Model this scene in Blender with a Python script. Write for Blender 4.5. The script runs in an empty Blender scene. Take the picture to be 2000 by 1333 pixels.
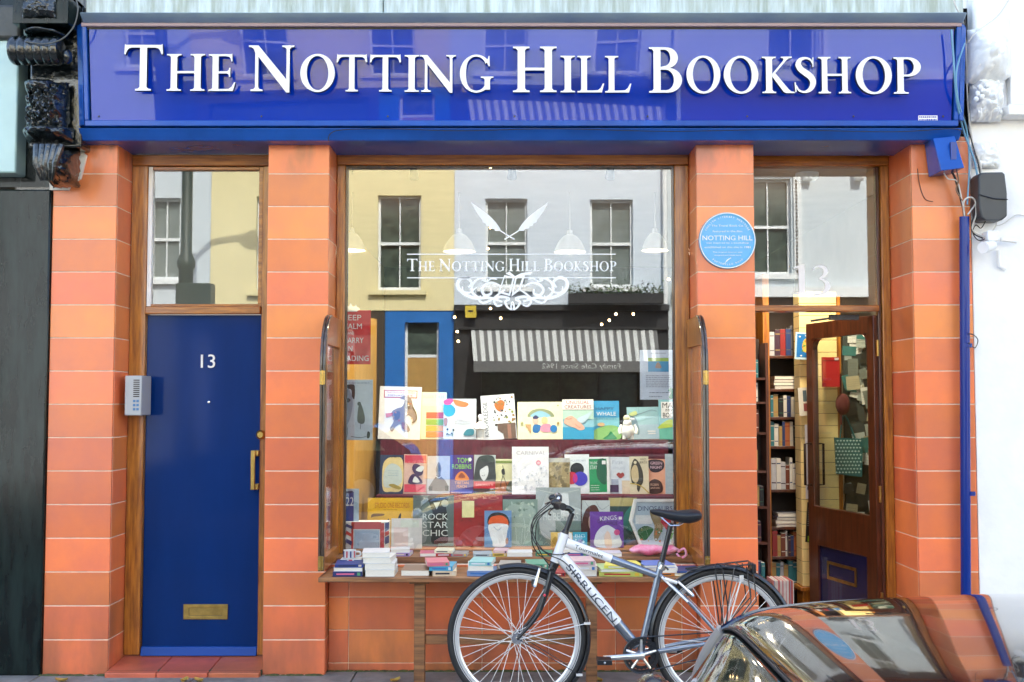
import bpy, bmesh, math, random
from mathutils import Vector, Matrix
from mathutils.geometry import tessellate_polygon
PI = math.pi
random.seed(7)
scene = bpy.context.scene
# ---------------------------------------------------------------- camera, world, sun, exposure
CAM_D, CAM_H, PITCH, FPX = 6.5, 1.57, math.radians(3.1), 2178.0
cam = bpy.data.cameras.new('camera')
cam_o = bpy.data.objects.new('camera', cam)
scene.collection.objects.link(cam_o)
cam.sensor_width = 36.0
cam.lens = 36.0 * FPX / 2000.0
cam.clip_start = 0.05
cam.clip_end = 500
cam_o.location = (0, -CAM_D, CAM_H)
cam_o.rotation_euler = (math.radians(90) + PITCH, 0, 0)
scene.camera = cam_o
world = bpy.data.worlds.new('World')
scene.world = world
world.use_nodes = True
wn = world.node_tree
wn.nodes.clear()
w_out = wn.nodes.new('ShaderNodeOutputWorld')
w_bg = wn.nodes.new('ShaderNodeBackground')
w_sky = wn.nodes.new('ShaderNodeTexSky')
w_sky.sky_type = 'NISHITA'
w_sky.sun_disc = False
SUN_EL, SUN_AZ = math.radians(46), math.radians(14)     # the sun stands behind the shop, a little to the right
w_sky.sun_elevation = SUN_EL
w_sky.sun_rotation = SUN_AZ
w_sky.air_density = 1.0
w_sky.dust_density = 3.0
w_sky.ozone_density = 0.6
w_bg.inputs['Strength'].default_value = 0.15
wn.links.new(w_sky.outputs[0], w_bg.inputs[0])
wn.links.new(w_bg.outputs[0], w_out.inputs[0])
sun = bpy.data.lights.new('sun', 'SUN')
sun.energy = 2.7
sun.angle = math.radians(0.5)
sun.color = (1.0, 0.95, 0.88)
sun_o = bpy.data.objects.new('sun', sun)
scene.collection.objects.link(sun_o)
sd = Vector((math.sin(SUN_AZ) * math.cos(SUN_EL), math.cos(SUN_AZ) * math.cos(SUN_EL), math.sin(SUN_EL)))
sun_o.rotation_euler = sd.to_track_quat('Z', 'Y').to_euler()
sun_o.location = (3, 12, 14)
scene.view_settings.view_transform = 'Standard'
scene.view_settings.look = 'None'
scene.view_settings.gamma = 1
scene.view_settings.exposure = 2.40
scene.render.engine = 'CYCLES'
scene.cycles.max_bounces = 8
scene.cycles.transparent_max_bounces = 16
scene.cycles.glossy_bounces = 5
scene.cycles.use_denoising = True
scene.cycles.sample_clamp_indirect = 5.0

# ---------------------------------------------------------------- measuring: photo coordinates to metres on a plane of known depth
CT, ST = math.cos(PITCH), math.sin(PITCH)
def P(px, py, Y):
    u, v = (px - 1000) / FPX, (666.5 - py) / FPX
    t = (Y + CAM_D) / (CT - v * ST)
    return Vector((u * t, Y, CAM_H + t * (ST + v * CT)))
def PX(px, Y, py=784): return P(px, py, Y).x
def PZ(py, Y): return P(1000, py, Y).z

# ---------------------------------------------------------------- materials
MATS = {}
def nodes_of(m):
    m.use_nodes = True
    nt = m.node_tree
    return nt, nt.nodes['Principled BSDF']
def lin(c):
    return tuple(((x / 12.92) if x <= 0.04045 else ((x + 0.055) / 1.055) ** 2.4) for x in c)
def mat(name, col, rough=0.5, metal=0.0, coat=0.0, var=0.0, vscale=4.0, col2=None, stretch=(1, 1, 1),
        bump=0.0, bscale=40.0, island=0.0, spec=0.5, emit=None, estr=0.0, rvar=0.0, coat_rough=0.03):
    if name in MATS: return MATS[name]
    m = bpy.data.materials.new(name)
    nt, b = nodes_of(m)
    N, L = nt.nodes, nt.links
    b.inputs['Base Color'].default_value = (*col, 1)
    b.inputs['Roughness'].default_value = rough
    b.inputs['Metallic'].default_value = metal
    b.inputs['Coat Weight'].default_value = coat
    b.inputs['Coat Roughness'].default_value = coat_rough
    b.inputs['Specular IOR Level'].default_value = spec
    if emit:
        b.inputs['Emission Color'].default_value = (*emit, 1)
        b.inputs['Emission Strength'].default_value = estr
    tc = N.new('ShaderNodeTexCoord')
    mp = N.new('ShaderNodeMapping'); mp.inputs['Scale'].default_value = stretch
    L.new(tc.outputs['Object'], mp.inputs['Vector'])
    last = None
    if var > 0 or col2:
        nz = N.new('ShaderNodeTexNoise'); nz.inputs['Scale'].default_value = vscale
        nz.inputs['Detail'].default_value = 6; nz.inputs['Roughness'].default_value = 0.6
        L.new(mp.outputs[0], nz.inputs['Vector'])
        rp = N.new('ShaderNodeMapRange'); rp.inputs['From Min'].default_value = 0.35; rp.inputs['From Max'].default_value = 0.65
        L.new(nz.outputs['Fac'], rp.inputs['Value'])
        mx = N.new('ShaderNodeMix'); mx.data_type = 'RGBA'
        c2 = col2 if col2 else tuple(x * (1 - var) for x in col)
        mx.inputs['A'].default_value = (*col, 1); mx.inputs['B'].default_value = (*c2, 1)
        L.new(rp.outputs[0], mx.inputs['Factor'])
        last = mx.outputs['Result']
        if rvar > 0:
            mr = N.new('ShaderNodeMapRange'); mr.inputs['To Min'].default_value = max(0, rough - rvar); mr.inputs['To Max'].default_value = rough + rvar
            L.new(rp.outputs[0], mr.inputs['Value']); L.new(mr.outputs[0], b.inputs['Roughness'])
    if island > 0:
        g = N.new('ShaderNodeNewGeometry')
        hs = N.new('ShaderNodeHueSaturation')
        if last: L.new(last, hs.inputs['Color'])
        else: hs.inputs['Color'].default_value = (*col, 1)
        m1 = N.new('ShaderNodeMapRange'); m1.inputs['To Min'].default_value = 1 - island; m1.inputs['To Max'].default_value = 1 + island
        L.new(g.outputs['Random Per Island'], m1.inputs['Value']); L.new(m1.outputs[0], hs.inputs['Value'])
        m2 = N.new('ShaderNodeMapRange'); m2.inputs['To Min'].default_value = 0.5 - island * 0.05; m2.inputs['To Max'].default_value = 0.5 + island * 0.04
        mo = N.new('ShaderNodeMath'); mo.operation = 'FRACT'
        mm = N.new('ShaderNodeMath'); mm.operation = 'MULTIPLY'; mm.inputs[1].default_value = 7.31
        L.new(g.outputs['Random Per Island'], mm.inputs[0]); L.new(mm.outputs[0], mo.inputs[0]); L.new(mo.outputs[0], m2.inputs['Value'])
        L.new(m2.outputs[0], hs.inputs['Hue'])
        last = hs.outputs[0]
    if last: L.new(last, b.inputs['Base Color'])
    if bump > 0:
        n2 = N.new('ShaderNodeTexNoise'); n2.inputs['Scale'].default_value = bscale; n2.inputs['Detail'].default_value = 5
        L.new(mp.outputs[0], n2.inputs['Vector'])
        bp = N.new('ShaderNodeBump'); bp.inputs['Strength'].default_value = bump; bp.inputs['Distance'].default_value = 0.01
        L.new(n2.outputs['Fac'], bp.inputs['Height']); L.new(bp.outputs[0], b.inputs['Normal'])
    MATS[name] = m
    return m
def glass_mat(name, refl=0.17, tint=(0.97, 0.99, 0.98), wob=0.0, wscale=2.0, rough=0.0):
    m = bpy.data.materials.new(name); m.use_nodes = True
    nt = m.node_tree; N, L = nt.nodes, nt.links
    N.clear()
    out = N.new('ShaderNodeOutputMaterial'); mx = N.new('ShaderNodeMixShader')
    tr = N.new('ShaderNodeBsdfTransparent'); tr.inputs[0].default_value = (*tint, 1)
    gl = N.new('ShaderNodeBsdfGlossy'); gl.inputs['Roughness'].default_value = rough; gl.inputs['Color'].default_value = (0.95, 0.98, 1.0, 1)
    ge = N.new('ShaderNodeNewGeometry'); dt = N.new('ShaderNodeVectorMath'); dt.operation = 'DOT_PRODUCT'
    L.new(ge.outputs['Incoming'], dt.inputs[0]); L.new(ge.outputs['True Normal'], dt.inputs[1])
    ab = N.new('ShaderNodeMath'); ab.operation = 'ABSOLUTE'; L.new(dt.outputs['Value'], ab.inputs[0])
    om = N.new('ShaderNodeMath'); om.operation = 'SUBTRACT'; om.inputs[0].default_value = 1.0; L.new(ab.outputs[0], om.inputs[1])
    pw = N.new('ShaderNodeMath'); pw.operation = 'POWER'; pw.inputs[1].default_value = 5.0; L.new(om.outputs[0], pw.inputs[0])
    mr = N.new('ShaderNodeMapRange'); mr.inputs['To Min'].default_value = refl; mr.inputs['To Max'].default_value = 1.0
    L.new(pw.outputs[0], mr.inputs['Value'])
    L.new(mr.outputs[0], mx.inputs[0]); L.new(tr.outputs[0], mx.inputs[1]); L.new(gl.outputs[0], mx.inputs[2])
    if wob > 0:
        tc = N.new('ShaderNodeTexCoord')
        n2 = N.new('ShaderNodeTexNoise'); n2.inputs['Scale'].default_value = wscale; n2.inputs['Detail'].default_value = 1
        L.new(tc.outputs['Object'], n2.inputs['Vector'])
        bp = N.new('ShaderNodeBump'); bp.inputs['Strength'].default_value = wob; bp.inputs['Distance'].default_value = 0.01
        L.new(n2.outputs['Fac'], bp.inputs['Height']); L.new(bp.outputs[0], gl.inputs['Normal'])
    L.new(mx.outputs[0], out.inputs[0])
    MATS[name] = m
    return m
def S(r, g, b, rough=0.45):
    """printed colour from 0-255 screen values"""
    k = 'print_%d_%d_%d' % (r, g, b)
    return mat(k, tuple(x * 0.8 for x in lin((r / 255, g / 255, b / 255))), rough=rough, var=0.1, vscale=30)

# ---------------------------------------------------------------- mesh building
COL = scene.collection
def wloc(o):
    v = Vector((0, 0, 0))
    while o: v = v + o.location; o = o.parent
    return v
def ident(v): return v
class MB:
    def __init__(s):
        s.v = []; s.f = []; s.m = []; s.mats = []; s.T = None
    def mi(s, m):
        if m not in s.mats: s.mats.append(m)
        return s.mats.index(m)
    def add(s, vs, fs, m):
        b = len(s.v); k = s.mi(m)
        for v in vs:
            v = Vector(v)
            s.v.append(s.T @ v if s.T is not None else v)
        for f in fs:
            s.f.append([b + i for i in f]); s.m.append(k)
        return s
    def box(s, x0, x1, y0, y1, z0, z1, m):
        if x1 < x0: x0, x1 = x1, x0
        if y1 < y0: y0, y1 = y1, y0
        if z1 < z0: z0, z1 = z1, z0
        vs = [(x0,y0,z0),(x1,y0,z0),(x1,y1,z0),(x0,y1,z0),(x0,y0,z1),(x1,y0,z1),(x1,y1,z1),(x0,y1,z1)]
        return s.add(vs, [(0,3,2,1),(4,5,6,7),(0,1,5,4),(1,2,6,5),(2,3,7,6),(3,0,4,7)], m)
    def hexa(s, p, m):   # eight corners, same order as box
        return s.add(p, [(0,3,2,1),(4,5,6,7),(0,1,5,4),(1,2,6,5),(2,3,7,6),(3,0,4,7)], m)
    def prism(s, loops, y0, y1, m, side=True, back=True):
        """loops in (x,z); front face at y0 (towards -y), back at y1"""
        L2 = [[Vector((a, b, 0)) for a, b in lp] for lp in loops]
        tris = tessellate_polygon(L2)
        flat = [p for lp in loops for p in lp]
        n = len(flat)
        vs = [(a, y0, b) for a, b in flat]
        fs = []
        for t in tris:
            a, b, c = [flat[i] for i in t]
            cr = (b[0]-a[0])*(c[1]-a[1]) - (b[1]-a[1])*(c[0]-a[0])
            if abs(cr) < 1e-14: continue
            fs.append(tuple(t) if cr > 0 else (t[0], t[2], t[1]))
        if y1 is not None:
            vs += [(a, y1, b) for a, b in flat]
            if back: fs += [(f[0]+n, f[2]+n, f[1]+n) for f in list(fs)]
            if side:
                o = 0
                for lp in loops:
                    k = len(lp)
                    for i in range(k):
                        j = (i+1) % k
                        fs.append((o+i, o+i+n, o+j+n, o+j))
                    o += k
        return s.add(vs, fs, m)
    def tube(s, pts, r, m, n=8, closed=False, cap=True):
        pts = [Vector(p) for p in pts]
        k = len(pts)
        rs = r if isinstance(r, (list, tuple)) else [r]*k
        up = None; rings = []
        for i in range(k):
            if closed: d = (pts[(i+1) % k] - pts[i-1])
            else: d = pts[min(i+1, k-1)] - pts[max(i-1, 0)]
            d = d.normalized() if d.length > 1e-9 else Vector((0,0,1))
            if up is None:
                up = Vector((0,0,1)) if abs(d.z) < 0.9 else Vector((1,0,0))
            a = d.cross(up).normalized(); up2 = a.cross(d).normalized(); up = up2
            rings.append([pts[i] + (a*math.cos(2*PI*q/n) + up2*math.sin(2*PI*q/n))*rs[i] for q in range(n)])
        vs = [v for rg in rings for v in rg]
        fs = []
        for i in range(k if closed else k-1):
            j = (i+1) % k
            for q in range(n):
                w = (q+1) % n
                fs.append((i*n+q, j*n+q, j*n+w, i*n+w))
        if cap and not closed:
            fs.append(tuple(range(n))); fs.append(tuple((k-1)*n+q for q in reversed(range(n))))
        return s.add(vs, fs, m)
    def ftube(s, pts, w, t, m, closed=False):
        """flat bar: width w along Y, thickness t in the XZ plane"""
        pts = [Vector(p) for p in pts]; k = len(pts); vs = []; fs = []
        for i in range(k):
            if closed: d = (pts[(i+1) % k] - pts[i-1])
            else: d = pts[min(i+1, k-1)] - pts[max(i-1, 0)]
            nrm = Vector((-d.z, 0, d.x)).normalized()*t/2
            for a, b in ((-1,-1),(1,-1),(1,1),(-1,1)):
                vs.append(pts[i] + nrm*a + Vector((0, b*w/2, 0)))
        for i in range(k if closed else k-1):
            j = (i+1) % k
            for q in range(4):
                x = (q+1) % 4
                fs.append((i*4+q, j*4+q, j*4+x, i*4+x))
        if not closed: fs += [(0,1,2,3), tuple((k-1)*4+q for q in (3,2,1,0))]
        return s.add(vs, fs, m)
    def cyl(s, a, b, r, m, n=16, r2=None):
        return s.tube([a, b], [r, r if r2 is None else r2], m, n=n)
    def lathe(s, c, prof, m, n=20, axis='Z', sx=1, sy=1):
        vs = []; fs = []
        for (r, h) in prof:
            for q in range(n):
                a = 2*PI*q/n
                x, y = r*math.cos(a)*sx, r*math.sin(a)*sy
                vs.append((c[0]+x, c[1]+y, c[2]+h) if axis == 'Z' else ((c[0]+x, c[1]-h, c[2]+y) if axis == 'Y' else (c[0]+h, c[1]+x, c[2]+y)))
        k = len(prof)
        for i in range(k-1):
            for q in range(n):
                w = (q+1) % n
                fs.append((i*n+q, i*n+w, (i+1)*n+w, (i+1)*n+q))
        fs.append(tuple(reversed(range(n)))); fs.append(tuple((k-1)*n+q for q in range(n)))
        return s.add(vs, fs, m)
    def ball(s, c, r, m, n=12, sc=(1,1,1)):
        k = max(4, n//2); prof = []
        for i in range(k+1):
            a = -PI/2 + PI*i/k
            prof.append((max(1e-4, r*math.cos(a)), r*math.sin(a)*sc[2]))
        return s.lathe(c, prof, m, n=n, sx=sc[0], sy=sc[1])
    def grid(s, fn, nu, nv, m, close_u=False):
        vs = [fn(i/(nu), j/(nv)) for i in range(nu+1) for j in range(nv+1)]
        fs = [(i*(nv+1)+j, (i+1)*(nv+1)+j, (i+1)*(nv+1)+j+1, i*(nv+1)+j+1) for i in range(nu) for j in range(nv)]
        return s.add(vs, fs, m)
    def text(s, txt, m, h, at, width=None, rot=0.0, y=0.0, depth=None, align='C', font=None):
        """sans text in the local XZ plane, facing -y"""
        vs, fs, (x0, x1, y0, y1) = text_geo(txt)
        if not vs: return s
        sc = h/(y1-y0) if y1 > y0 else 1
        sx = (width/(x1-x0)) if width else sc
        cx = {'C': (x0+x1)/2, 'L': x0, 'R': x1}[align]
        cr, sr = math.cos(rot), math.sin(rot)
        out = []
        for v in vs:
            a, b = (v[0]-cx)*sx, (v[1]-(y0+y1)/2)*sc
            out.append((at[0]+a*cr-b*sr, y, at[1]+a*sr+b*cr))
        fl = []
        for f in fs:
            a, b, c = out[f[0]], out[f[1]], out[f[2]]
            k = (b[0]-a[0])*(c[2]-a[2]) - (b[2]-a[2])*(c[0]-a[0])
            fl.append(tuple(f) if k > 0 else tuple(reversed(f)))
        if depth:
            n = len(out); cnt = {}
            for f in fl:
                for i in range(len(f)):
                    e = (f[i], f[(i+1) % len(f)])
                    if (e[1], e[0]) in cnt: del cnt[(e[1], e[0])]
                    else: cnt[e] = 1
            out2 = out + [(p[0], p[1]+depth, p[2]) for p in out]
            fl2 = fl + [(e[0], e[0]+n, e[1]+n, e[1]) for e in cnt]
            return s.add(out2, fl2, m)
        return s.add(out, fl, m)
    def build(s, name, parent=None, loc=None, smooth=40, bevel=0.0, kind=None, bseg=2):
        me = bpy.data.meshes.new(name)
        o = bpy.data.objects.new(name, me)
        if parent is None:
            org = Vector(loc) if loc is not None else Vector((0,0,0))
            o.location = org
        else:
            org = wloc(parent); o.parent = parent
        me.from_pydata([tuple(v - org) for v in s.v], [], s.f)
        for m in s.mats: me.materials.append(m)
        me.polygons.foreach_set('material_index', s.m)
        me.update()
        if smooth:
            me.polygons.foreach_set('use_smooth', [True]*len(s.f))
            me.set_sharp_from_angle(angle=math.radians(smooth))
        COL.objects.link(o)
        if bevel > 0:
            bv = o.modifiers.new('edge', 'BEVEL'); bv.width = bevel; bv.segments = bseg; bv.limit_method = 'ANGLE'; bv.angle_limit = math.radians(40)
            bv.harden_normals = False
        if kind: o['kind'] = kind
        return o
_TX = {}
def text_geo(txt):
    if txt in _TX: return _TX[txt]
    cu = bpy.data.curves.new('lettering', 'FONT'); cu.body = txt; cu.resolution_u = 3
    ob = bpy.data.objects.new('lettering', cu); COL.objects.link(ob)
    dg = bpy.context.evaluated_depsgraph_get(); dg.update()
    me = bpy.data.meshes.new_from_object(ob.evaluated_get(dg))
    vs = [tuple(v.co) for v in me.vertices]; fs = [tuple(p.vertices) for p in me.polygons]
    bpy.data.objects.remove(ob); bpy.data.curves.remove(cu); bpy.data.meshes.remove(me)
    if vs: bb = (min(v[0] for v in vs), max(v[0] for v in vs), min(v[1] for v in vs), max(v[1] for v in vs))
    else: bb = (0,1,0,1)
    _TX[txt] = (vs, fs, bb)
    return _TX[txt]
def tag(o, label=None, cat=None, group=None, kind=None):
    if label: o['label'] = label
    if cat: o['category'] = cat
    if group: o['group'] = group
    if kind: o['kind'] = kind
    return o
def thing(name, loc, label, cat, group=None):
    o = bpy.data.objects.new(name, None); COL.objects.link(o)
    o.location = loc; o.empty_display_size = 0.2
    return tag(o, label, cat, group)
def copy_tree(o, parent=None):
    c = o.copy(); COL.objects.link(c); c.parent = parent
    for ch in list(o.children): copy_tree(ch, c)
    return c
def ell(cx, cy, rx, ry, n=20, a0=0, a1=2*PI):
    full = abs(a1-a0-2*PI) < 1e-6
    return [(cx+rx*math.cos(a0+(a1-a0)*i/(n if full else n-1)), cy+ry*math.sin(a0+(a1-a0)*i/(n if full else n-1))) for i in range(n)]
def ribbon(pts, ws):
    """closed outline of a stroke through 2d pts with widths ws"""
    k = len(pts); A = []; B = []
    if not isinstance(ws, (list, tuple)): ws = [ws]*k
    for i in range(k):
        a, b = pts[max(i-1, 0)], pts[min(i+1, k-1)]
        dx, dy = b[0]-a[0], b[1]-a[1]; l = math.hypot(dx, dy) or 1
        nx, ny = -dy/l*ws[i]/2, dx/l*ws[i]/2
        A.append((pts[i][0]+nx, pts[i][1]+ny)); B.append((pts[i][0]-nx, pts[i][1]-ny))
    return A + B[::-1]
def cr_spline(pts, n=8, closed=False):
    out = []; k = len(pts); d = len(pts[0])
    rng = k if closed else k-1
    for i in range(rng):
        if closed: p = [pts[(i-1) % k], pts[i], pts[(i+1) % k], pts[(i+2) % k]]
        else: p = [pts[max(i-1, 0)], pts[i], pts[i+1], pts[min(i+2, k-1)]]
        for j in range(n):
            t = j/n
            out.append(tuple(0.5*((2*p[1][c]) + (-p[0][c]+p[2][c])*t + (2*p[0][c]-5*p[1][c]+4*p[2][c]-p[3][c])*t*t + (-p[0][c]+3*p[1][c]-3*p[2][c]+p[3][c])*t**3) for c in range(d)))
    if not closed: out.append(tuple(pts[-1]))
    return out

# ---------------------------------------------------------------- roman capitals drawn as outlines (height 1)
def stemf(x, w, y0=0.0, y1=1.0, sb=(0.09, 0.09), st=(0.09, 0.09), h=0.035, k=0.05):
    p = []
    if sb is not None:
        p += [(x-sb[0], y0), (x+w+sb[1], y0), (x+w+sb[1], y0+h), (x+w+sb[1]*0.35, y0+h+0.01), (x+w, y0+h+k)]
    else: p += [(x, y0), (x+w, y0)]
    if st is not None:
        p += [(x+w, y1-h-k), (x+w+st[1]*0.35, y1-h-0.01), (x+w+st[1], y1-h), (x+w+st[1], y1), (x-st[0], y1), (x-st[0], y1-h), (x-st[0]*0.35, y1-h-0.01), (x, y1-h-k)]
    else: p += [(x+w, y1), (x, y1)]
    if sb is not None:
        p += [(x, y0+h+k), (x-sb[0]*0.35, y0+h+0.01), (x-sb[0], y0+h)]
    return [p]
def arc_stroke(cx, cy, rx, ry, a0, a1, w0, w1, n=26):
    """elliptic stroke, thick (w1) at the sides and thin (w0) at top and bottom"""
    A = []; B = []
    for i in range(n):
        a = a0 + (a1-a0)*i/(n-1)
        t = abs(math.cos(a))**1.3
        w = w0 + (w1-w0)*t
        A.append((cx+rx*math.cos(a), cy+ry*math.sin(a)))
        B.append((cx+(rx-w)*math.cos(a), cy+(ry-(w0+(w-w0)*0.2))*math.sin(a)))
    return A + B[::-1]
SW = 0.145
def glyph(c):
    w = SW
    if c == 'I': return [stemf(0.09, w)], w+0.18
    if c == 'H': return [stemf(0.09, w), stemf(0.62, w), [[(0.09+w, 0.475), (0.62, 0.475), (0.62, 0.535), (0.09+w, 0.535)]]], 0.62+w+0.09
    if c == 'T':
        top = [(0.0, 0.80), (0.03, 0.79), (0.06, 0.87), (0.10, 0.925), (0.16, 0.94), (0.64, 0.94), (0.70, 0.925), (0.74, 0.87), (0.77, 0.79), (0.80, 0.80), (0.785, 1.02), (0.76, 1.0), (0.04, 1.0), (0.015, 1.02)]
        return [[top], stemf(0.4-w/2, w, 0, 0.94, st=None)], 0.80
    if c == 'L':
        p = [(0.0, 0), (0.60, 0), (0.66, 0.24), (0.63, 0.245), (0.57, 0.12), (0.50, 0.06), (0.36, 0.055), (0.09+w, 0.055),
             (0.09+w, 0.915), (0.09+w+0.03, 0.955), (0.09+w+0.1, 0.965), (0.09+w+0.1, 1), (0, 1), (0, 0.965), (0.06, 0.955), (0.09, 0.915), (0.09, 0.085), (0.06, 0.045), (0, 0.035)]
        return [[p]], 0.66
    if c == 'E':
        p = [(0.0, 0), (0.58, 0), (0.64, 0.23), (0.61, 0.235), (0.55, 0.12), (0.48, 0.06), (0.36, 0.055), (0.09+w, 0.055),
             (0.09+w, 0.475), (0.44, 0.475), (0.475, 0.44), (0.49, 0.38), (0.515, 0.38), (0.515, 0.63), (0.49, 0.63), (0.475, 0.57), (0.44, 0.535), (0.09+w, 0.535),
             (0.09+w, 0.945), (0.40, 0.945), (0.48, 0.93), (0.52, 0.88), (0.54, 0.80), (0.565, 0.80), (0.555, 1.015), (0.53, 1), (0, 1), (0, 0.965), (0.06, 0.955), (0.09, 0.915), (0.09, 0.085), (0.06, 0.045), (0, 0.035)]
        return [[p]], 0.64
    if c == 'N':
        t = 0.065
        return [stemf(0.11, t, 0, 1, st=None), stemf(0.74, t, 0.0, 1, sb=None),
                [[(-0.02, 1), (0.175, 1), (0.805, 0.17), (0.805, -0.03), (0.74, -0.03), (0.11, 0.84), (0.08, 0.92), (0.04, 0.955), (-0.02, 0.965)]]], 0.90
    if c == 'O':
        n = 40
        o = ell(0.44, 0.5, 0.44, 0.52, n); i = []
        for k in range(n):
            a = 2*PI*k/n; x, y = 0.275*math.cos(a), 0.465*math.sin(a)
            q = math.radians(6); i.append((0.44+x*math.cos(q)-y*math.sin(q)*0.5, 0.5+x*math.sin(q)+y*math.cos(q)))
        return [[o, i]], 0.88
    if c == 'G':
        a = arc_stroke(0.44, 0.5, 0.44, 0.52, math.radians(38), math.radians(322), 0.055, 0.165, 34)
        return [[a], [[(0.765, 0.70), (0.80, 0.70), (0.79, 0.98), (0.765, 0.98), (0.745, 0.90), (0.70, 0.86)]],
                stemf(0.66, w, 0.06, 0.42, sb=None, st=(0.1, 0.09)), [[(0.66, 0.06), (0.805, 0.10), (0.74, 0.16), (0.70, 0.14)]]], 0.90
    if c == 'P':
        o = [(0.0, 1), (0.34, 1)] + ell(0.34, 0.735, 0.30, 0.265, 14, PI/2, -PI/2) + [(0.09+w, 0.47), (0.09+w, 0.085), (0.09+w+0.04, 0.045), (0.09+w+0.11, 0.035), (0.09+w+0.11, 0), (0, 0), (0, 0.035), (0.06, 0.045), (0.09, 0.085), (0.09, 0.915), (0.06, 0.955), (0, 0.965)]
        i = [(0.09+w, 0.945), (0.32, 0.945)] + ell(0.32, 0.735, 0.155, 0.21, 12, PI/2, -PI/2) + [(0.09+w, 0.525)]
        return [[o, i]], 0.64
    if c == 'B':
        o = [(0.0, 1), (0.34, 1)] + ell(0.34, 0.765, 0.25, 0.235, 12, PI/2, -PI/2*0.75) + [(0.42, 0.54)] + ell(0.37, 0.275, 0.30, 0.275, 14, PI/2*0.8, -PI/2) + [(0, 0), (0, 0.035), (0.06, 0.045), (0.09, 0.085), (0.09, 0.915), (0.06, 0.955), (0, 0.965)]
        i1 = [(0.09+w, 0.945), (0.30, 0.945)] + ell(0.31, 0.765, 0.125, 0.18, 10, PI/2, -PI/2) + [(0.09+w, 0.565)]
        i2 = [(0.09+w, 0.505), (0.32, 0.505)] + ell(0.34, 0.28, 0.165, 0.225, 12, PI/2, -PI/2) + [(0.09+w, 0.055)]
        return [[o, i1, i2]], 0.67
    if c == 'K':
        leg = [(0.30, 0.56), (0.62, 0.10), (0.68, 0.045), (0.76, 0.035), (0.76, 0), (0.56, 0), (0.50, 0.03), (0.235, 0.45)]
        arm = [(0.235, 0.45), (0.235, 0.53), (0.50, 0.90), (0.50, 0.95), (0.44, 0.965), (0.44, 1), (0.70, 1), (0.70, 0.965), (0.63, 0.95), (0.57, 0.90)]
        return [stemf(0.09, w), [leg], [arm]], 0.76
    if c == 'S':
        pts = [(0.46, 0.80), (0.40, 0.92), (0.28, 0.965), (0.15, 0.92), (0.10, 0.79), (0.16, 0.66), (0.29, 0.55), (0.41, 0.44), (0.46, 0.28), (0.39, 0.11), (0.25, 0.035), (0.11, 0.08), (0.04, 0.22)]
        ws = [0.03, 0.05, 0.06, 0.10, 0.14, 0.155, 0.165, 0.16, 0.145, 0.11, 0.06, 0.05, 0.03]
        sp = cr_spline([(a, b, c2) for (a, b), c2 in zip(pts, ws)], 4)
        return [[ribbon([(a, b) for a, b, _ in sp], [q for _, _, q in sp])], [[(0.445, 0.72), (0.475, 0.72), (0.475, 0.98), (0.45, 0.98)]], [[(0.0, 0.30), (0.03, 0.30), (0.055, 0.05), (0.02, 0.02)]]], 0.55
    if c == '1':
        return [[[(0.0, 0), (0.36, 0), (0.36, 0.03), (0.27, 0.05), (0.25, 0.09), (0.25, 1.0), (0.22, 1.0), (0.0, 0.90), (0.0, 0.87), (0.06, 0.88), (0.11, 0.86), (0.11, 0.09), (0.09, 0.05), (0, 0.03)]]], 0.36
    if c == '3':
        pts = [(0.03, 0.84), (0.10, 0.93), (0.22, 0.965), (0.35, 0.92), (0.40, 0.80), (0.35, 0.66), (0.22, 0.55), (0.30, 0.52), (0.42, 0.42), (0.45, 0.26), (0.37, 0.10), (0.22, 0.02), (0.04, 0.02)]
        ws = [0.03, 0.05, 0.07, 0.11, 0.13, 0.10, 0.04, 0.06, 0.13, 0.15, 0.12, 0.07, 0.09]
        sp = cr_spline([(a, b, c2) for (a, b), c2 in zip(pts, ws)], 4)
        return [[ribbon([(a, b) for a, b, _ in sp], [q for _, _, q in sp])]], 0.52
def put_glyph(mb, c, x0, x1, z0, h, y, depth, m, shear=0):
    pcs, w = glyph(c)
    for n, loops in enumerate(pcs):
        e = 0.0006*n if depth > 0.004 else 0.0002*n
        mb.prism([[(x0+a/w*(x1-x0), z0+b*h) for a, b in lp] for lp in loops], y-e, y+depth, m)
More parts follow.
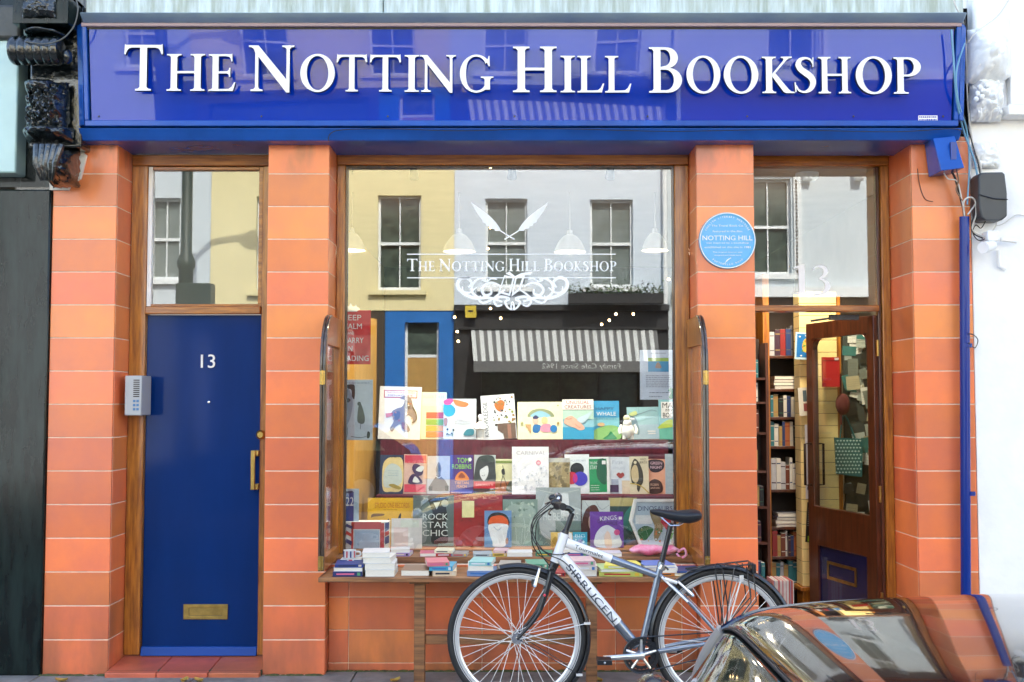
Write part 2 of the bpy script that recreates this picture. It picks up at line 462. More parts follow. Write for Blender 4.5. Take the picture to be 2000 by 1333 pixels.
# ---------------------------------------------------------------- material library
TILE = mat('faience_tile', (0.88, 0.235, 0.064), rough=0.32, var=0.0, vscale=3.5, col2=(0.76, 0.20, 0.078), island=0.17, bump=0.10, bscale=9, coat=0.25, coat_rough=0.12)
def weather_tile():
    nt, b = nodes_of(TILE); N, L = nt.nodes, nt.links
    src = b.inputs['Base Color'].links[0].from_socket
    tc = N.new('ShaderNodeNewGeometry'); sx = N.new('ShaderNodeSeparateXYZ'); L.new(tc.outputs['Position'], sx.inputs[0])
    nz = N.new('ShaderNodeTexNoise'); nz.inputs['Scale'].default_value = 5; nz.inputs['Detail'].default_value = 8
    mp = N.new('ShaderNodeMapping'); mp.inputs['Scale'].default_value = (1.0, 1.0, 0.35); L.new(tc.outputs['Position'], mp.inputs[0]); L.new(mp.outputs[0], nz.inputs['Vector'])
    # splashed dirt near the pavement
    a = N.new('ShaderNodeMapRange'); a.inputs['From Min'].default_value = 0.55; a.inputs['From Max'].default_value = 0.0; L.new(sx.outputs['Z'], a.inputs['Value'])
    m = N.new('ShaderNodeMath'); m.operation = 'MULTIPLY'; L.new(a.outputs[0], m.inputs[0])
    r = N.new('ShaderNodeMapRange'); r.inputs['From Min'].default_value = 0.3; r.inputs['From Max'].default_value = 0.62; L.new(nz.outputs['Fac'], r.inputs['Value']); L.new(r.outputs[0], m.inputs[1])
    # brown patches, stronger towards the top of the tiles
    t = N.new('ShaderNodeMapRange'); t.inputs['From Min'].default_value = 2.85; t.inputs['From Max'].default_value = 3.12; L.new(sx.outputs['Z'], t.inputs['Value'])
    r2 = N.new('ShaderNodeMapRange'); r2.inputs['From Min'].default_value = 0.50; r2.inputs['From Max'].default_value = 0.62; L.new(nz.outputs['Fac'], r2.inputs['Value'])
    m3 = N.new('ShaderNodeMath'); m3.operation = 'MULTIPLY'; L.new(t.outputs[0], m3.inputs[0]); L.new(r2.outputs[0], m3.inputs[1])
    ad = N.new('ShaderNodeMath'); ad.operation = 'MAXIMUM'; L.new(m.outputs[0], ad.inputs[0]); L.new(m3.outputs[0], ad.inputs[1])
    k = N.new('ShaderNodeMath'); k.operation = 'MULTIPLY'; k.inputs[1].default_value = 0.75; L.new(ad.outputs[0], k.inputs[0])
    mx = N.new('ShaderNodeMix'); mx.data_type = 'RGBA'; L.new(k.outputs[0], mx.inputs['Factor']); L.new(src, mx.inputs['A']); mx.inputs['B'].default_value = (0.16, 0.075, 0.045, 1)
    L.new(mx.outputs['Result'], b.inputs['Base Color'])
weather_tile()
MORTAR = mat('tile_joint', (0.92, 0.70, 0.52), rough=0.8, var=0.2, vscale=14)
WOOD = mat('varnished_wood', (0.50, 0.19, 0.022), rough=0.3, col2=(0.22, 0.065, 0.010), vscale=7, stretch=(9, 9, 0.7), coat=0.5, coat_rough=0.12, bump=0.08, bscale=30)
WOODH = mat('varnished_wood_rail', (0.48, 0.17, 0.022), rough=0.3, col2=(0.22, 0.065, 0.011), vscale=7, stretch=(0.7, 9, 9), coat=0.5, coat_rough=0.12)
DKWOOD = mat('dark_stained_wood', (0.105, 0.028, 0.010), rough=0.3, col2=(0.045, 0.013, 0.006), vscale=6, stretch=(8, 8, 0.7), coat=0.5, coat_rough=0.1)
OLDWOOD = mat('weathered_table_wood', (0.36, 0.16, 0.06), rough=0.55, col2=(0.12, 0.05, 0.02), vscale=5, stretch=(0.8, 9, 9), bump=0.25, bscale=25)
EBON = mat('worn_black_edge', (0.035, 0.028, 0.025), rough=0.25, col2=(0.12, 0.07, 0.04), vscale=10, stretch=(4, 4, 0.6), coat=0.5)
BLUE = mat('blue_gloss_paint', (0.012, 0.10, 0.48), rough=0.25, var=0.25, vscale=3, spec=0.3, coat=0.3, coat_rough=0.08, bump=0.12, bscale=6)
SIGNBLUE = mat('sign_panel_blue', (0.001, 0.034, 0.38), rough=0.12, coat=0.85, coat_rough=0.015, spec=0.15, bump=0.012, bscale=0.9, stretch=(0.5, 1, 1.4))
NAVY = mat('navy_door_paint', (0.0003, 0.026, 0.15), rough=0.4, spec=0.08, var=0.15, vscale=2.0, coat=0.22, coat_rough=0.08, bump=0.05, bscale=14, stretch=(3, 3, 0.5))
BRASS = mat('brass', (0.62, 0.42, 0.13), rough=0.28, metal=1.0, var=0.3, vscale=20)
CHROME = mat('chrome', (0.75, 0.76, 0.78), rough=0.12, metal=1.0)
ALU = mat('brushed_aluminium', (0.72, 0.73, 0.74), rough=0.3, metal=1.0)
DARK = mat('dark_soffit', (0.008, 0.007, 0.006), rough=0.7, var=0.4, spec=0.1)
WHITEP = mat('white_letter_paint', (0.86, 0.84, 0.78), rough=0.35)
LETSIDE = mat('letter_edge', (0.02, 0.02, 0.03), rough=0.4)
ETCH = mat('window_vinyl_white', (0.9, 0.92, 0.93), rough=0.5)
STONE = mat('mossy_cornice_stone', (0.66, 0.74, 0.72), rough=0.85, col2=(0.38, 0.42, 0.34), vscale=3, stretch=(9, 1, 1.0), bump=0.5, bscale=10)
LEAD = mat('grey_painted_moulding', (0.40, 0.54, 0.58), rough=0.3, col2=(0.26, 0.37, 0.50), vscale=2, coat=0.3)
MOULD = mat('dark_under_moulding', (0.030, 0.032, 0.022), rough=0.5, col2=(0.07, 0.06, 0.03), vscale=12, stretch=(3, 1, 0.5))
PINKTRIM = mat('faded_trim', (0.42, 0.30, 0.32), rough=0.4)
WALLP = mat('white_render', (0.95, 0.95, 0.94), rough=0.7, var=0.09, vscale=2.5, bump=0.3, bscale=14)
BLKP = mat('old_black_gloss_paint', (0.003, 0.005, 0.005), rough=0.2, col2=(0.012, 0.022, 0.020), vscale=5, stretch=(3, 3, 0.6), coat=0.35, spec=0.15, coat_rough=0.08, bump=0.14, bscale=16)
BLKC = mat('black_cast_ornament', (0.006, 0.009, 0.009), rough=0.10, coat=1.0, coat_rough=0.05, bump=0.9, bscale=26)
OCHRE = mat('ochre_panel', (0.62, 0.33, 0.06), rough=0.55, var=0.15, vscale=5, stretch=(5, 5, 1))
CREAM = mat('cream_board', (0.80, 0.62, 0.28), rough=0.5, var=0.06)
MAROON = mat('burgundy_cloth', (0.12, 0.008, 0.024), rough=0.85, var=0.35, vscale=9, bump=0.4, bscale=12, stretch=(3, 3, 0.7))
ROOMW = mat('shop_interior_plaster', (0.42, 0.38, 0.30), rough=0.8, var=0.1)
ROOMF = mat('shop_floor_boards', (0.16, 0.09, 0.05), rough=0.5, var=0.3, stretch=(6, 1, 1))
ROOMD = mat('dark_joinery', (0.030, 0.016, 0.010), rough=0.5, var=0.3, vscale=8)
BULB = mat('lit_bulb', (1, 0.8, 0.55), emit=(1.0, 0.62, 0.28), estr=9.0)
SHADE = mat('white_enamel_shade', (0.20, 0.20, 0.195), rough=0.35, emit=(1.0, 0.90, 0.75), estr=0.03)
WIRE = mat('black_cable', (0.012, 0.012, 0.014), rough=0.4)
WIREW = mat('white_cable', (0.62, 0.60, 0.55), rough=0.45)
WIREB = mat('pale_blue_cable', (0.16, 0.36, 0.52), rough=0.4)
GREYPL = mat('grey_plastic', (0.055, 0.060, 0.065), rough=0.45, var=0.15)
GLASS = glass_mat('window_glass', 0.088, wob=0.012, wscale=0.9)
GLASS2 = glass_mat('fanlight_glass', 0.088, wob=0.012, wscale=0.9)
GLASS3 = glass_mat('door_glass', 0.06, tint=(0.93, 0.97, 0.95))

# ---------------------------------------------------------------- ground
ASPH = mat('asphalt', (0.05, 0.05, 0.052), rough=0.85, var=0.3, vscale=30, bump=0.4, bscale=160)
PAVE = mat('pavement_slab', (0.30, 0.28, 0.25), rough=0.85, var=0.35, vscale=7, island=0.12, bump=0.35, bscale=60)
PJOINT = mat('pavement_joint', (0.07, 0.08, 0.05), rough=0.95, var=0.4, vscale=20)
KERBM = mat('granite_kerb', (0.28, 0.27, 0.26), rough=0.8, var=0.25, vscale=30, island=0.1)
b = MB(); b.box(-60, 60, -80, 60, -0.30, -0.125, ASPH); b.build('road', kind='structure')
b = MB(); b.box(-30, 30, -3.05, 6.5, -0.125, -0.012, PJOINT)
b2 = MB(); b2.add(b.v, b.f, PJOINT)
random.seed(3)
for j in range(5):
    y1 = 0.10 - 0.62*j; y0 = y1 - 0.61
    if y0 < -3.0: y0 = -3.04
    off = 0.3 if j % 2 else 0.0
    for i in range(-14, 15):
        x0 = i*0.9 + off
        b2.box(x0, x0+0.892, y0, y1-0.008, -0.05, 0.0 + random.uniform(-0.002, 0.001), PAVE)
b2.build('pavement', kind='structure', smooth=0)
b = MB()
for i in range(-14, 15):
    b.box(i*0.92, i*0.92+0.912, -3.22, -3.052, -0.30, -0.004, KERBM)
b.build('kerb', kind='structure', bevel=0.012)
b = MB(); b.box(-30, 30, -16.0, -12.25, -0.125, -0.005, PAVE); b.build('far_pavement', kind='structure')
b = MB()
for i in range(-14, 15): b.box(i*0.92, i*0.92+0.912, -12.24, -12.08, -0.30, -0.004, KERBM)
b.build('far_kerb', kind='structure')
YLW = mat('yellow_line_paint', (0.62, 0.45, 0.05), rough=0.7, var=0.25, vscale=20)
b = MB()
for y in (-3.62, -3.82): b.box(-30, 30, y, y+0.09, -0.124, -0.121, YLW)
b.build('road_marking', kind='structure')

# ---------------------------------------------------------------- the bookshop building
shop = thing('bookshop', (0, 0.3, 0), 'narrow shopfront with orange glazed tile piers, varnished wood frames and blue paint', 'shop')
PITCHT = 0.1934
def tile_z():
    return [0.0] + [0.2 + PITCHT*k for k in range(0, 16)]
ZTOP = 3.13
def pier(x0, x1, depth, left_reveal=True, right_reveal=True):
    b = MB(); g = 0.0022
    b.box(x0+g, x1-g, g, depth, 0, ZTOP, MORTAR)
    zs = tile_z(); 
    for k in range(len(zs)):
        z0 = zs[k]; z1 = zs[k+1] if k+1 < len(zs) else ZTOP
        z1 = min(z1, ZTOP)
        if z1 - z0 < 0.02: continue
        # front tile and its two returns
        b.box(x0+0.0015, x1-0.0015, 0.0, 0.018, z0+0.0023, z1-0.0023, TILE)
        if right_reveal: b.box(x1-0.018, x1, 0.0195, depth-0.001, z0+0.0023, z1-0.0023, TILE)
        if left_reveal: b.box(x0, x0+0.018, 0.0195, depth-0.001, z0+0.0023, z1-0.0023, TILE)
    o = b.build('pier', shop, bevel=0.0035, smooth=0)
    return o
PIERS = [(-2.70, -2.322, 0.33), (-1.436, -1.075, 0.33), (1.084, 1.424, 0.45), (2.349, 2.696, 0.45)]
for a in PIERS: pier(*a)
# stall riser below the window
b = MB(); yr = 0.10
b.box(-1.073, 1.082, yr+0.006, yr+0.25, 0, 0.615, MORTAR)
zs = [0.0, 0.045] + [0.045+0.19*k for k in (1, 2, 3)]
for k in range(len(zs)-1):
    x = -0.955 - 0.39
    off = 0
    while x < 1.08:
        xa, xb = max(x+0.0015+off, -1.073), min(x+0.388+off, 1.082)
        if xb - xa > 0.02: b.box(xa, xb, yr, yr+0.02, zs[k]+0.0025, zs[k+1]-0.0015, TILE)
        x += 0.39
b.build('stall_riser', shop, bevel=0.003, smooth=0)
# soffits and lintel
b = MB()
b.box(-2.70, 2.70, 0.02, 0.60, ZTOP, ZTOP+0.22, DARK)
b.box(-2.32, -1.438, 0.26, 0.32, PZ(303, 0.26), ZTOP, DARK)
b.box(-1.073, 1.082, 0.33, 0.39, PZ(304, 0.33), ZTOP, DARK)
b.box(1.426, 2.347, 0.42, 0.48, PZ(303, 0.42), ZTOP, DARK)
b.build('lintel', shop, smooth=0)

def frame(name, px, y0, y1, rails, m=WOOD):
    pass
# ---- left doorway: frame, fanlight, blue door
YF = 0.24
b = MB()
zt, zh = PZ(303, YF), PZ(325, YF)       # head
zb1, zb0 = PZ(599, YF), PZ(614, YF)     # transom
b.box(-2.318, -2.222, YF, YF+0.09, 0.06, zh, WOOD)
b.box(-1.52, -1.437, YF, YF+0.09, 0.06, zh, WOOD)
b.build('door_frame', shop, bevel=0.004)
b = MB()
b.box(-2.318, -1.437, YF-0.006, YF+0.09, zh+0.002, zt, WOODH)
b.build('frame_head', shop, bevel=0.005)
b = MB(); b.box(-2.220, -1.522, YF-0.018, YF+0.085, zb0, zb1, WOODH)
b.build('transom', shop, bevel=0.005)
b = MB()   # thin beads round the fanlight
for (xa, xb, za, zb) in ((-2.2215, -2.196, zb1+0.001, zh-0.001), (-1.545, -1.5205, zb1+0.001, zh-0.001), (-2.1955, -1.5455, zh-0.022, zh-0.001), (-2.1955, -1.5455, zb1+0.001, zb1+0.016)):
    b.box(xa, xb, YF+0.012, YF+0.055, za, zb, WALLP if xa < -2.2 else WOODH)
fan = b.build('fanlight_bead', shop, bevel=0.003)
b = MB(); b.box(-2.1955, -1.5455, YF+0.034, YF+0.040, zb1+0.001, zh-0.001, GLASS2)
b.build('fanlight_pane', shop)
b = MB(); b.box(-2.32, -1.44, YF+0.30, YF+0.31, zb0, zh+0.05, mat('hall_plaster', (0.10, 0.10, 0.095), rough=0.9)); b.build('hall_wall', shop)
# door leaf
YD = YF+0.03
dz0, dz1 = PZ(1283, YF), zb0-0.004
b = MB(); b.box(-2.219, -1.523, YD, YD+0.045, dz0, dz1, NAVY)
door = b.build('door', shop, bevel=0.004); door['label'] = 'flush navy blue front door numbered 13'
b = MB()
zk = PZ(1262, YD)
b.prism([[(-2.219, 0), (-1.523, 0), (-1.523, 1), (-2.219, 1)]], 0, 1, BLUE) if False else None
b.hexa([(-2.218, YD-0.035, dz0+0.004), (-1.524, YD-0.035, dz0+0.004), (-1.524, YD-0.002, dz0+0.004), (-2.218, YD-0.002, dz0+0.004),
        (-2.218, YD-0.014, zk), (-1.524, YD-0.014, zk), (-1.524, YD-0.002, zk), (-2.218, YD-0.002, zk)], mat('mid_blue_paint', (0.004, 0.055, 0.30), rough=0.3, spec=0.2))
b.build('weather_bar', door, bevel=0.004)
b = MB()
lp = P(402, 1195, YD)
b.prism([[(lp.x-0.133, lp.z-0.045), (lp.x+0.133, lp.z-0.045), (lp.x+0.133, lp.z+0.045), (lp.x-0.133, lp.z+0.045)],
         [(lp.x-0.100, lp.z-0.024), (lp.x-0.100, lp.z+0.024), (lp.x+0.100, lp.z+0.024), (lp.x+0.100, lp.z-0.024)]], YD-0.009, YD-0.001, BRASS)
b.box(lp.x-0.099, lp.x+0.099, YD-0.0045, YD-0.001, lp.z-0.023, lp.z+0.023, BRASS)
b.build('letter_plate', door, bevel=0.002)
b = MB()
hx, hz0, hz1 = PX(496, YD-0.05), PZ(957, YD-0.05), PZ(880, YD-0.05)
b.box(hx-0.013, hx+0.013, YD-0.062, YD-0.045, hz0, hz1, BRASS)
for z in (hz0+0.018, hz1-0.018): b.box(hx-0.012, hx+0.03, YD-0.046, YD-0.001, z-0.017, z+0.017, BRASS)
b.build('handle', door, bevel=0.003)
b = MB(); kx, kz = PX(516, YD)-0.008, PZ(849, YD)
b.lathe((kx, YD-0.001, kz), [(0.026, 0), (0.026, 0.006), (0.012, 0.012), (0.012, 0.03), (0.024, 0.04), (0.028, 0.052), (0.018, 0.063)], BRASS, n=16, axis='Y')
b.build('latch_knob', door)
b = MB(); b.lathe((PX(408, YD), YD-0.001, PZ(786, YD)), [(0.008, 0), (0.008, 0.004), (0.004, 0.006)], CHROME, n=12, axis='Y'); b.build('spyhole', door)
b = MB()
q = P(407, 706, YD)
b.text('13', WHITEP, 0.082, (q.x, q.z), width=0.086, y=YD-0.012, depth=0.010)
b.build('door_number', door)
# doorstep
STEPM = mat('red_quarry_tile', (0.60, 0.15, 0.07), rough=0.4, var=0.3, vscale=5, island=0.15)
b = MB(); b.box(-2.322, -1.436, -0.02, YF+0.06, -0.05, 0.03, PJOINT)
for i in range(3):
    xa = -2.320+i*0.295
    b.hexa([(xa, -0.06, -0.04), (xa+0.291, -0.06, -0.04), (xa+0.291, YF+0.05, -0.04), (xa, YF+0.05, -0.04), (xa, -0.06, 0.026), (xa+0.291, -0.06, 0.026), (xa+0.291, YF+0.05, 0.055), (xa, YF+0.05, 0.055)], STEPM)
b.build('doorstep', shop, bevel=0.006, smooth=0)
# ---- shop window
YW = 0.30
wz1 = PZ(325, YW); wz2 = PZ(304, YW)
WB = 0.655
b = MB()
b.box(-1.073, -1.020, YW-0.03, YW+0.06, WB+0.002, wz1, WOOD); b.box(0.994, 1.082, YW-0.03, YW+0.06, WB+0.002, wz1, WOOD)
b.box(-1.073, 1.082, YW-0.034, YW+0.06, wz1+0.001, wz2, WOODH)
b.build('window_frame', shop, bevel=0.005)
b = MB()
b.box(-1.0195, -1.006, YW-0.008, YW+0.02, WB+0.002, wz1-0.001, EBON); b.box(0.980, 0.9935, YW-0.008, YW+0.02, WB+0.002, wz1-0.001, EBON)
b.box(-1.0055, 0.9795, YW-0.010, YW+0.02, wz1-0.012, wz1-0.001, EBON)
b.build('glazing_bead', shop)
b = MB(); b.box(-1.0055, 0.9795, YW, YW+0.006, WB+0.004, wz1-0.0125, GLASS)
pane = b.build('window_pane', shop)
b = MB(); b.box(-1.073, 1.082, 0.13, YW+0.03, 0.618, WB, OLDWOOD); b.build('window_sill', shop, bevel=0.004)
# lettering on the pane
b = MB(); yy = YW-0.0016
def wl(px, py): p = P(px, py, YW); return (p.x, p.z)
word = [('T',795,825,0),('H',825,847,1),('E',849,864,1),('N',872,898,0),('O',901,920,1),('T',922,938,1),('T',939,955,1),('I',957,966,1),('N',969,990,1),('G',992,1010,1),('H',1019,1044,0),('I',1047,1055,1),('L',1058,1073,1),('L',1075,1090,1),('B',1101,1119,0),('O',1123,1142,1),('O',1145,1164,1) ,('K',1166,1184,1)]
# measured run of the window lettering, even small capitals
run = 'THE NOTTING HILL BOOKSHOP'; big = {0, 4, 12, 17}
def set_run(b, run, big, x0, x1, z0, hb, hs, y, depth, m, sp=0.30, gap=0.09):
    tot = 0; items = []
    for i, c in enumerate(run):
        if c == ' ': tot += sp*hs; continue
        w = glyph(c)[1]*(hb if i in big else hs)
        items.append((c, tot, w, hb if i in big else hs)); tot += w + gap*hs
    tot -= gap*hs
    k = (x1-x0)/tot
    for c, o, w, h in items: put_glyph(b, c, x0+o*k, x0+(o+w)*k, z0, h, y, depth, m)
xa, za = wl(795, 530); xb, _ = wl(1204, 530)
hb = wl(800, 506)[1]-wl(800, 530)[1]; hs = wl(800, 510)[1]-wl(800, 530)[1]
set_run(b, run, big, xa, xb, za, hb, hs*0.96, yy, 0.001, ETCH)
for py in (497, 543):
    x0_, z_ = wl(795, py); x1_, _ = wl(1203, py); b.box(x0_, x1_, yy, yy+0.001, z_-0.003, z_+0.003, ETCH)
b.build('pane_lettering', pane, smooth=0)
# crossed quills
b = MB()
def quill(b, tip, end, flip):
    (x0, z0), (x1, z1) = wl(*tip), wl(*end)
    dx, dz = x1-x0, z1-z0; L = math.hypot(dx, dz); ux, uz = dx/L, dz/L; nx, nz = -uz*flip, ux*flip
    shaft = [(x0+ux*L*t + nx*0.02*math.sin(PI*t), z0+uz*L*t + nz*0.02*math.sin(PI*t)) for t in [i/12 for i in range(13)]]
    b.prism([ribbon(shaft, [0.004+0.004*(1-i/12) for i in range(13)])], yy, yy+0.001, ETCH)
    up = []; lo = []
    random.seed(5)
    for i in range(0, 25):
        t = 0.30+0.70*i/24
        w = 0.045*math.sin(PI*min(1, (t-0.28)/0.72)**0.8) + 0.003
        jag = 0.008*((i*7) % 3)/2 if i < 12 else 0
        c0 = (x0+ux*L*t + nx*0.02*math.sin(PI*t), z0+uz*L*t + nz*0.02*math.sin(PI*t))
        up.append((c0[0]+nx*(w*0.45+jag), c0[1]+nz*(w*0.45+jag))); lo.append((c0[0]-nx*(w*0.62), c0[1]-nz*(w*0.62)))
    b.prism([up+lo[::-1]], yy-0.0003, yy+0.0007, ETCH)
quill(b, (1005, 468), (920, 396), 1); b.build('pane_quill', pane, smooth=0)
b = MB(); quill(b, (985, 468), (1071, 396), -1); b.v = [v+Vector((0, -0.0009, 0)) for v in b.v]; b.build('pane_quill', pane, smooth=0)
b = MB()
# scrollwork and open book
def spiral(cx, cy, r0, r1, a0, a1, n=22):
    return [(cx+(r0+(r1-r0)*i/(n-1))*math.cos(a0+(a1-a0)*i/(n-1)), cy+(r0+(r1-r0)*i/(n-1))*math.sin(a0+(a1-a0)*i/(n-1))) for i in range(n)]
lay = 0
def stroke(pts, w, taper=True):
    global lay
    q = [wl(*p) for p in pts]
    q = cr_spline(q, 4) if len(q) < 14 else q
    k = len(q); ws = [w*(0.35+0.65*math.sin(PI*(i+0.5)/k)**0.6) for i in range(k)]
    b.prism([ribbon(q, ws)], yy-0.00012*lay, yy+0.0007, ETCH); lay += 1
for s in (-1, 1):
    f = lambda pts: [(1001+s*(x), y) for x, y in pts]
    stroke(f([(20, 590), (45, 582), (70, 583), (92, 576), (106, 562), (104, 547), (90, 543), (80, 552), (86, 562)]), 0.022)
    stroke(f([(22, 560), (38, 553), (52, 556), (60, 566), (54, 577), (42, 574), (42, 565)]), 0.018)
    stroke(f([(52, 546), (66, 545), (78, 556), (78, 572), (64, 582), (50, 578)]), 0.016)
    stroke(f([(2, 606), (10, 600), (14, 590), (6, 584), (24, 580), (36, 588), (30, 598), (20, 596)]), 0.016)
    stroke(f([(14, 566), (26, 574), (38, 584), (56, 592), (66, 586), (62, 578)]), 0.014)
    stroke(f([(70, 562), (84, 572), (96, 570), (98, 560)]), 0.012)
    stroke(f([(30, 546), (42, 545), (50, 550), (60, 548)]), 0.010)
stroke([(1001, 606), (998, 600), (1001, 590), (1004, 600), (1001, 606)], 0.012)
def quad(pts):
    global lay
    b.prism([[wl(*p) for p in pts]], yy-0.00012*lay, yy+0.0007, ETCH); lay += 1
bk = [(985, 538), (1005, 542), (996, 579), (973, 572)]
bi = [(986, 541), (1001, 544.5), (994, 574), (977, 569)]
b.prism([[wl(*p) for p in bk], [wl(*p) for p in bi]], yy-0.0055, yy+0.0007, ETCH)
b.prism([[wl(*p) for p in [(1006, 542), (1026, 536), (1017, 566), (999, 580)]], [wl(*p) for p in [(1009, 545), (1021, 541), (1013, 563), (1003, 573)]]], yy-0.0055, yy+0.0007, ETCH)
quad([(988, 535), (995, 531), (1006, 540), (1005, 543)]); quad([(1006, 540), (1018, 534), (1040, 531), (1036, 537), (1024, 538), (1006, 543)])
b.build('pane_emblem', pane, smooth=0)

# ---- folding glazed wings either side of the window
def wing(s):
    """wood-framed glass leaf with a quarter-round top, standing out from the wall beside the window"""
    xo = -1.072 if s < 0 else 1.096; t = 0.034
    x0, x1 = (xo, xo+t) if s < 0 else (xo-t, xo)
    y0, y1 = -0.28, 0.262
    z0 = 0.635; z1 = PZ(617, -0.10)
    def prof(ya, yb, za, zb, r):
        pts = [(yb, za), (yb, zb)]
        pts += [(ya+r - r*math.sin(a), zb - r*1.35 + r*1.35*math.cos(a)) for a in [i/10*PI/2 for i in range(11)]]
        pts += [(ya, za)]
        return pts
    out = prof(y0, y1, z0, z1, 0.22); inn = prof(y0+0.05, y1-0.05, z0+0.07, z1-0.17, 0.004)
    b = MB()
    tris = MB(); tris.prism([out, inn], 0, t, WOOD)
    b.add([(x0+v.y, v.x, v.z) for v in tris.v], [tuple(reversed(f)) for f in tris.f], WOOD)
    w = b.build('wing', shop, bevel=0.004)
    # dark worn rim along the leading edge
    b = MB(); rim = [p for p in out[1:]]
    path = [(x0+t*0.5, p[0]-0.004, p[1]) for p in rim[1:]]
    for k in (0.25, 0.75):
        b.tube([(x0+t*k, p[1], p[2]) for p in path], 0.0085, EBON, n=8)
    b.build('edge_moulding', w)
    b = MB(); b.box(x0+t*0.42, x0+t*0.58, y0+0.051, y1-0.051, z0+0.071, z1-0.171, GLASS2); b.build('wing_pane', w)
    for py in (738, 1100):
        z = PZ(py, y0); b = MB()
        b.box(x0+0.002, x1-0.002, y0-0.016, y0-0.012, z-0.038, z+0.038, BRASS)
        b.tube([(x0+t/2, y0-0.017, z-0.04), (x0+t/2, y0-0.017, z+0.04)], 0.0045, BRASS, n=8)
        for dz in (-0.024, 0.024):
            for dx in (0.009, 0.026): b.ball((x0+dx, y0-0.017, z+dz), 0.0028, CHROME, n=6)
        b.build('hinge', w)
wing(-1); wing(1)

# ---- shop doorway (right)
YS = 0.38
b = MB()
sz1, sz2 = PZ(325, YS), PZ(304, YS); st1, st0 = PZ(597, YS), PZ(609, YS)
b.box(1.427, 1.455, YS, YS+0.09, 0.0, sz1, WOOD)
fx0, fx1 = PX(1727, YS), 2.347
b.box(fx0, fx1, YS, YS+0.09, 0.0, sz1, WOOD)
b.box(fx0-0.022, fx0-0.001, YS+0.02, YS+0.07, 0.0, sz1-0.001, DKWOOD)
b.build('door_frame', shop, bevel=0.005)
b = MB()
b.box(1.427, 2.347, YS-0.006, YS+0.09, sz1+0.002, sz2, WOODH)
b.build('frame_head', shop, bevel=0.005)
b = MB(); b.box(1.4555, fx0-0.023, YS-0.012, YS+0.08, st0, st1, WOODH)
b.build('transom', shop, bevel=0.005)
b = MB(); b.box(1.4555, fx0-0.023, YS+0.034, YS+0.040, st1+0.001, sz1-0.001, GLASS2)
fp = b.build('fanlight_pane', shop)
b = MB(); q0 = P(1555, 574, YS); q1 = P(1626, 516, YS)
put_glyph(b, '1', PX(1556, YS), PX(1588, YS), q0.z, q1.z-q0.z, YS+0.032, 0.001, ETCH)
put_glyph(b, '3', PX(1592, YS), PX(1628, YS), q0.z-0.005, q1.z-q0.z, YS+0.032, 0.001, ETCH)
b.build('pane_number', fp, smooth=0)
# open shop door, hinged on the right and swung into the shop
def shop_door():
    T = Matrix.Translation((fx0-0.030, YS+0.075, 0)) @ Matrix.Rotation(math.radians(-99), 4, 'Z') @ Matrix.Scale(-1, 4, (1, 0, 0))
    # local: x 0..w along the leaf, y thickness, z up
    W, H, t = 0.84, 2.105, 0.045
    T = Matrix.Translation((fx0-0.030, YS+0.03, 0)) @ Matrix.Rotation(math.radians(104), 4, 'Z')
    zr0, zr1 = 0.62, 0.86      # lock rail
    b = MB(); b.T = T
    out = [(0, 0.02), (W, 0.02), (W, H), (0, H)]
    g = [(0.08, zr1), (W-0.08, zr1), (W-0.08, H-0.11), (0.08, H-0.11)]
    p = [(0.12, 0.20), (W-0.12, 0.20), (W-0.12, zr0-0.02), (0.12, zr0-0.02)]
    b.prism([out, g[::-1], p[::-1]], -t/2, t/2, DKWOOD)
    for sx_ in (0, 1):     # rounded upper corners of the glazed opening
        cx0 = 0.0803 if sx_ == 0 else W-0.0803; k_ = 1 if sx_ == 0 else -1
        b.prism([[(cx0, H-0.1103)] + [(cx0+k_*(0.07-0.07*math.sin(a)), H-0.1103-0.07+0.07*math.cos(a)) for a in (0.0, 0.4, 0.8, 1.2, PI/2)]], -t/2+0.002, t/2-0.002, DKWOOD)
    d = b.build('shop_door', shop, bevel=0.004); d['label'] = 'glazed brown wooden shop door standing open inwards'
    b = MB(); b.T = T; b.box(0.081, W-0.081, -0.003, 0.003, zr1+0.001, H-0.111, GLASS3); b.build('door_pane', d)
    b = MB(); b.T = T; b.box(0.121, W-0.121, -0.008, 0.008, 0.201, zr0-0.021, mat('navy_panel', (0.004, 0.008, 0.06), rough=0.25, coat=0.5)); pn = b.build('door_panel', d)
    b = MB(); b.T = T
    lpz = 0.45
    for yy_ in (-0.013, 0.009):
        b.prism([[(0.26, lpz-0.06), (0.62, lpz-0.06), (0.62, lpz+0.06), (0.26, lpz+0.06)], [(0.28, lpz-0.04), (0.28, lpz+0.04), (0.60, lpz+0.04), (0.60, lpz-0.04)]], yy_, yy_+0.004, BRASS)
    b.build('letter_plate', d)
    b = MB(); b.T = T
    for s in (-1, 1):
        if s > 0: b = MB(); b.T = T
        b.tube([(W-0.05, s*0.022, 1.0), (W-0.05, s*0.07, 1.0), (W-0.05, s*0.07, 1.28), (W-0.05, s*0.022, 1.28)], 0.009, mat('dark_bronze', (0.05, 0.03, 0.02), rough=0.3, metal=0.8), n=8)
        b.build('handle', d)
    for z in (0.35, 1.0, 1.9):
        b = MB(); b.T = T; b.tube([(-0.008, 0, z-0.05), (-0.008, 0, z+0.05)], 0.009, BRASS, n=8); b.build('hinge', d)
    b = MB(); b.tube([(fx0-0.20, YS+0.09, st0-0.02), (fx0-0.34, YS+0.38, st0-0.03)], 0.008, GREYPL, n=6); b.box(fx0-0.30, fx0-0.12, YS+0.085, YS+0.12, st0-0.045, st0-0.012, GREYPL); b.build('door_closer', d)
shop_door()
# threshold
b = MB(); b.box(1.426, 2.347, 0.0, YS+0.1, -0.03, 0.045, STEPM); b.build('threshold', shop, bevel=0.006)

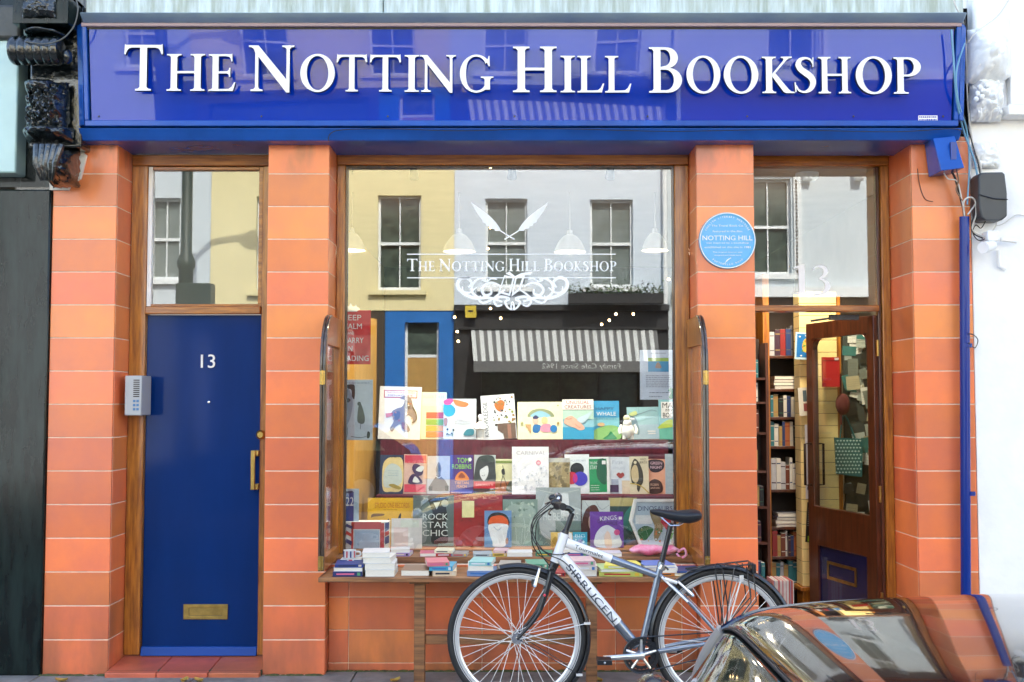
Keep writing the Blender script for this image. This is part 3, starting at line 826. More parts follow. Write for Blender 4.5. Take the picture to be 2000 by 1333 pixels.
# ---- blue beam, fascia mouldings, cornice
b = MB()
X0, X1 = PX(160, -0.10, 262), PX(1872, -0.10, 262)
zb0_, zb1_ = PZ(275, -0.12), PZ(250, -0.16)
b.hexa([(X0, -0.11, zb0_), (X1, -0.11, zb0_+0.004), (X1, 0.30, zb0_+0.004), (X0, 0.30, zb0_), (X0, -0.16, zb1_), (X1, -0.16, zb1_), (X1, 0.30, zb1_), (X0, 0.30, zb1_)], BLUE)
b.build('fascia_beam', shop, bevel=0.006)
b = MB()   # dark recess between beam and sign
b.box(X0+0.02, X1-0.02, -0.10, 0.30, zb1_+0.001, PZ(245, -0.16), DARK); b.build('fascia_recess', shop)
zc0, zc1, zc2, zc3 = PZ(55, -0.26), PZ(41, -0.30), PZ(28, -0.30), PZ(5, -0.24)
b = MB()
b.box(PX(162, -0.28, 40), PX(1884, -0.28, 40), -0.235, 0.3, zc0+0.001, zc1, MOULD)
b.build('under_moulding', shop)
b = MB()
xa, xb = PX(158, -0.3, 34), PX(1886, -0.3, 34)
b.hexa([(xa, -0.27, zc1+0.001), (xb, -0.27, zc1+0.001), (xb, 0.3, zc1+0.001), (xa, 0.3, zc1+0.001), (xa, -0.335, zc2), (xb, -0.335, zc2), (xb, 0.3, zc2), (xa, 0.3, zc2)], LEAD)
b.build('cornice_moulding', shop, bevel=0.008)
b = MB()
random.seed(11)
xs = [PX(165, -0.24, 16), PX(748, -0.24, 16), PX(1884, -0.24, 16)]
for i in range(2):
    b.box(xs[i]+0.002, xs[i+1]-0.002, -0.24, 0.3, zc2+0.001, zc3+0.05, STONE)
b.build('cornice_stone', shop, bevel=0.02, bseg=3)
b = MB(); b.box(-2.70, 2.70, 0.0, 0.3, zc3+0.051, 8.2, WALLP)
b.build('upper_wall', shop)
b = MB(); b.box(-2.75, 2.75, 0.28, 6.0, 8.2, 8.4, DARK); b.build('roof', shop)
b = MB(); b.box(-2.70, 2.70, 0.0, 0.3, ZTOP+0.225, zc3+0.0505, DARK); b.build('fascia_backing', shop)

# ---------------------------------------------------------------- the big sign
sgn = thing('shop_sign', (0, -0.1, PZ(240, -0.16)), 'long glossy blue sign board with raised white serif lettering above the shopfront', 'shop sign')
SB, STP = PZ(236, -0.17), PZ(56, -0.21)     # visible panel
ybot, ytop = -0.165, -0.234
def sy(z): return ybot + (ytop-ybot)*(z-SB)/(STP-SB)
sx0, sx1 = PX(173, -0.2, 150), PX(1864, -0.2, 150)
b = MB(); nu, nv = 60, 8
def panel_fn(u, v):
    z = SB-0.01+(STP-SB+0.02)*v; x = sx0+0.01+(sx1-sx0-0.02)*u
    return (x, sy(z) - 0.0094*v*(1-v) + 0.0010*math.sin(u*9.0+1)*math.sin(PI*v), z)
b.grid(panel_fn, nu, nv, SIGNBLUE)
b.box(sx0+0.01, sx1-0.01, -0.152, -0.14, SB-0.01, STP+0.01, DARK)
b.build('sign_panel', sgn, smooth=60)
b = MB()
def bar(x0, x1, z0, z1, t=0.016, m=BLUE):
    b.hexa([(x0, sy(z0)-t, z0), (x1, sy(z0)-t, z0), (x1, -0.136, z0), (x0, -0.136, z0), (x0, sy(z1)-t, z1), (x1, sy(z1)-t, z1), (x1, -0.136, z1), (x0, -0.136, z1)], m)
bar(sx0-0.026, sx1+0.026, SB-0.033, SB-0.001, 0.018); 
bar(sx0-0.026, sx0, SB, STP+0.02, 0.018); bar(sx1, sx1+0.026, SB, STP+0.02, 0.018)
bar(sx0-0.026, sx1+0.026, STP-0.004, STP+0.018, 0.026, PINKTRIM)
b.hexa([(sx1+0.027, -0.19, SB), (sx1+0.06, -0.17, SB), (sx1+0.06, 0.0, SB), (sx1+0.027, 0.0, SB), (sx1+0.027, -0.25, STP+0.02), (sx1+0.075, -0.2, STP+0.02), (sx1+0.075, 0.0, STP+0.02), (sx1+0.027, 0.0, STP+0.02)], BLUE)
b.hexa([(sx0-0.06, -0.17, SB-0.03), (sx0-0.027, -0.19, SB-0.03), (sx0-0.027, 0.0, SB-0.03), (sx0-0.06, 0.0, SB-0.03), (sx0-0.075, -0.2, STP+0.02), (sx0-0.027, -0.25, STP+0.02), (sx0-0.027, 0.0, STP+0.02), (sx0-0.075, 0.0, STP+0.02)], BLUE)
b.build('sign_frame', sgn, bevel=0.004)
LET = [('T',241,318,1),('H',325,400,0),('E',407,460,0),('N',487,575,1),('O',586,654,0),('T',657,717,0),('T',722,783,0),('I',790,818,0),('N',821,891,0),('G',898,964,0),
       ('H',1002,1087,1),('I',1095,1123,0),('L',1128,1180,0),('L',1182,1233,0),('B',1268,1332,1),('O',1341,1407,0),('O',1414,1481,0),('K',1489,1552,0),('S',1552,1595,0),('H',1599,1662,0),('O',1672,1742,0),('P',1746,1799,0)]
ylet = -0.258
for c, a, z, big_ in LET:
    base = 177.5 + (a-241)/1560*6.0
    top = (88 + (a-241)/1560*7) if big_ else (105.5 + (a-241)/1560*7)
    p0 = P(a, base, ylet); p1 = P(z, base, ylet); zt_ = PZ(top, ylet)
    b = MB()
    put_glyph(b, c, p0.x, P(z, (base+top)/2, ylet).x, p0.z, zt_-p0.z, ylet, 0.026, WHITEP)
    # dark painted returns
    nf = []
    for i, f in enumerate(b.f):
        ys = [b.v[k].y for k in f]
        if max(ys)-min(ys) > 0.01: b.m[i] = b.mi(LETSIDE)
    b.build('letter', sgn, smooth=0)
b = MB(); q = P(1815, 230, -0.19)
yb_ = sy(q.z)-0.002
b.box(q.x-0.055, q.x+0.055, yb_-0.001, yb_, q.z-0.017, q.z+0.017, WHITEP)
b.text('ENTERPRISES', SIGNBLUE, 0.008, (q.x, q.z+0.007), width=0.098, y=yb_-0.002)
b.text('0207 229 52 60', SIGNBLUE, 0.008, (q.x, q.z-0.008), width=0.098, y=yb_-0.002)
b = MB(); b.box(q.x-0.055, q.x+0.055, yb_-0.001, yb_, q.z-0.017, q.z+0.017, WHITEP)
for r_ in range(2):
    random.seed(r_+4); xx = q.x-0.050
    while xx < q.x+0.046:
        w_ = random.uniform(0.003, 0.009); b.box(xx, xx+w_, yb_-0.0022, yb_-0.0012, q.z-0.011+r_*0.015, q.z-0.003+r_*0.015, SIGNBLUE); xx += w_+0.003
b.build('maker_label', sgn)
for px in (192, 510, 757, 1005, 1265, 1460, 1668, 1843):
    b = MB(); q = P(px, 227, -0.18); b.ball((q.x, sy(q.z)-0.004, q.z), 0.006, GREYPL, n=8, sc=(1, 0.6, 1)); b.build('screw', sgn)
# ---------------------------------------------------------------- the street behind the camera (mirrored in the glass, the sign and the car)
YO = -15.5
def R(px, py, Yr):
    p = P(px, py, 0.606 - Yr); return (p.x, p.z)
def wall_holes(b, x0, x1, z0, z1, y0, y1, holes, m):
    """slab between y0 (back) and y1 (front, towards +y) with rectangular openings (xa,xb,za,zb)"""
    xs = sorted({x0, x1} | {h[0] for h in holes} | {h[1] for h in holes})
    for i in range(len(xs)-1):
        a, c = xs[i], xs[i+1]
        if c-a < 1e-5: continue
        hs = sorted([h for h in holes if h[0] < (a+c)/2 < h[1]], key=lambda h: h[2])
        z = z0
        for h in hs:
            if h[2] > z: b.box(a, c, y0, y1, z, h[2], m)
            z = h[3]
        if z < z1: b.box(a, c, y0, y1, z, z1, m)
YELR = mat('yellow_render', (0.80, 0.70, 0.38), rough=0.8, var=0.06, vscale=1.2)
WHR = mat('pale_grey_render', (0.64, 0.71, 0.77), rough=0.8, var=0.05, vscale=1.2)
WHR2 = mat('white_stucco', (0.60, 0.66, 0.68), rough=0.8, var=0.05, vscale=1.2)
BLKSH = mat('black_shop_paint', (0.035, 0.035, 0.035), rough=0.4, var=0.3, vscale=2)
BLUSH = mat('bright_blue_shop_paint', (0.02, 0.16, 0.48), rough=0.4, var=0.1)
OPGL = mat('dark_window_glass', (0.035, 0.05, 0.045), rough=0.1, col2=(0.10, 0.13, 0.10), vscale=6, spec=0.8)
OPGL2 = mat('net_curtain_window', (0.22, 0.25, 0.24), rough=0.3, col2=(0.14, 0.17, 0.15), vscale=3)
FRW = mat('white_sash_paint', (0.80, 0.82, 0.80), rough=0.5)
def sash(parent, xa, xb, za, zb, y, gl, sill=True, bars=True):
    b = MB(); t = 0.05
    b.box(xa, xa+t, y-0.06, y, za, zb, FRW); b.box(xb-t, xb, y-0.06, y, za, zb, FRW)
    b.box(xa+t, xb-t, y-0.06, y, zb-t, zb, FRW); b.box(xa+t, xb-t, y-0.06, y, za, za+t*1.5, FRW)
    zm = (za+zb)/2; b.box(xa+t, xb-t, y-0.058, y+0.012, zm-0.03, zm+0.03, FRW)
    if bars:
        xm = (xa+xb)/2; b.box(xm-0.012, xm+0.012, y-0.05, y-0.002, za+t*1.5, zm-0.031, FRW); b.box(xm-0.012, xm+0.012, y-0.05, y-0.002, zm+0.031, zb-t, FRW)
    w = b.build('window', parent)
    b = MB(); b.box(xa+t, xb-t, y-0.07, y-0.055, za+t, zb-t, gl); b.build('pane', w)
    if sill:
        b = MB(); b.box(xa-0.16, xb+0.12, y-0.02, YO+0.10, za-0.09, za-0.002, YELR if sill == 'y' else FRW); b.build('sill', w)
def house(name, label, pxa, pxb, ztop, m, wins, gl, zbase=0.0, sill=True, surround=False, below=None):
    xa, xb = R(pxa, 500, YO)[0], R(pxb, 500, YO)[0]
    h = thing(name, ((xa+xb)/2, YO, 0), label, 'house')
    holes = []
    for (a, c, t_, bt) in wins:
        x0, z1 = R(a, t_, YO); x1, z0 = R(c, bt, YO); holes.append((x0, x1, z0, z1))
        holes.append((x0, x1, z0+3.1, z1+3.0))
    b = MB(); wall_holes(b, xa, xb, zbase, ztop, YO-0.35, YO, holes, m)
    b.box(xa, xb, YO-5, YO-0.36, zbase, ztop, BLKSH)
    b.build('wall', h, smooth=0)
    for k, (x0, x1, z0, z1) in enumerate(holes): sash(h, x0, x1, z0, z1, YO-0.12, gl, sill)
    b = MB(); b.box(xa, xb, YO-5, YO+0.25, ztop, ztop+0.25, m); b.build('cornice', h)
    return h, xa, xb, holes
hA, *_ = house('white_terraced_house', 'white stucco house across the street mirrored at the left of the small fanlight', 100, 412, 9.3, WHR2, [(296, 352, 388, 548)], OPGL2)
hB, xB0, xB1, _ = house('yellow_house', 'yellow rendered house across the street with a bright blue shop below', 412.5, 887, 9.2, YELR, [(503, 590, 385, 570), (738, 822, 382, 568)], OPGL, zbase=R(700, 607, YO)[1], sill='y')
hC, xC0, xC1, _ = house('cafe_house', 'pale grey house across the street with a black cafe front and striped awning', 887.5, 1304, 9.2, WHR, [(948, 1030, 388, 562), (1152, 1237, 390, 562)], OPGL2, zbase=R(1000, 597, YO)[1], sill=True)
hD, xD0, xD1, _ = house('stucco_house', 'white stucco house across the street with scroll brackets beside its sash window', 1304.5, 1990, 9.2, WHR2, [(1462, 1552, 345, 535), (1800, 1885, 345, 535)], OPGL)
for i in range(7):   # the terrace runs on either way
    for s in (-1, 1):
        pass
# surround, brackets and string course of the right-hand house
b = MB()
for (a, c) in ((1455, 1572),):
    x0, z1 = R(a, 336, YO); x1, z0 = R(c, 545, YO)
    b.box(x1-0.16, x1, YO+0.001, YO+0.06, z0, z1, FRW); b.box(x0, x1, YO+0.001, YO+0.08, z1, z1+0.12, FRW)
    for i in range(28): b.box(x1-0.13, x1-0.09, YO+0.06, YO+0.075, z0+i*0.075, z0+i*0.075+0.04, ROOMD)
b.build('window_surround', hD)
for px in (1580, 1680):
    x, z = R(px, 332, YO); b = MB()
    b.box(x-0.09, x+0.09, YO+0.001, YO+0.22, z-0.08, z+0.9, FRW); b.tube([(x-0.085, YO+0.12, z-0.12), (x+0.085, YO+0.12, z-0.12)], 0.09, FRW, n=12)
    b.build('bracket', hD)
x0, z1 = R(1304, 560, YO); x1, z0 = R(1990, 580, YO)
b = MB(); b.box(x0+0.1, x1, YO+0.001, YO+0.20, z0, z1, FRW); b.build('string_course', hD)
b = MB(); b.box(x0+0.1, x1, YO+0.001, YO+0.05, 0.0, z0-0.001, mat('brown_shop_paint', (0.12, 0.06, 0.035), rough=0.4, var=0.2)); b.build('lower_front', hD)
# blue shop under the yellow house
zt_ = R(700, 607, YO)[1]
b = MB(); dx0, dx1 = R(790, 700, YO)[0], R(857, 700, YO)[0]
xm_ = R(752, 700, YO)[0]; holes = [(dx0, dx1, 0.0, R(800, 630, YO)[1])]
wall_holes(b, xm_, xB1, 0, zt_-0.001, YO-0.35, YO-0.02, holes, BLUSH); wall_holes(b, xB0, xm_-0.001, 0, zt_-0.001, YO-0.35, YO-0.02, [(xB0+0.3, xm_-0.2, 0.5, zt_-0.3)], mat('dark_olive_paint', (0.05, 0.045, 0.035), rough=0.4)); b.build('shop_front', hB, smooth=0)
b = MB(); zc = R(800, 698, YO)[1]
b.box(dx0, dx1, YO-0.25, YO-0.2, 0, zc, mat('light_oak_door', (0.48, 0.28, 0.08), rough=0.4, var=0.15, vscale=5))
for (a, c) in ((0.08, 0.46), (0.54, 0.92)):
    for (p_, q_) in ((0.1, 0.52), (0.58, 0.92)): b.box(dx0+(dx1-dx0)*a, dx0+(dx1-dx0)*c, YO-0.2, YO-0.185, zc*p_, zc*q_, MATS['light_oak_door'])
b.box(dx0, dx1, YO-0.25, YO-0.19, zc, zc+0.06, FRW); b.box(dx0, dx0+0.05, YO-0.25, YO-0.17, 0, holes[0][3], FRW); b.box(dx1-0.05, dx1, YO-0.25, YO-0.17, 0, holes[0][3], FRW)
b.box(dx0+0.05, dx1-0.05, YO-0.24, YO-0.22, zc+0.06, holes[0][3], OPGL)
b.build('shop_door', hB)
b = MB(); b.box(xB0+0.3, xm_-0.2, YO-0.25, YO-0.2, 0.5, zt_-0.3, OPGL); b.build('shop_window', hB)
# black cafe front
zt_ = R(1000, 597, YO)[1]; zf = R(1000, 640, YO)[1]
b = MB(); holes = [(xC0+0.55, xC1-0.6, 0.35, zf-0.1)]
wall_holes(b, xC0, xC1, 0, zt_-0.001, YO-0.35, YO+0.05, holes, BLKSH)
b.box(xC0, xC1, YO+0.051, YO+0.20, zt_-0.12, zt_-0.002, BLKSH); b.box(xC0, xC1, YO+0.051, YO+0.14, zf-0.05, zf, BLKSH)
b.build('cafe_front', hC, smooth=0)
b = MB(); b.box(xC0+0.55, xC1-0.6, YO-0.2, YO-0.18, 0.35, zf-0.1, OPGL)
for i in range(1, 4):
    x = xC0+0.55+(xC1-xC0-1.15)*i/4; b.box(x-0.03, x+0.03, YO-0.18, YO-0.12, 0.35, zf-0.1, BLKSH)
b.build('cafe_window', hC)
# awning
AWG = mat('awning_stripe_grey', (0.13, 0.13, 0.125), rough=0.8); AWW = mat('awning_stripe_white', (0.55, 0.56, 0.53), rough=0.8)
aw = thing('awning', (R(1100, 640, YO)[0], YO+0.06, zf), 'grey and white striped cafe awning with lettered valance across the street', 'awning')
b = MB(); ax0, ax1 = R(920, 650, YO)[0], R(1282, 650, YO)[0]; azb = R(1000, 706, YO+1.2)[1]; azv = R(1000, 727, YO+1.2)[1]; azt = R(1000, 644, YO)[1]
ax0b, ax1b = R(925, 706, YO+1.2)[0], R(1290, 706, YO+1.2)[0]
n = 46
for i in range(n):
    a0, a1 = i/n, (i+1)/n
    m_ = AWW if i % 2 == 0 else AWG
    p = [(ax0+(ax1-ax0)*a0, YO+0.07, azt), (ax0+(ax1-ax0)*a1, YO+0.07, azt), (ax0b+(ax1b-ax0b)*a1, YO+1.2, azb), (ax0b+(ax1b-ax0b)*a0, YO+1.2, azb)]
    b.hexa([Vector(q)-Vector((0, 0, 0.012)) for q in (p[0], p[1], p[2], p[3])] + [Vector(q) for q in p], m_)
b.build('canopy', aw, smooth=0)
b = MB(); b.box(ax0b, ax1b, YO+1.201, YO+1.215, azv, azb, AWG); v = b.build('valance', aw)
b = MB(); ca = R(1135, 717, YO+1.22)
b.T = Matrix.Translation((ca[0], YO+1.218, ca[1])) @ Matrix.Rotation(PI, 4, 'Z')
b.text('Family Cafe Since 1962', AWW, 0.13, (0, 0), width=1.5, y=0)
b.build('valance_lettering', v)
b = MB()
for x in (ax0b+0.03, ax1b-0.03): b.tube([(x, YO+0.07, azb-0.1), (x, YO+1.2, azb)], 0.015, GREYPL, n=6)
b.build('awning_arm', aw)
# alarm box, window planter, lamp post, downpipe
b = MB(); x, z = R(920, 611, YO); b.box(x-0.11, x+0.11, YO+0.15, YO+0.24, z-0.12, z+0.12, mat('yellow_alarm', (0.65, 0.48, 0.05), rough=0.4)); b.box(x-0.05, x+0.05, YO+0.24, YO+0.245, z-0.01, z+0.03, ROOMD)
tag(b.build('alarm_box', loc=(x, YO+0.15, z), bevel=0.01), 'small yellow alarm box on the black cafe front', 'alarm box')
b = MB(); x0, z1 = R(1108, 578, YO); x1, z0 = R(1290, 597, YO)
pl = thing('window_planter', ((x0+x1)/2, YO+0.1, z0), 'black trough of leafy plants under the window above the cafe', 'planter')
b.box(x0, x1, YO+0.21, YO+0.50, z0, z1, BLKSH); b.build('trough', pl)
LEAF = mat('leaf_green', (0.05, 0.10, 0.03), rough=0.6, island=0.5); b = MB(); random.seed(2)
for i in range(700):
    x = random.uniform(x0, x1); y = YO+random.uniform(0.2, 0.52); z = z1+abs(random.gauss(0, 0.10)); r_ = random.uniform(0.02, 0.05); a = random.uniform(0, 6.28); c_ = random.uniform(-1, 1)
    d1 = Vector((math.cos(a), math.sin(a), c_)).normalized()*r_; d2 = Vector((-math.sin(a), math.cos(a), 0.3)).normalized()*r_*0.5
    p = Vector((x, y, z)); b.add([p-d1, p+d2, p+d1, p-d2], [(0, 1, 2, 3)], LEAF)
b.build('foliage', pl, smooth=0)
b = MB(); YL = -12.6
x0, z1 = R(352, 330, YL); x1, _ = R(384, 330, YL); cx = (x0+x1)/2
lp_ = thing('lamp_post', (cx, YL, 0), 'thick dark green lamp post across the street mirrored in the fanlight', 'lamp post')
GRN = mat('dark_green_iron', (0.035, 0.055, 0.04), rough=0.4, var=0.2)
b.lathe((cx, YL, 0), [(0.17, 0), (0.17, 1.1), (0.12, 1.25), (0.125, 3.9), (0.16, 3.95), (0.16, 4.05), (0.10, 4.2), (0.09, 7.6)], GRN, n=16); b.build('post', lp_)
b = MB(); xa, zt2 = R(350, 556, YL); xb, zb2 = R(417, 600, YL); b.box(xa, xb, YL-0.15, YL+0.15, zb2-0.5, zt2, GRN); b.build('control_box', lp_)
b = MB(); b.tube([(cx, YL, 7.5), (cx+0.4, YL, 7.9), (cx+1.1, YL, 8.0)], 0.05, GRN, n=8); b.ball((cx+1.3, YL, 7.95), 0.22, GREYPL, n=12, sc=(1.6, 0.8, 0.5)); b.build('lamp_head', lp_)
b = MB(); x, _ = R(1297, 400, YO); b.tube([(x, YO+0.1, R(1297, 595, YO)[1]), (x, YO+0.1, 9.0)], 0.05, FRW, n=10)
tag(b.build('downpipe', loc=(x, YO+0.1, 3)), 'white rainwater pipe between the cafe house and the stucco house', 'pipe')
# terrace continuing out of the glass's sight
for i, (xa, xb, m_, lab) in enumerate([(-16.5, R(100, 500, YO)[0]-0.01, WHR2, 'plain white house at the far left end of the terrace opposite'), (R(1990, 500, YO)[0]+0.01, 18, YELR, 'plain cream house at the far right end of the terrace opposite')]):
    h = thing('terraced_house', ((xa+xb)/2, YO, 0), lab, 'house'); b = MB(); hs = []
    for k in range(3):
        x = xa+(xb-xa)*(k+0.5)/3
        for zz in (0.8, 4.0, 6.8): hs.append((x-0.45, x+0.45, zz, zz+1.7))
    wall_holes(b, xa, xb, 0, 9.1, YO-0.35, YO, hs, m_); b.box(xa, xb, YO-5, YO-0.36, 0, 9.1, BLKSH); b.build('wall', h, smooth=0)
    for q in hs: sash(h, *q, YO-0.12, OPGL)
# parked estate car on the far side
def far_car(x, y, m, label):
    c = thing('parked_car', (x, y, -0.125), label, 'car'); b = MB(); L = 4.2
    prof = [(-2.1, 0.25), (-2.1, 0.62), (-1.95, 0.75), (-1.1, 0.88), (-0.55, 1.32), (0.0, 1.42), (1.0, 1.40), (1.55, 1.28), (2.0, 0.92), (2.1, 0.7), (2.1, 0.25)]
    b.prism([[(x+a, -0.125+z) for a, z in prof]], y-0.85, y+0.85, m); b.build('body', c, bevel=0.08, bseg=3)
    b = MB(); w = [(-0.85, 0.92), (-0.45, 1.28), (0.0, 1.35), (1.0, 1.33), (1.4, 1.22), (1.65, 0.94)]
    b.prism([[(x+a, -0.125+z) for a, z in w]], y-0.86, y+0.86, OPGL); b.build('side_window', c)
    for wx in (-1.3, 1.3):
        for s in (-0.78, 0.78):
            b = MB(); b.tube([(x+wx, y+s-0.1, 0.19), (x+wx, y+s+0.1, 0.19)], 0.31, WIRE, n=24); b.tube([(x+wx, y+s-0.105, 0.19), (x+wx, y+s+0.105, 0.19)], 0.19, ALU, n=20); b.build('wheel', c)
far_car(2.2, -11.0, mat('silver_car_paint', (0.35, 0.37, 0.37), rough=0.25, metal=0.6, coat=1), 'silver hatchback parked on the far side of the street')
far_car(-3.6, -11.0, mat('dark_car_paint', (0.02, 0.025, 0.03), rough=0.2, coat=1), 'black hatchback parked on the far side of the street')

# ---------------------------------------------------------------- neighbours either side
nb = thing('black_shopfront', (-3.4, 0, 0), 'neighbouring black gloss shopfront at the left edge beside the orange tiles', 'shop')
b = MB()
b.box(-3.02, -2.702, -0.02, 0.3, 0.0, PZ(370, -0.02), BLKP); b.build('pilaster', nb, bevel=0.01)
b = MB(); b.box(-3.05, -3.022, -0.01, 0.3, 0.0, PZ(380, -0.02), DARK)
b.box(-16, -3.052, 0.03, 0.3, 0.0, PZ(365, 0.03), BLKP); b.box(-3.35, -3.06, 0.0, 0.029, 0.03, PZ(372, 0.03), BLKP); b.build('side_front', nb, bevel=0.006)
b = MB(); b.box(-16, -2.702, 0.02, 0.3, PZ(365, 0.0)+0.001, 8.2, BLKP); b.build('upper_front', nb)
b = MB(); b.box(-5.2, PX(34, -0.12, 200), -0.12, 0.018, PZ(338, -0.12), PZ(78, -0.12), mat('pale_aqua_fascia', (0.42, 0.62, 0.60), rough=0.25, var=0.12, vscale=2, coat=0.5)); b.build('fascia_board', nb, bevel=0.01)
b = MB(); b.box(-5.2, PX(40, -0.15, 40), -0.15, 0.018, PZ(76, -0.15), PZ(8, -0.15), mat('dark_slate_moulding', (0.07, 0.075, 0.07), rough=0.4, var=0.4, bump=0.3)); b.build('cornice', nb, bevel=0.02)
# ornate corbel between the two shops
cb = thing('ornate_corbel', (-2.84, 0, PZ(370, -0.1)), 'glossy black cast scroll corbel at the top left corner', 'corbel')
def cx_(px): return PX(px, -0.2, 200)
def cz_(py): return PZ(py, -0.2)
def bumpy(fn, seed, amp, fx, fz):
    from mathutils import noise
    def g(u, v):
        p = Vector(fn(u, v)); n_ = noise.noise(Vector((p.x*fx+seed, seed, p.z*fz)))
        n2 = noise.noise(Vector((p.x*fx*2.3, seed*2, p.z*fz*2.3)))
        return (p.x, p.y - amp*(abs(n_)+0.5*abs(n2)), p.z)
    return g
def lobe(b, xa, xb, za, zb, yb, d, seed, amp=0.03, ex=0.5, n=28):
    def fn(u, v):
        x = xa+(xb-xa)*u; z = za+(zb-za)*v
        e = max(0, math.sin(PI*min(max(u, 0), 1)))**0.35 * max(0, math.sin(PI*min(max(v, 0), 1)))**ex
        return (x, yb-d*e, z)
    b.grid(bumpy(fn, seed, amp, 30, 26), n, n, BLKC)
b = MB(); b.box(cx_(48), cx_(152), -0.14, 0.018, cz_(284), cz_(0)+0.2, BLKC); b.build('back_plate', cb, bevel=0.01)
b = MB(); b.box(cx_(42), cx_(148), -0.34, -0.141, cz_(62), cz_(8), BLKP); b.box(cx_(36), cx_(152), -0.37, -0.141, cz_(6), cz_(0)+0.15, BLKC)
lobe(b, cx_(62), cx_(126), cz_(52), cz_(12), -0.335, 0.05, 3.1, 0.03); lobe(b, cx_(48), cx_(132), cz_(82), cz_(63), -0.14, 0.22, 5, 0.02)
b.build('cap', cb, bevel=0.008)
b = MB()
xa, xb = cx_(34), cx_(128)
for i in range(6):   # fluted bolster
    x0_, x1_ = xa+(xb-xa)*i/6, xa+(xb-xa)*(i+1)/6
    pr = []
    for k in range(9):
        a = k/8; pr.append((0.074+0.010*math.sin(PI*a), (x1_-x0_)*a))
    b.lathe((x0_, -0.28, cz_(108)), pr, BLKC, n=20, axis='X')
b.ball((cx_(138), -0.26, cz_(118)), 0.045, BLKC, n=12, sc=(0.6, 1, 1)); b.build('bolster', cb)
b = MB(); lobe(b, cx_(54), cx_(132), cz_(268), cz_(160), -0.15, 0.15, 8.7, 0.06, 0.4, 44)
lobe(b, cx_(52), cx_(140), cz_(278), cz_(248), -0.15, 0.20, 2.7, 0.035, 0.5, 30); lobe(b, cx_(60), cx_(110), cz_(190), cz_(162), -0.24, 0.10, 4.2, 0.02); b.build('acanthus_leaf', cb)
b = MB(); lobe(b, cx_(86), cx_(140), cz_(358), cz_(284), -0.04, 0.24, 6.6, 0.05, 0.6, 40)
for i in range(5): b.tube([(cx_(88+i*12), -0.30, cz_(292)), (cx_(92+i*9), -0.33, cz_(330)), (cx_(100+i*5), -0.30, cz_(360))], [0.02, 0.018, 0.008], BLKC, n=8)
b.build('pendant', cb)
# broken plaster patch exposed at the top of the tiles
b = MB(); PLS = mat('bare_plaster', (0.85, 0.80, 0.70), rough=0.9, var=0.1)
pts = [(98, 372), (134, 372), (140, 360), (158, 350), (170, 304), (160, 296), (138, 297), (126, 330), (98, 340)]
b.prism([[(P(x, y, -0.012).x, P(x, y, -0.012).z) for x, y in pts]], -0.022, -0.001, PLS)
tag(b.build('plaster_patch', loc=P(130, 340, 0), smooth=0), 'ragged cream plaster patch beside the black corbel on the orange tiles', 'plaster')
# white building on the right
wb = thing('white_building', (3.6, 0, 0), 'bright white rendered building at the right edge beside the orange tiles', 'building')
b = MB(); b.box(2.70, 16.0, 0.005, 0.4, 0.0, 8.2, WALLP); b.build('wall', wb)
b = MB(); b.box(PX(1966, -0.1, 180), 6.0, -0.12, 0.003, PZ(226, -0.1), PZ(206, -0.1), WALLP); b.box(PX(1972, -0.05, 100), 6.0, -0.05, 0.003, PZ(204, -0.05), PZ(0, -0.05)+0.2, WALLP); b.build('window_sill', wb, bevel=0.006)
# ornate white console
oc = thing('plaster_console', (2.78, 0, PZ(330, -0.1)), 'weathered white plaster scroll console at the top right corner', 'corbel')
WPC = mat('weathered_white_plaster', (0.93, 0.94, 0.94), rough=0.7, col2=(0.78, 0.80, 0.80), vscale=9, bump=0.45, bscale=30)
def lobeW(b, pa, pb, qa, qb, yb, d, seed, amp, ex=0.5, n=30):
    xa, xb, za, zb = PX(pa, yb, 150), PX(pb, yb, 150), PZ(qa, yb), PZ(qb, yb)
    def fn(u, v):
        e = max(0, math.sin(PI*u))**0.4 * max(0, math.sin(PI*v))**ex
        return (xa+(xb-xa)*u, yb-d*e, za+(zb-za)*v)
    b.grid(bumpy(fn, seed, amp, 22, 18), n, n, WPC)
b = MB(); b.box(PX(1888, 0, 60), PX(1962, 0, 60), -0.10, 0.004, PZ(160, 0), PZ(0, 0)+0.2, WPC); b.build('block', oc, bevel=0.02)
b = MB(); lobeW(b, 1884, 1960, 165, 60, -0.08, 0.17, 1.3, 0.03); b.build('scroll', oc)
b = MB(); lobeW(b, 1888, 1950, 240, 150, -0.02, 0.13, 3.3, 0.05, 0.5, 36)
for k, (px, py) in enumerate([(1912, 172), (1908, 184), (1918, 178), (1905, 195), (1916, 190), (1926, 168)]): b.ball((PX(px, -0.15, py), -0.16, PZ(py, -0.15)), 0.016, WPC, n=10)
b.build('leaf_cluster', oc)
b = MB(); lobeW(b, 1895, 1945, 330, 280, -0.0, 0.05, 5.3, 0.03); b.build('lower_leaf', oc)

# ---------------------------------------------------------------- fittings on the wall
# round blue plaque
pc = P(1421, 470, -0.02); Rr = (1477-1365)/2/ (FPX/(CAM_D-0.02))
PLQ = mat('plaque_blue', (0.03, 0.33, 0.62), rough=0.25, coat=0.6)
plq = thing('blue_plaque', (pc.x, 0, pc.z), 'round pale blue plaque with white lettering on the tiled pier', 'plaque')
b = MB(); b.lathe((pc.x, -0.001, pc.z), [(Rr, 0), (Rr, 0.012), (Rr*0.97, 0.018), (Rr*0.92, 0.018), (Rr*0.91, 0.014)], PLQ, n=56, axis='Y'); d_ = b.build('disc', plq)
b = MB()
b.prism([ell(pc.x, pc.z, Rr*0.985, Rr*0.985, 64), ell(pc.x, pc.z, Rr*0.955, Rr*0.955, 64)[::-1]], -0.0205, -0.0185, WHITEP); b.build('rim', plq)
b = MB(); yl = -0.0165
def pt(py): return PZ(py, -0.02)
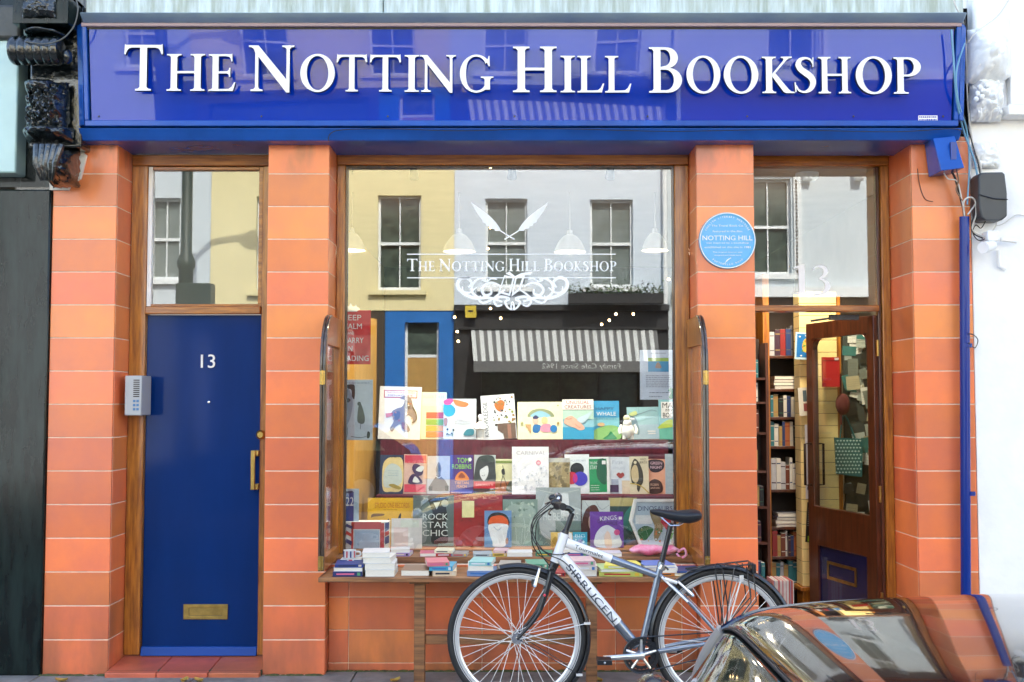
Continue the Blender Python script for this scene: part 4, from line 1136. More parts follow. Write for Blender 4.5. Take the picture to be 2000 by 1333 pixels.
lines = [('The Travel Book Co', 441, 62, .0105), ('featured in the film', 452, 58, .0105), ('NOTTING HILL', 465, 98, .028), ('was inspired by a bookshop', 475, 84, .011), ('established on this site in 1981', 483, 90, .011), ('The original interior was', 493, 58, .009), ('designed and made here', 499, 52, .009)]
for t, py, wpx, h in lines: b.text(t, WHITEP, h, (pc.x, pt(py)), width=wpx/336, y=yl)
for t, a0, sgn_ in (('ENGLISH LITERARY HERITAGE', PI/2, 1), ('PORTOBELLO ROAD', -PI/2, -1)):
    n = len(t); step = 0.092
    for i, c in enumerate(t):
        if c == ' ': continue
        a = a0 - sgn_*(i-(n-1)/2)*step; rr = Rr*0.84
        b.text(c, WHITEP, 0.010, (pc.x+rr*math.cos(a), pc.z+rr*math.sin(a)), y=yl, rot=(a-PI/2) if sgn_ > 0 else (a+PI/2))
qq = [(pc.x-0.02, pt(516)), (pc.x, pt(508)), (pc.x+0.02, pt(504))]
b.prism([ribbon(cr_spline(qq, 4), [0.002]*3+[0.006]*3+[0.004]*3)], yl, yl+0.001, WHITEP); b.build('lettering', plq)
# entry phone
ip = thing('entry_phone', (PX(260, 0.05), 0.1, PZ(812, 0.05)), 'slim silver entry phone panel beside the navy front door', 'intercom')
yi = 0.06; xa, xb = PX(243, yi), PX(276, yi); za, zb = PZ(812, yi), PZ(734, yi)
b = MB(); b.box(xa, xb, yi, 0.238, za, zb, mat('silver_grey_plastic', (0.42, 0.43, 0.44), rough=0.4)); b.build('housing', ip, bevel=0.006)
b = MB(); xm = xa+(xb-xa)*0.52
for i in range(9): b.box(xm, xb-0.012, yi-0.0015, yi-0.0005, zb-0.03-i*0.012, zb-0.024-i*0.012, ROOMD)
b.build('speaker_grille', ip)
b = MB()
for i in range(3):
    for j in range(2): b.box(xm+j*0.02, xm+0.014+j*0.02, yi-0.004, yi-0.0005, za+0.03+i*0.024, za+0.044+i*0.024, mat('button_blue', (0.08, 0.2, 0.4), rough=0.3))
b.build('button', ip)
# blue alarm box on the corner
ya = -0.20
p = [P(1829, 266, ya), P(1872, 262, ya), P(1884, 328, ya), P(1838, 334, ya)]
ab = thing('blue_service_box', p[0]+Vector((0, 0.1, -0.2)), 'tilted blue painted service box under the end of the sign', 'service box')
b = MB(); lo = [p[3], p[2]]; 
b.hexa([p[3], p[2], p[2]+Vector((0, .19, 0)), p[3]+Vector((0, .19, 0)), p[0]+Vector((0, .05, 0)), p[1]+Vector((0, .05, 0)), p[1]+Vector((0, .19, 0)), p[0]+Vector((0, .19, 0))], BLUE)
b.build('cover', ab, bevel=0.005)
b = MB(); a_ = P(1862, 295, ya-0.003+0.02); b.box(a_.x-0.016, a_.x+0.016, ya+0.012, ya+0.028, a_.z-0.05, a_.z+0.05, mat('deep_blue_patch', (0.008, 0.04, 0.25), rough=0.3)); b.build('front_strip', ab)
# grey junction box on the white wall
jb = thing('junction_box', P(1940, 430, 0), 'dark grey rounded junction box on the white wall', 'junction box')
b = MB(); xa, xb, za, zb = PX(1912, -0.12, 380), PX(1968, -0.12, 380), PZ(430, -0.12), PZ(336, -0.12)
w_ = xb-xa; h_ = zb-za
prof = [(xa+w_*0.16, za), (xb-w_*0.2, za), (xb-w_*0.02, za+h_*0.08), (xb, za+h_*0.55), (xb-w_*0.06, zb-h_*0.04), (xb-w_*0.15, zb), (xa+w_*0.1, zb-h_*0.01), (xa, zb-h_*0.08), (xa, za+h_*0.3), (xa+w_*0.06, za+h_*0.05)]
b.prism([prof], -0.12, 0.004, GREYPL); b.build('housing', jb, bevel=0.012)
b = MB(); b.tube([P(1912, 380, -0.125), P(1940, 388, -0.128), P(1968, 390, -0.125)], 0.003, WIRE, n=6); b.build('strap', jb)
# white outdoor sensor lamp
sl = thing('security_sensor', P(1935, 470, 0), 'small white sensor fitting on the white wall under the grey box', 'sensor')
b = MB(); q = P(1935, 466, -0.05); b.box(q.x-0.035, q.x+0.035, -0.09, 0.003, q.z-0.02, q.z+0.04, WALLP); b.build('base', sl, bevel=0.008)
b = MB(); b.tube([P(1938, 480, -0.08), P(1920, 484, -0.16)], [0.028, 0.034], WALLP, n=14); b.build('sensor_head', sl)
b = MB(); b.tube([P(1955, 468, -0.06), P(1985, 472, -0.06)], 0.012, WALLP, n=10); b.tube([P(1950, 490, -0.02), P(1952, 520, -0.02), P(1964, 526, -0.02)], 0.012, WALLP, n=8); b.build('bracket_arm', sl)
# blue downpipe
dp = thing('downpipe', (PX(1887, -0.06), -0.06, 0), 'glossy navy blue pipe running down the right tiled pier', 'pipe')
b = MB(); pa, pb = P(1882, 424, -0.06), P(1888, 1200, -0.06); r_ = 0.028
b.tube([(pa.x+0.004, -0.06, pa.z), (pb.x-0.004, -0.06, pb.z), (pb.x-0.004, -0.06, 0.02)], r_, mat('navy_gloss_pipe', (0.006, 0.030, 0.22), rough=0.25, spec=0.2, coat=0.3, coat_rough=0.06), n=20); b.build('pipe_run', dp)
for z in (pa.z-0.75, pa.z-1.6):
    b = MB(); b.tube([(pa.x, -0.06, z-0.012), (pa.x, -0.06, z+0.012)], r_+0.004, MATS['navy_gloss_pipe'], n=20); b.box(pa.x-0.012, pa.x+0.012, -0.04, -0.001, z-0.01, z+0.01, MATS['navy_gloss_pipe']); b.build('bracket', dp)
b = MB(); b.tube(cr_spline([tuple(P(*q)) for q in ((1892, 652, -0.10), (1902, 655, -0.07), (1910, 665, -0.03), (1904, 680, -0.05), (1892, 670, -0.10))], 4), 0.003, WIRE, n=6); b.build('tie', dp)
# cables
CAB = [
 ('thick pale blue cable dropping beside the sign end', WIREB, 0.006, [(1858, 58, -.30), (1862, 110, -.28), (1866, 170, -.26), (1872, 215, -.2), (1884, 262, -.1), (1902, 310, -.06), (1910, 350, -.06)]),
 ('second blue cable crossing the sign corner', WIREB, 0.005, [(1884, 85, -.20), (1868, 140, -.28), (1872, 200, -.22), (1888, 255, -.1), (1893, 320, -.06), (1889, 400, -.08)]),
 ('long white cable hanging over the white wall edge', WIREW, 0.0045, [(1860, -6, -.3), (1868, 16, -.3), (1884, 60, -.2), (1890, 200, -.06), (1900, 280, -.05), (1916, 330, -.05), (1908, 390, -.06), (1890, 420, -.09)]),
 ('black cable looping past the grey junction box', WIRE, 0.004, [(1884, 30, -.3), (1888, 90, -.1), (1878, 200, -.1), (1896, 270, -.06), (1914, 340, -.06), (1906, 400, -.06), (1898, 450, -.05), (1920, 466, -.06)]),
 ('white cable below the blue service box', WIREW, 0.004, [(1842, 336, -.1), (1852, 350, -.09), (1870, 356, -.08), (1880, 400, -.08), (1884, 424, -.07)]),
 ('black cable bundle feeding the blue pipe', WIRE, 0.007, [(1858, 334, -.1), (1866, 350, -.07), (1874, 380, -.06), (1882, 410, -.06), (1884, 430, -.06)]),
 ('brown cable twisted round the black bundle', mat('brown_cable', (0.22, 0.12, 0.07), rough=0.5), 0.0045, [(1868, 332, -.1), (1872, 352, -.09), (1868, 372, -.08), (1880, 395, -.08), (1885, 424, -.07)]),
 ('white looped cable curling over the pipe top', WIREW, 0.005, [(1884, 424, -.07), (1882, 396, -.1), (1892, 386, -.1), (1904, 392, -.08), (1906, 420, -.06), (1898, 446, -.05), (1910, 458, -.05), (1930, 462, -.05), (1946, 440, -.06)]),
 ('thin black cable trailing from the junction box base', WIRE, 0.003, [(1925, 432, -.08), (1916, 446, -.05), (1906, 440, -.05), (1900, 455, -.05), (1912, 470, -.05), (1930, 464, -.05)]),
 ('thin white cable crossing the top of the white wall', WIREW, 0.003, [(1974, -5, -.12), (1950, 30, -.14), (1925, 50, -.2), (1905, 64, -.22), (1890, 84, -.2)]),
 ('white cable dangling on the white wall at right', WIREW, 0.003, [(1950, 425, -.06), (1946, 440, -.05), (1962, 436, -.04), (1985, 420, -.02), (2006, 424, -.02)]),
 ('thin black wire slung along under the sign', WIRE, 0.0025, [(642, 277, -.165), (645, 262, -.175), (670, 254, -.178), (760, 252, -.178), (900, 256, -.178), (1080, 252, -.178), (1300, 257, -.178), (1510, 254, -.178), (1740, 258, -.178), (1860, 252, -.178), (1880, 262, -.12)]),
 ('thin dark cable down the tiles beside the pipe', WIRE, 0.002, [(1792, 330, -.004), (1796, 360, -.004), (1806, 388, -.004), (1822, 394, -.004)]),
 ('grey cable hooked over the black corbel', mat('grey_cable', (0.10, 0.10, 0.09), rough=0.5), 0.004, [(148, -4, -.36), (152, 20, -.38), (144, 52, -.38), (122, 76, -.38), (90, 86, -.38), (50, 82, -.36)]),
]
for lab, m_, r_, pts in CAB:
    b = MB(); b.tube(cr_spline([tuple(P(*q)) for q in pts], 6), r_, m_, n=7)
    tag(b.build('cable', loc=P(*pts[0]), smooth=60), lab, 'cable', 'loose cables on the wall')
# ---------------------------------------------------------------- shop interior
b = MB()
b.box(-1.44, 2.70, 6.0, 6.1, 0, 3.3, ROOMD); b.build('back_wall', shop)
b = MB(); b.box(-1.50, -1.44, 0.46, 6.0, 0, 3.3, OCHRE); b.build('side_wall', shop)
b = MB(); b.box(2.64, 2.70, 0.46, 6.0, 0, 3.3, ROOMW); b.build('side_wall', shop)
b = MB(); b.box(-1.50, 2.70, 0.40, 6.1, 3.08, 3.3, ROOMW); b.build('ceiling', shop)
b = MB(); b.box(-1.50, 2.70, 0.46, 6.1, -0.05, 0.03, ROOMF); b.build('floor', shop)
# ochre side panel of the window bay
def board(name, pa, pb, y, t, z0, z1, m, yaw=0.0):
    b = MB(); b.box(pa, pb, y, y+t, z0, z1, m); return b
b = MB()
q = [(-1.045, 0.40), (PX(735, 0.95), 0.95), (PX(735, 0.95)-0.01, 0.98), (-1.06, 0.43)]
b.hexa([(q[0][0], q[0][1], 0.66), (q[1][0], q[1][1], 0.66), (q[2][0], q[2][1], 0.66), (q[3][0], q[3][1], 0.66), (q[0][0], q[0][1], 2.12), (q[1][0], q[1][1], 2.12), (q[2][0], q[2][1], 2.12), (q[3][0], q[3][1], 2.12)], OCHRE)
b.build('display_side_panel', shop)
# tiered display with burgundy cloth
ds = thing('display_stand', (0, 0.7, 0.0), 'stepped display stand draped in burgundy cloth inside the shop window', 'display stand')
YT = [0.42, 0.66, 0.86]
ZT = [PZ(1070, YT[0]), PZ(966, YT[1]), PZ(859, YT[2])]
b = MB()
b.box(-1.04, 1.02, 0.345, 0.62, 0.55, ZT[0]-0.002, OLDWOOD); b.build('base_board', ds)
b = MB()
b.box(-0.86, 1.02, 0.60, 0.70+0.12, ZT[0]-0.001, ZT[1]-0.002, MAROON); b.box(-0.86, 1.02, 0.821, 1.02, ZT[0]-0.001, ZT[2]-0.002, MAROON)
# gathered folds hanging in front
def drape(u, v, x0, x1, z0, z1, y, amp, fq):
    x = x0+(x1-x0)*u
    return (x, y - amp*(0.35+0.65*(1-v))*(0.5+0.5*math.sin(fq*x+2*math.sin(3*x))), z0+(z1-z0)*v)
b.grid(lambda u, v: drape(u, v, -0.86, 1.02, ZT[1], ZT[2]-0.001, 0.815, 0.012, 38), 120, 6, MAROON)
b.grid(lambda u, v: drape(u, v, -0.86, 1.02, ZT[0], ZT[1]-0.001, 0.596, 0.010, 31), 120, 6, MAROON)
b.build('cloth', ds, smooth=60)
# low boards at the back of the window
b = MB(); b.box(-1.0, 1.05, 1.05, 1.08, 0.03, PZ(859, 1.05)+0.02, ROOMD); b.build('window_back', shop)

# ---- books
PAGE = mat('page_edges', (0.80, 0.76, 0.66), rough=0.8, var=0.15, vscale=60, stretch=(1, 1, 12))
def cover(b, w, h, y, spec):
    n = 0
    for s in spec:
        n += 1; yy = y - 0.0005*n; k = s[0]
        if k == 'r':
            _, a, c, d_, e, col = s
            b.add([(a*w, yy, c*h), (d_*w, yy, c*h), (d_*w, yy, e*h), (a*w, yy, e*h)], [(0, 1, 2, 3)], col)
        elif k == 'e':
            _, cx, cy, rx, ry, col = s
            pts = ell(cx*w, cy*h, rx*w, ry*h, 20); b.add([(p[0], yy, p[1]) for p in pts], [tuple(range(20))], col)
        elif k == 'p':
            b.prism([[(x*w, z*h) for x, z in s[1]]], yy, None, s[2])
        elif k == 'c':
            pts = cr_spline(s[1], 5, closed=True); b.prism([[(x*w, z*h) for x, z in pts]], yy, None, s[2])
        elif k == 'l':
            pts = cr_spline([(x*w, z*h) for x, z in s[1]], 5); b.prism([ribbon(pts, s[2])], yy, None, s[3])
        elif k == 't':
            _, txt, cx, cy, hh, ww, col = s[:7]; rot = s[7] if len(s) > 7 else 0
            b.text(txt, col, hh*h, (cx*w, cy*h), width=ww*w, y=yy, rot=rot)
        elif k == 'x':   # lines of small print
            _, x0, x1, z0, z1, nl, col = s
            for i in range(nl):
                zz = z0+(z1-z0)*(i+0.5)/nl; random.seed(i*7+int(x0*100)); xx = x0
                while xx < x1:
                    ww = random.uniform(0.03, 0.10)*(x1-x0)*1.5; b.add([(xx*w, yy, (zz-0.007)*h), (min(xx+ww, x1)*w, yy, (zz-0.007)*h), (min(xx+ww, x1)*w, yy, (zz+0.007)*h), (xx*w, yy, (zz+0.007)*h)], [(0, 1, 2, 3)], col); xx += ww+0.02
        elif k == 'n':   # scattered blots
            _, x0, x1, z0, z1, num, sz, cols, seed = s
            random.seed(seed)
            for i in range(num):
                cx, cy = random.uniform(x0, x1), random.uniform(z0, z1); r_ = sz*random.uniform(0.4, 1.2); k_ = random.randint(4, 7); a0 = random.random()*6
                pts = [((cx)*w+r_*w*random.uniform(0.6, 1.2)*math.cos(a0+2*PI*j/k_), cy*h+r_*w*random.uniform(0.6, 1.2)*math.sin(a0+2*PI*j/k_)) for j in range(k_)]
                b.add([(p[0], yy-0.000003*i, p[1]) for p in pts], [tuple(range(k_))], random.choice(cols))
def standing(label, px0, px1, pyt, pyb, Y, thick, base, spec, lean=7, yaw=0, roll=0, name='book', cat='book', group='books on show in the window', spine=None, zb=None):
    pm_ = (pyt+pyb)/2; x0, x1 = PX(px0, Y, pm_), PX(px1, Y, pm_); zb = PZ(pyb, Y) if zb is None else zb; zt = PZ(pyt, Y)
    w, h = x1-x0, (zt-zb)/math.cos(math.radians(lean))
    T = Matrix.Translation(((x0+x1)/2, Y, zb+0.002)) @ Matrix.Rotation(math.radians(yaw), 4, 'Z') @ Matrix.Rotation(math.radians(roll), 4, 'Y') @ Matrix.Rotation(math.radians(-lean), 4, 'X')
    b = MB(); b.T = T @ Matrix.Translation((-w/2, 0, 0))
    c = 0.0015
    b.box(0, w, 0, c, 0, h, base); b.box(0, w, thick-c, thick, 0, h, spine or base); b.box(0, c, c, thick-c, 0, h, spine or base)
    b.box(c+0.0003, w-0.002, c, thick-c, 0.002, h-0.002, PAGE)
    cover(b, w, h, 0.0, spec)
    return tag(b.build(name, loc=((x0+x1)/2, Y, zb), smooth=0), label, cat, group)
W = S(238, 240, 238); CREAMC = S(250, 246, 214); BK = S(22, 22, 24); RED = S(200, 30, 40); GRY = S(120, 122, 125)
Y3, Y2, Y1 = YT[2]+0.005, YT[1]+0.005, YT[0]+0.005
top = [
 ('white picture book with a patchwork elephant under a red lettered panel', 738, 820, 756, 858, 0.014, W,
  [('r', .10, .78, .90, .93, S(190, 60, 80)), ('r', .12, .80, .88, .915, W), ('t', 'THE OLD FASHIONED', .5, .885, .03, .68, S(200, 60, 90)), ('t', 'MENAGERIE', .5, .83, .035, .6, S(110, 60, 150)),
   ('c', [(.30, .50), (.42, .58), (.55, .62), (.60, .74), (.50, .78), (.62, .83), (.75, .78), (.80, .66), (.86, .50), (.90, .38), (.82, .30), (.80, .40), (.70, .46), (.66, .34), (.76, .18), (.64, .14), (.55, .28), (.42, .24), (.34, .14), (.28, .20), (.36, .34)], S(120, 112, 120)),
   ('c', [(.40, .36), (.50, .40), (.50, .52), (.36, .50)], S(70, 66, 96)), ('p', [(.18, .40), (.32, .44), (.32, .50), (.16, .48)], S(205, 110, 100)), ('c', [(.58, .20), (.72, .18), (.64, .30), (.56, .32)], S(130, 70, 55)), ('c', [(.62, .60), (.74, .58), (.72, .70), (.62, .74)], S(60, 58, 70)), ('n', .3, .8, .3, .7, 14, .03, [S(190, 150, 110), S(60, 60, 80), W, S(160, 60, 50)], 2), ('l', [(.80, .62), (.88, .50), (.90, .38), (.80, .32)], .008, BK)]),
 ('pale yellow book with red, green and orange bands', 818, 871, 767, 858, 0.012, S(240, 238, 190), [('r', 0, .70, 1, 1, S(210, 232, 205)), ('t', 'TIGGER TALES', .5, .90, .06, .8, S(150, 190, 160)), ('r', .26, .44, .98, .57, S(205, 50, 45)), ('r', .26, .30, .98, .42, S(110, 175, 40)), ('r', .26, .17, .98, .28, S(240, 170, 40)), ('r', .26, .04, .98, .15, S(225, 120, 40))]),
 ('white picture book with a cyan kite and pink and orange splashes', 866, 930, 780, 858, 0.012, S(228, 238, 246), [('c', [(.02, .88), (.22, .86), (.36, .74), (.30, .60), (.12, .56), (.0, .66)], S(40, 170, 215)), ('c', [(-.0, .95), (.14, 1.0), (.30, .98), (.2, .86), (.04, .86)], S(230, 50, 120)), ('c', [(.30, .98), (.52, .95), (.76, .88), (.66, .80), (.45, .82), (.34, .88)], S(240, 140, 80)), ('t', 'Imagination', .62, .48, .06, .5, S(190, 185, 210)), ('x', .35, .85, .36, .46, 2, S(200, 200, 215)), ('c', [(.02, .52), (.12, .50), (.10, .34), (.02, .36)], S(180, 130, 100)), ('n', .1, .35, .1, .25, 8, .04, [S(120, 150, 120), BK, S(180, 200, 180)], 4), ('c', [(.62, .10), (.90, .10), (.92, .24), (.72, .24)], S(60, 140, 160))]),
 ('white reference book lettered KNOWLEDGE down its side', 944, 1010, 772, 858, 0.030, S(232, 236, 240), [('t', 'KNOWLEDGE', .12, .46, .10, .86*1.2, S(70, 72, 90), PI/2), ('c', [(.40, .80), (.60, .88), (.70, .80), (.62, .62), (.46, .66)], S(190, 110, 40)), ('n', .35, .98, .30, .95, 60, .04, [S(90, 90, 90), S(160, 120, 60), S(150, 160, 60), S(200, 205, 210), S(60, 50, 40), S(120, 130, 150)], 6), ('p', [(.45, .35), (.98, .35), (.98, .0), (.62, .0), (.6, .12), (.45, .2)], S(110, 84, 70)), ('r', .74, .0, .84, .32, S(160, 110, 90))]),
 ('cream square book with two children under an arch', 1011, 1099, 786, 858, 0.014, S(252, 248, 205), [('c', [(.22, .62), (.30, .76), (.50, .82), (.72, .76), (.82, .62), (.74, .60), (.5, .70), (.30, .60)], S(150, 160, 120)), ('c', [(.28, .62), (.50, .76), (.74, .62), (.5, .58)], S(150, 200, 220)), ('c', [(.34, .20), (.46, .18), (.52, .36), (.36, .38)], S(30, 110, 175)), ('e', .40, .50, .07, .10, S(235, 190, 170)), ('c', [(.33, .56), (.40, .64), (.47, .58), (.42, .54)], S(70, 70, 110)), ('c', [(.52, .22), (.72, .20), (.72, .40), (.54, .38)], S(240, 150, 175)), ('e', .60, .50, .07, .10, S(235, 205, 150)), ('e', .80, .28, .08, .10, S(20, 120, 190)), ('p', [(.16, .40), (.30, .40), (.30, .14)], S(205, 160, 110)), ('e', .10, .42, .03, .04, S(170, 170, 110)), ('e', .90, .42, .03, .04, S(180, 150, 80)), ('e', .9, .9, .015, .02, S(120, 150, 60))]),
 ('pale blue book titled UNUSUAL CREATURES showing a pink hand', 1099, 1160, 781, 858, 0.020, S(150, 205, 220), [('r', 0, .74, 1, 1, S(250, 245, 235)), ('t', 'UNUSUAL', .5, .925, .085, .74, S(200, 60, 60)), ('t', 'CREATURES', .5, .81, .085, .86, S(150, 60, 60)), ('r', 0, .725, 1, .74, S(70, 50, 50)), ('r', 0, .0, 1, .3, S(40, 160, 205)), ('r', 0, .5, 1, .725, S(190, 225, 205)), ('c', [(.04, .42), (.12, .54), (.30, .58), (.50, .46), (.66, .34), (.70, .26), (.56, .22), (.40, .28), (.20, .34)], S(238, 185, 160)), ('l', [(.1, .52), (.2, .50), (.3, .52)], .004, S(190, 120, 100)), ('l', [(.40, .38), (.52, .30), (.58, .30)], .003, S(190, 120, 100)), ('c', [(.46, .50), (.70, .60), (.96, .70), (.80, .50), (.62, .40)], S(200, 225, 235))]),
 ('bright blue book with a green hill and a dark green tuft', 1159, 1210, 784, 858, 0.014, S(60, 160, 210), [('r', 0, .34, 1, .56, S(130, 200, 215)), ('c', [(0, .0), (0, .20), (.3, .32), (.7, .36), (1, .28), (1, 0)], S(140, 195, 110)), ('c', [(.38, .0), (.55, .10), (.66, .20), (.78, .12), (.88, .0)], S(20, 140, 80)), ('t', 'HAPPY', .45, .80, .07, .7, S(40, 90, 130)), ('t', 'WHALE', .5, .66, .10, .75, W), ('x', .1, .9, .50, .60, 2, S(50, 120, 150)), ('e', .3, .38, .14, .05, S(215, 180, 130))]),
 ('pale aqua picture book with a long-tailed grey bird', 1226, 1291, 796, 858, 0.012, S(160, 205, 212), [('r', 0, .0, 1, .45, S(178, 205, 222)), ('c', [(.12, .70), (.26, .66), (.36, .30), (.34, .14), (.26, .18), (.16, .46)], S(120, 150, 165)), ('l', [(.10, .72), (.42, .80), (.72, .90), (.9, .86)], .003, S(120, 140, 150)), ('r', .60, .22, .84, .26, W), ('r', .62, .15, .84, .19, W), ('c', [(.06, .8), (.26, .88), (.3, .78), (.14, .72)], S(205, 220, 150))]),
 ('green and yellow map book at the end of the top shelf', 1288, 1326, 772, 858, 0.016, S(130, 190, 200), [('r', 0, 0, 1, .32, S(90, 180, 160)), ('c', [(0, .30), (.5, .44), (1, .40), (1, .30), (0, .24)], S(180, 205, 70)), ('r', .12, .47, 1.0, .84, W), ('t', 'MAP', .55, .76, .12, .72, BK), ('t', 'MY', .55, .65, .06, .4, BK), ('t', 'BOOK', .58, .54, .11, .76, BK)]),
]
for lab, a, c, t, bt, th, base, spec in top:
    standing(lab, a, c, t, bt, Y3 + (0.03 if a in (818, 1159, 1226) else 0.0), th, base, spec, roll=(-4 if a == 944 else (1.5 if a == 738 else random.uniform(-1, 1))), zb=ZT[2])
mid = [
 ('navy edged book with a golden oval landscape', 741, 786, 890, 964, S(36, 50, 90), [('c', [(.15, .12), (.12, .70), (.3, .90), (.6, .94), (.98, .86), (.98, .14), (.5, .06)], S(238, 215, 150)), ('c', [(.2, .2), (.2, .6), (.5, .78), (.9, .66), (.95, .3), (.6, .18)], S(205, 218, 214)), ('x', .35, .8, .45, .62, 3, S(150, 175, 190)), ('t', 'CAMUS', .55, .95, .05, .5, BK), ('c', [(.4, .22), (.6, .26), (.95, .16), (.8, .12)], S(170, 150, 60))]),
 ('pink and red book with a rider in purple', 788, 833, 889, 964, S(232, 190, 175), [('r', .03, .78, .97, .98, S(215, 50, 80)), ('t', 'THE LAST GEISHA', .5, .80, .07, .9, S(250, 150, 150), .12), ('r', .03, .04, .97, .24, S(225, 60, 90)), ('c', [(.36, .62), (.45, .76), (.70, .72), (.84, .60), (.78, .48), (.56, .46)], S(70, 40, 90)), ('c', [(.52, .60), (.7, .70), (.88, .68), (.76, .56)], W), ('c', [(.22, .26), (.30, .46), (.50, .50), (.72, .40), (.80, .26)], S(70, 40, 90)), ('c', [(.4, .3), (.5, .44), (.7, .3)], W)]),
 ('pale grey book with a kneeling stone figure', 834, 878, 892, 963, S(190, 192, 202), [('c', [(.10, .10), (.20, .30), (.40, .48), (.38, .66), (.50, .84), (.62, .68), (.60, .48), (.82, .34), (.92, .10)], S(110, 100, 98)), ('c', [(.44, .60), (.50, .80), (.58, .62)], S(60, 56, 56)), ('l', [(.38, .47), (.5, .42), (.62, .47)], .003, W), ('r', .08, .08, .24, .2, BK), ('r', .8, .08, .96, .22, BK)]),
 ('purple book with lime green lettering and an orange peak', 879, 924, 890, 963, S(78, 38, 130), [('t', 'TOM', .55, .86, .13, .5, S(150, 225, 80)), ('t', 'ROBBINS', .5, .70, .12, .84, S(150, 225, 80)), ('c', [(.22, .36), (.30, .50), (.50, .58), (.70, .50), (.82, .36), (.5, .34)], S(240, 140, 60)), ('c', [(.36, .42), (.5, .54), (.66, .42)], S(160, 70, 40)), ('t', 'TIBETAN', .5, .28, .07, .6, S(240, 160, 110)), ('t', 'PEACH', .5, .19, .07, .42, S(240, 160, 110)), ('r', .05, .03, .95, .05, S(190, 170, 230)), ('e', .86, .88, .07, .05, W)]),
 ('black and white portrait book with a red band', 925, 967, 890, 963, S(190, 195, 195), [('c', [(.08, .28), (.04, .60), (.16, .90), (.45, .99), (.9, .96), (.98, .7), (.96, .28)], S(44, 50, 52)), ('c', [(.30, .46), (.28, .60), (.40, .66), (.62, .72), (.68, .58), (.60, .42), (.46, .34)], S(225, 228, 230)), ('l', [(.36, .48), (.46, .46), (.52, .5)], .002, BK), ('r', 0, 0, 1, .30, S(60, 26, 26)), ('r', 0, .14, 1, .32, S(205, 20, 45)), ('t', 'DEBORAH M', .5, .23, .06, .8, S(250, 180, 180))]),
 ('narrow cream paperback with a striding figure over orange', 966, 1003, 898, 963, S(235, 230, 180), [('r', 0, 0, 1, .36, S(170, 90, 40)), ('r', 0, .88, 1, .95, S(120, 140, 50)), ('l', [(.42, .82), (.46, .66), (.42, .5), (.34, .32), (.32, .2)], .004, BK), ('l', [(.46, .5), (.58, .34), (.66, .2)], .004, BK), ('c', [(.36, .68), (.5, .72), (.54, .56), (.40, .56)], BK), ('c', [(.6, .1), (.8, .36), (1, .3), (1, .05)], S(80, 80, 50))]),
 ('brown sepia paperback beside the CARNIVAL book', 1072, 1113, 896, 955, S(170, 150, 105), [('n', .05, .95, .1, .9, 40, .12, [S(200, 180, 130), S(120, 105, 70), S(150, 130, 80)], 9), ('r', 0, .88, 1, 1, S(190, 188, 180))]),
 ('white book with black, red and blue discs', 1104, 1152, 889, 965, S(236, 242, 246), [('t', 'PLATFORM', .55, .84, .05, .6, S(160, 175, 190)), ('e', .50, .62, .28, .17, BK), ('e', .26, .40, .26, .16, S(220, 30, 60)), ('e', .62, .38, .30, .18, S(60, 50, 190)), ('c', [(.36, .50), (.48, .48), (.5, .34), (.40, .28), (.34, .4)], S(200, 20, 130))]),
 ('emerald green book with a broad white border', 1150, 1191, 894, 964, W, [('r', .04, .05, .88, .95, S(16, 150, 90)), ('c', [(.45, .9), (.85, .9), (.85, .3), (.6, .3), (.4, .5)], S(6, 90, 60)), ('t', 'THE LONG', .26, .84, .07, .36, W), ('t', 'STAY', .26, .72, .10, .34, W), ('x', .1, .5, .08, .26, 3, W), ('r', .66, .80, .84, .90, W)]),
 ('white book with a small pair of red lips', 1190, 1231, 894, 964, S(214, 222, 232), [('r', .6, 0, 1, .36, S(222, 205, 180)), ('t', 'First', .40, .86, .10, .5, S(180, 190, 205)), ('t', 'AMORE', .46, .70, .07, .6, S(190, 200, 215)), ('c', [(.34, .52), (.45, .58), (.54, .55), (.64, .58), (.72, .50), (.55, .42), (.44, .45)], S(165, 60, 55)), ('r', .04, .04, .44, .24, S(70, 40, 80)), ('r', .1, .24, .44, .4, S(170, 180, 200))]),
 ('cream book with a dark backed perching bird', 1231, 1268, 893, 963, S(225, 215, 185), [('c', [(.10, .30), (.04, .60), (.16, .86), (.30, .94), (.50, .84), (.68, .60), (.70, .34), (.56, .20), (.46, .06), (.36, .12), (.34, .28)], S(60, 55, 42)), ('c', [(.12, .38), (.08, .62), (.26, .78), (.42, .70), (.46, .42), (.32, .30)], S(205, 185, 140)), ('e', .30, .84, .08, .04, S(220, 210, 180)), ('l', [(.0, .28), (.3, .26), (.6, .2), (.98, .02)], .006, S(190, 165, 60)), ('t', 'WILD', .72, .92, .06, .3, BK), ('t', 'BIRDS', .74, .84, .06, .4, BK)]),
 ('peach and black patterned paperback', 1267, 1305, 898, 964, S(235, 170, 140), [('c', [(0, .96), (.7, .96), (.8, .76), (.5, .62), (.1, .66)], S(46, 24, 40)), ('t', 'GREEN', .40, .88, .08, .6, S(240, 200, 215)), ('t', 'NIGHT', .40, .76, .08, .6, S(240, 200, 215)), ('c', [(.0, .02), (.0, .30), (.3, .42), (.66, .32), (.66, .04)], S(70, 40, 38)), ('t', 'ROBIN', .30, .26, .07, .4, S(230, 190, 170)), ('t', 'JARVIS', .32, .16, .06, .46, S(230, 190, 170))]),
 ('pale blue-grey book end-on at the right of the middle shelf', 1300, 1326, 888, 963, S(175, 195, 210), [('x', .2, .9, .1, .9, 8, S(190, 208, 220))]),
]
for i, (lab, a, c, t, bt, base, spec) in enumerate(mid):
    standing(lab, a, c, t, bt, Y2 + (0.016 if i % 2 else 0.0), 0.014, base, spec, lean=6, roll=random.uniform(-1, 1), zb=ZT[1])
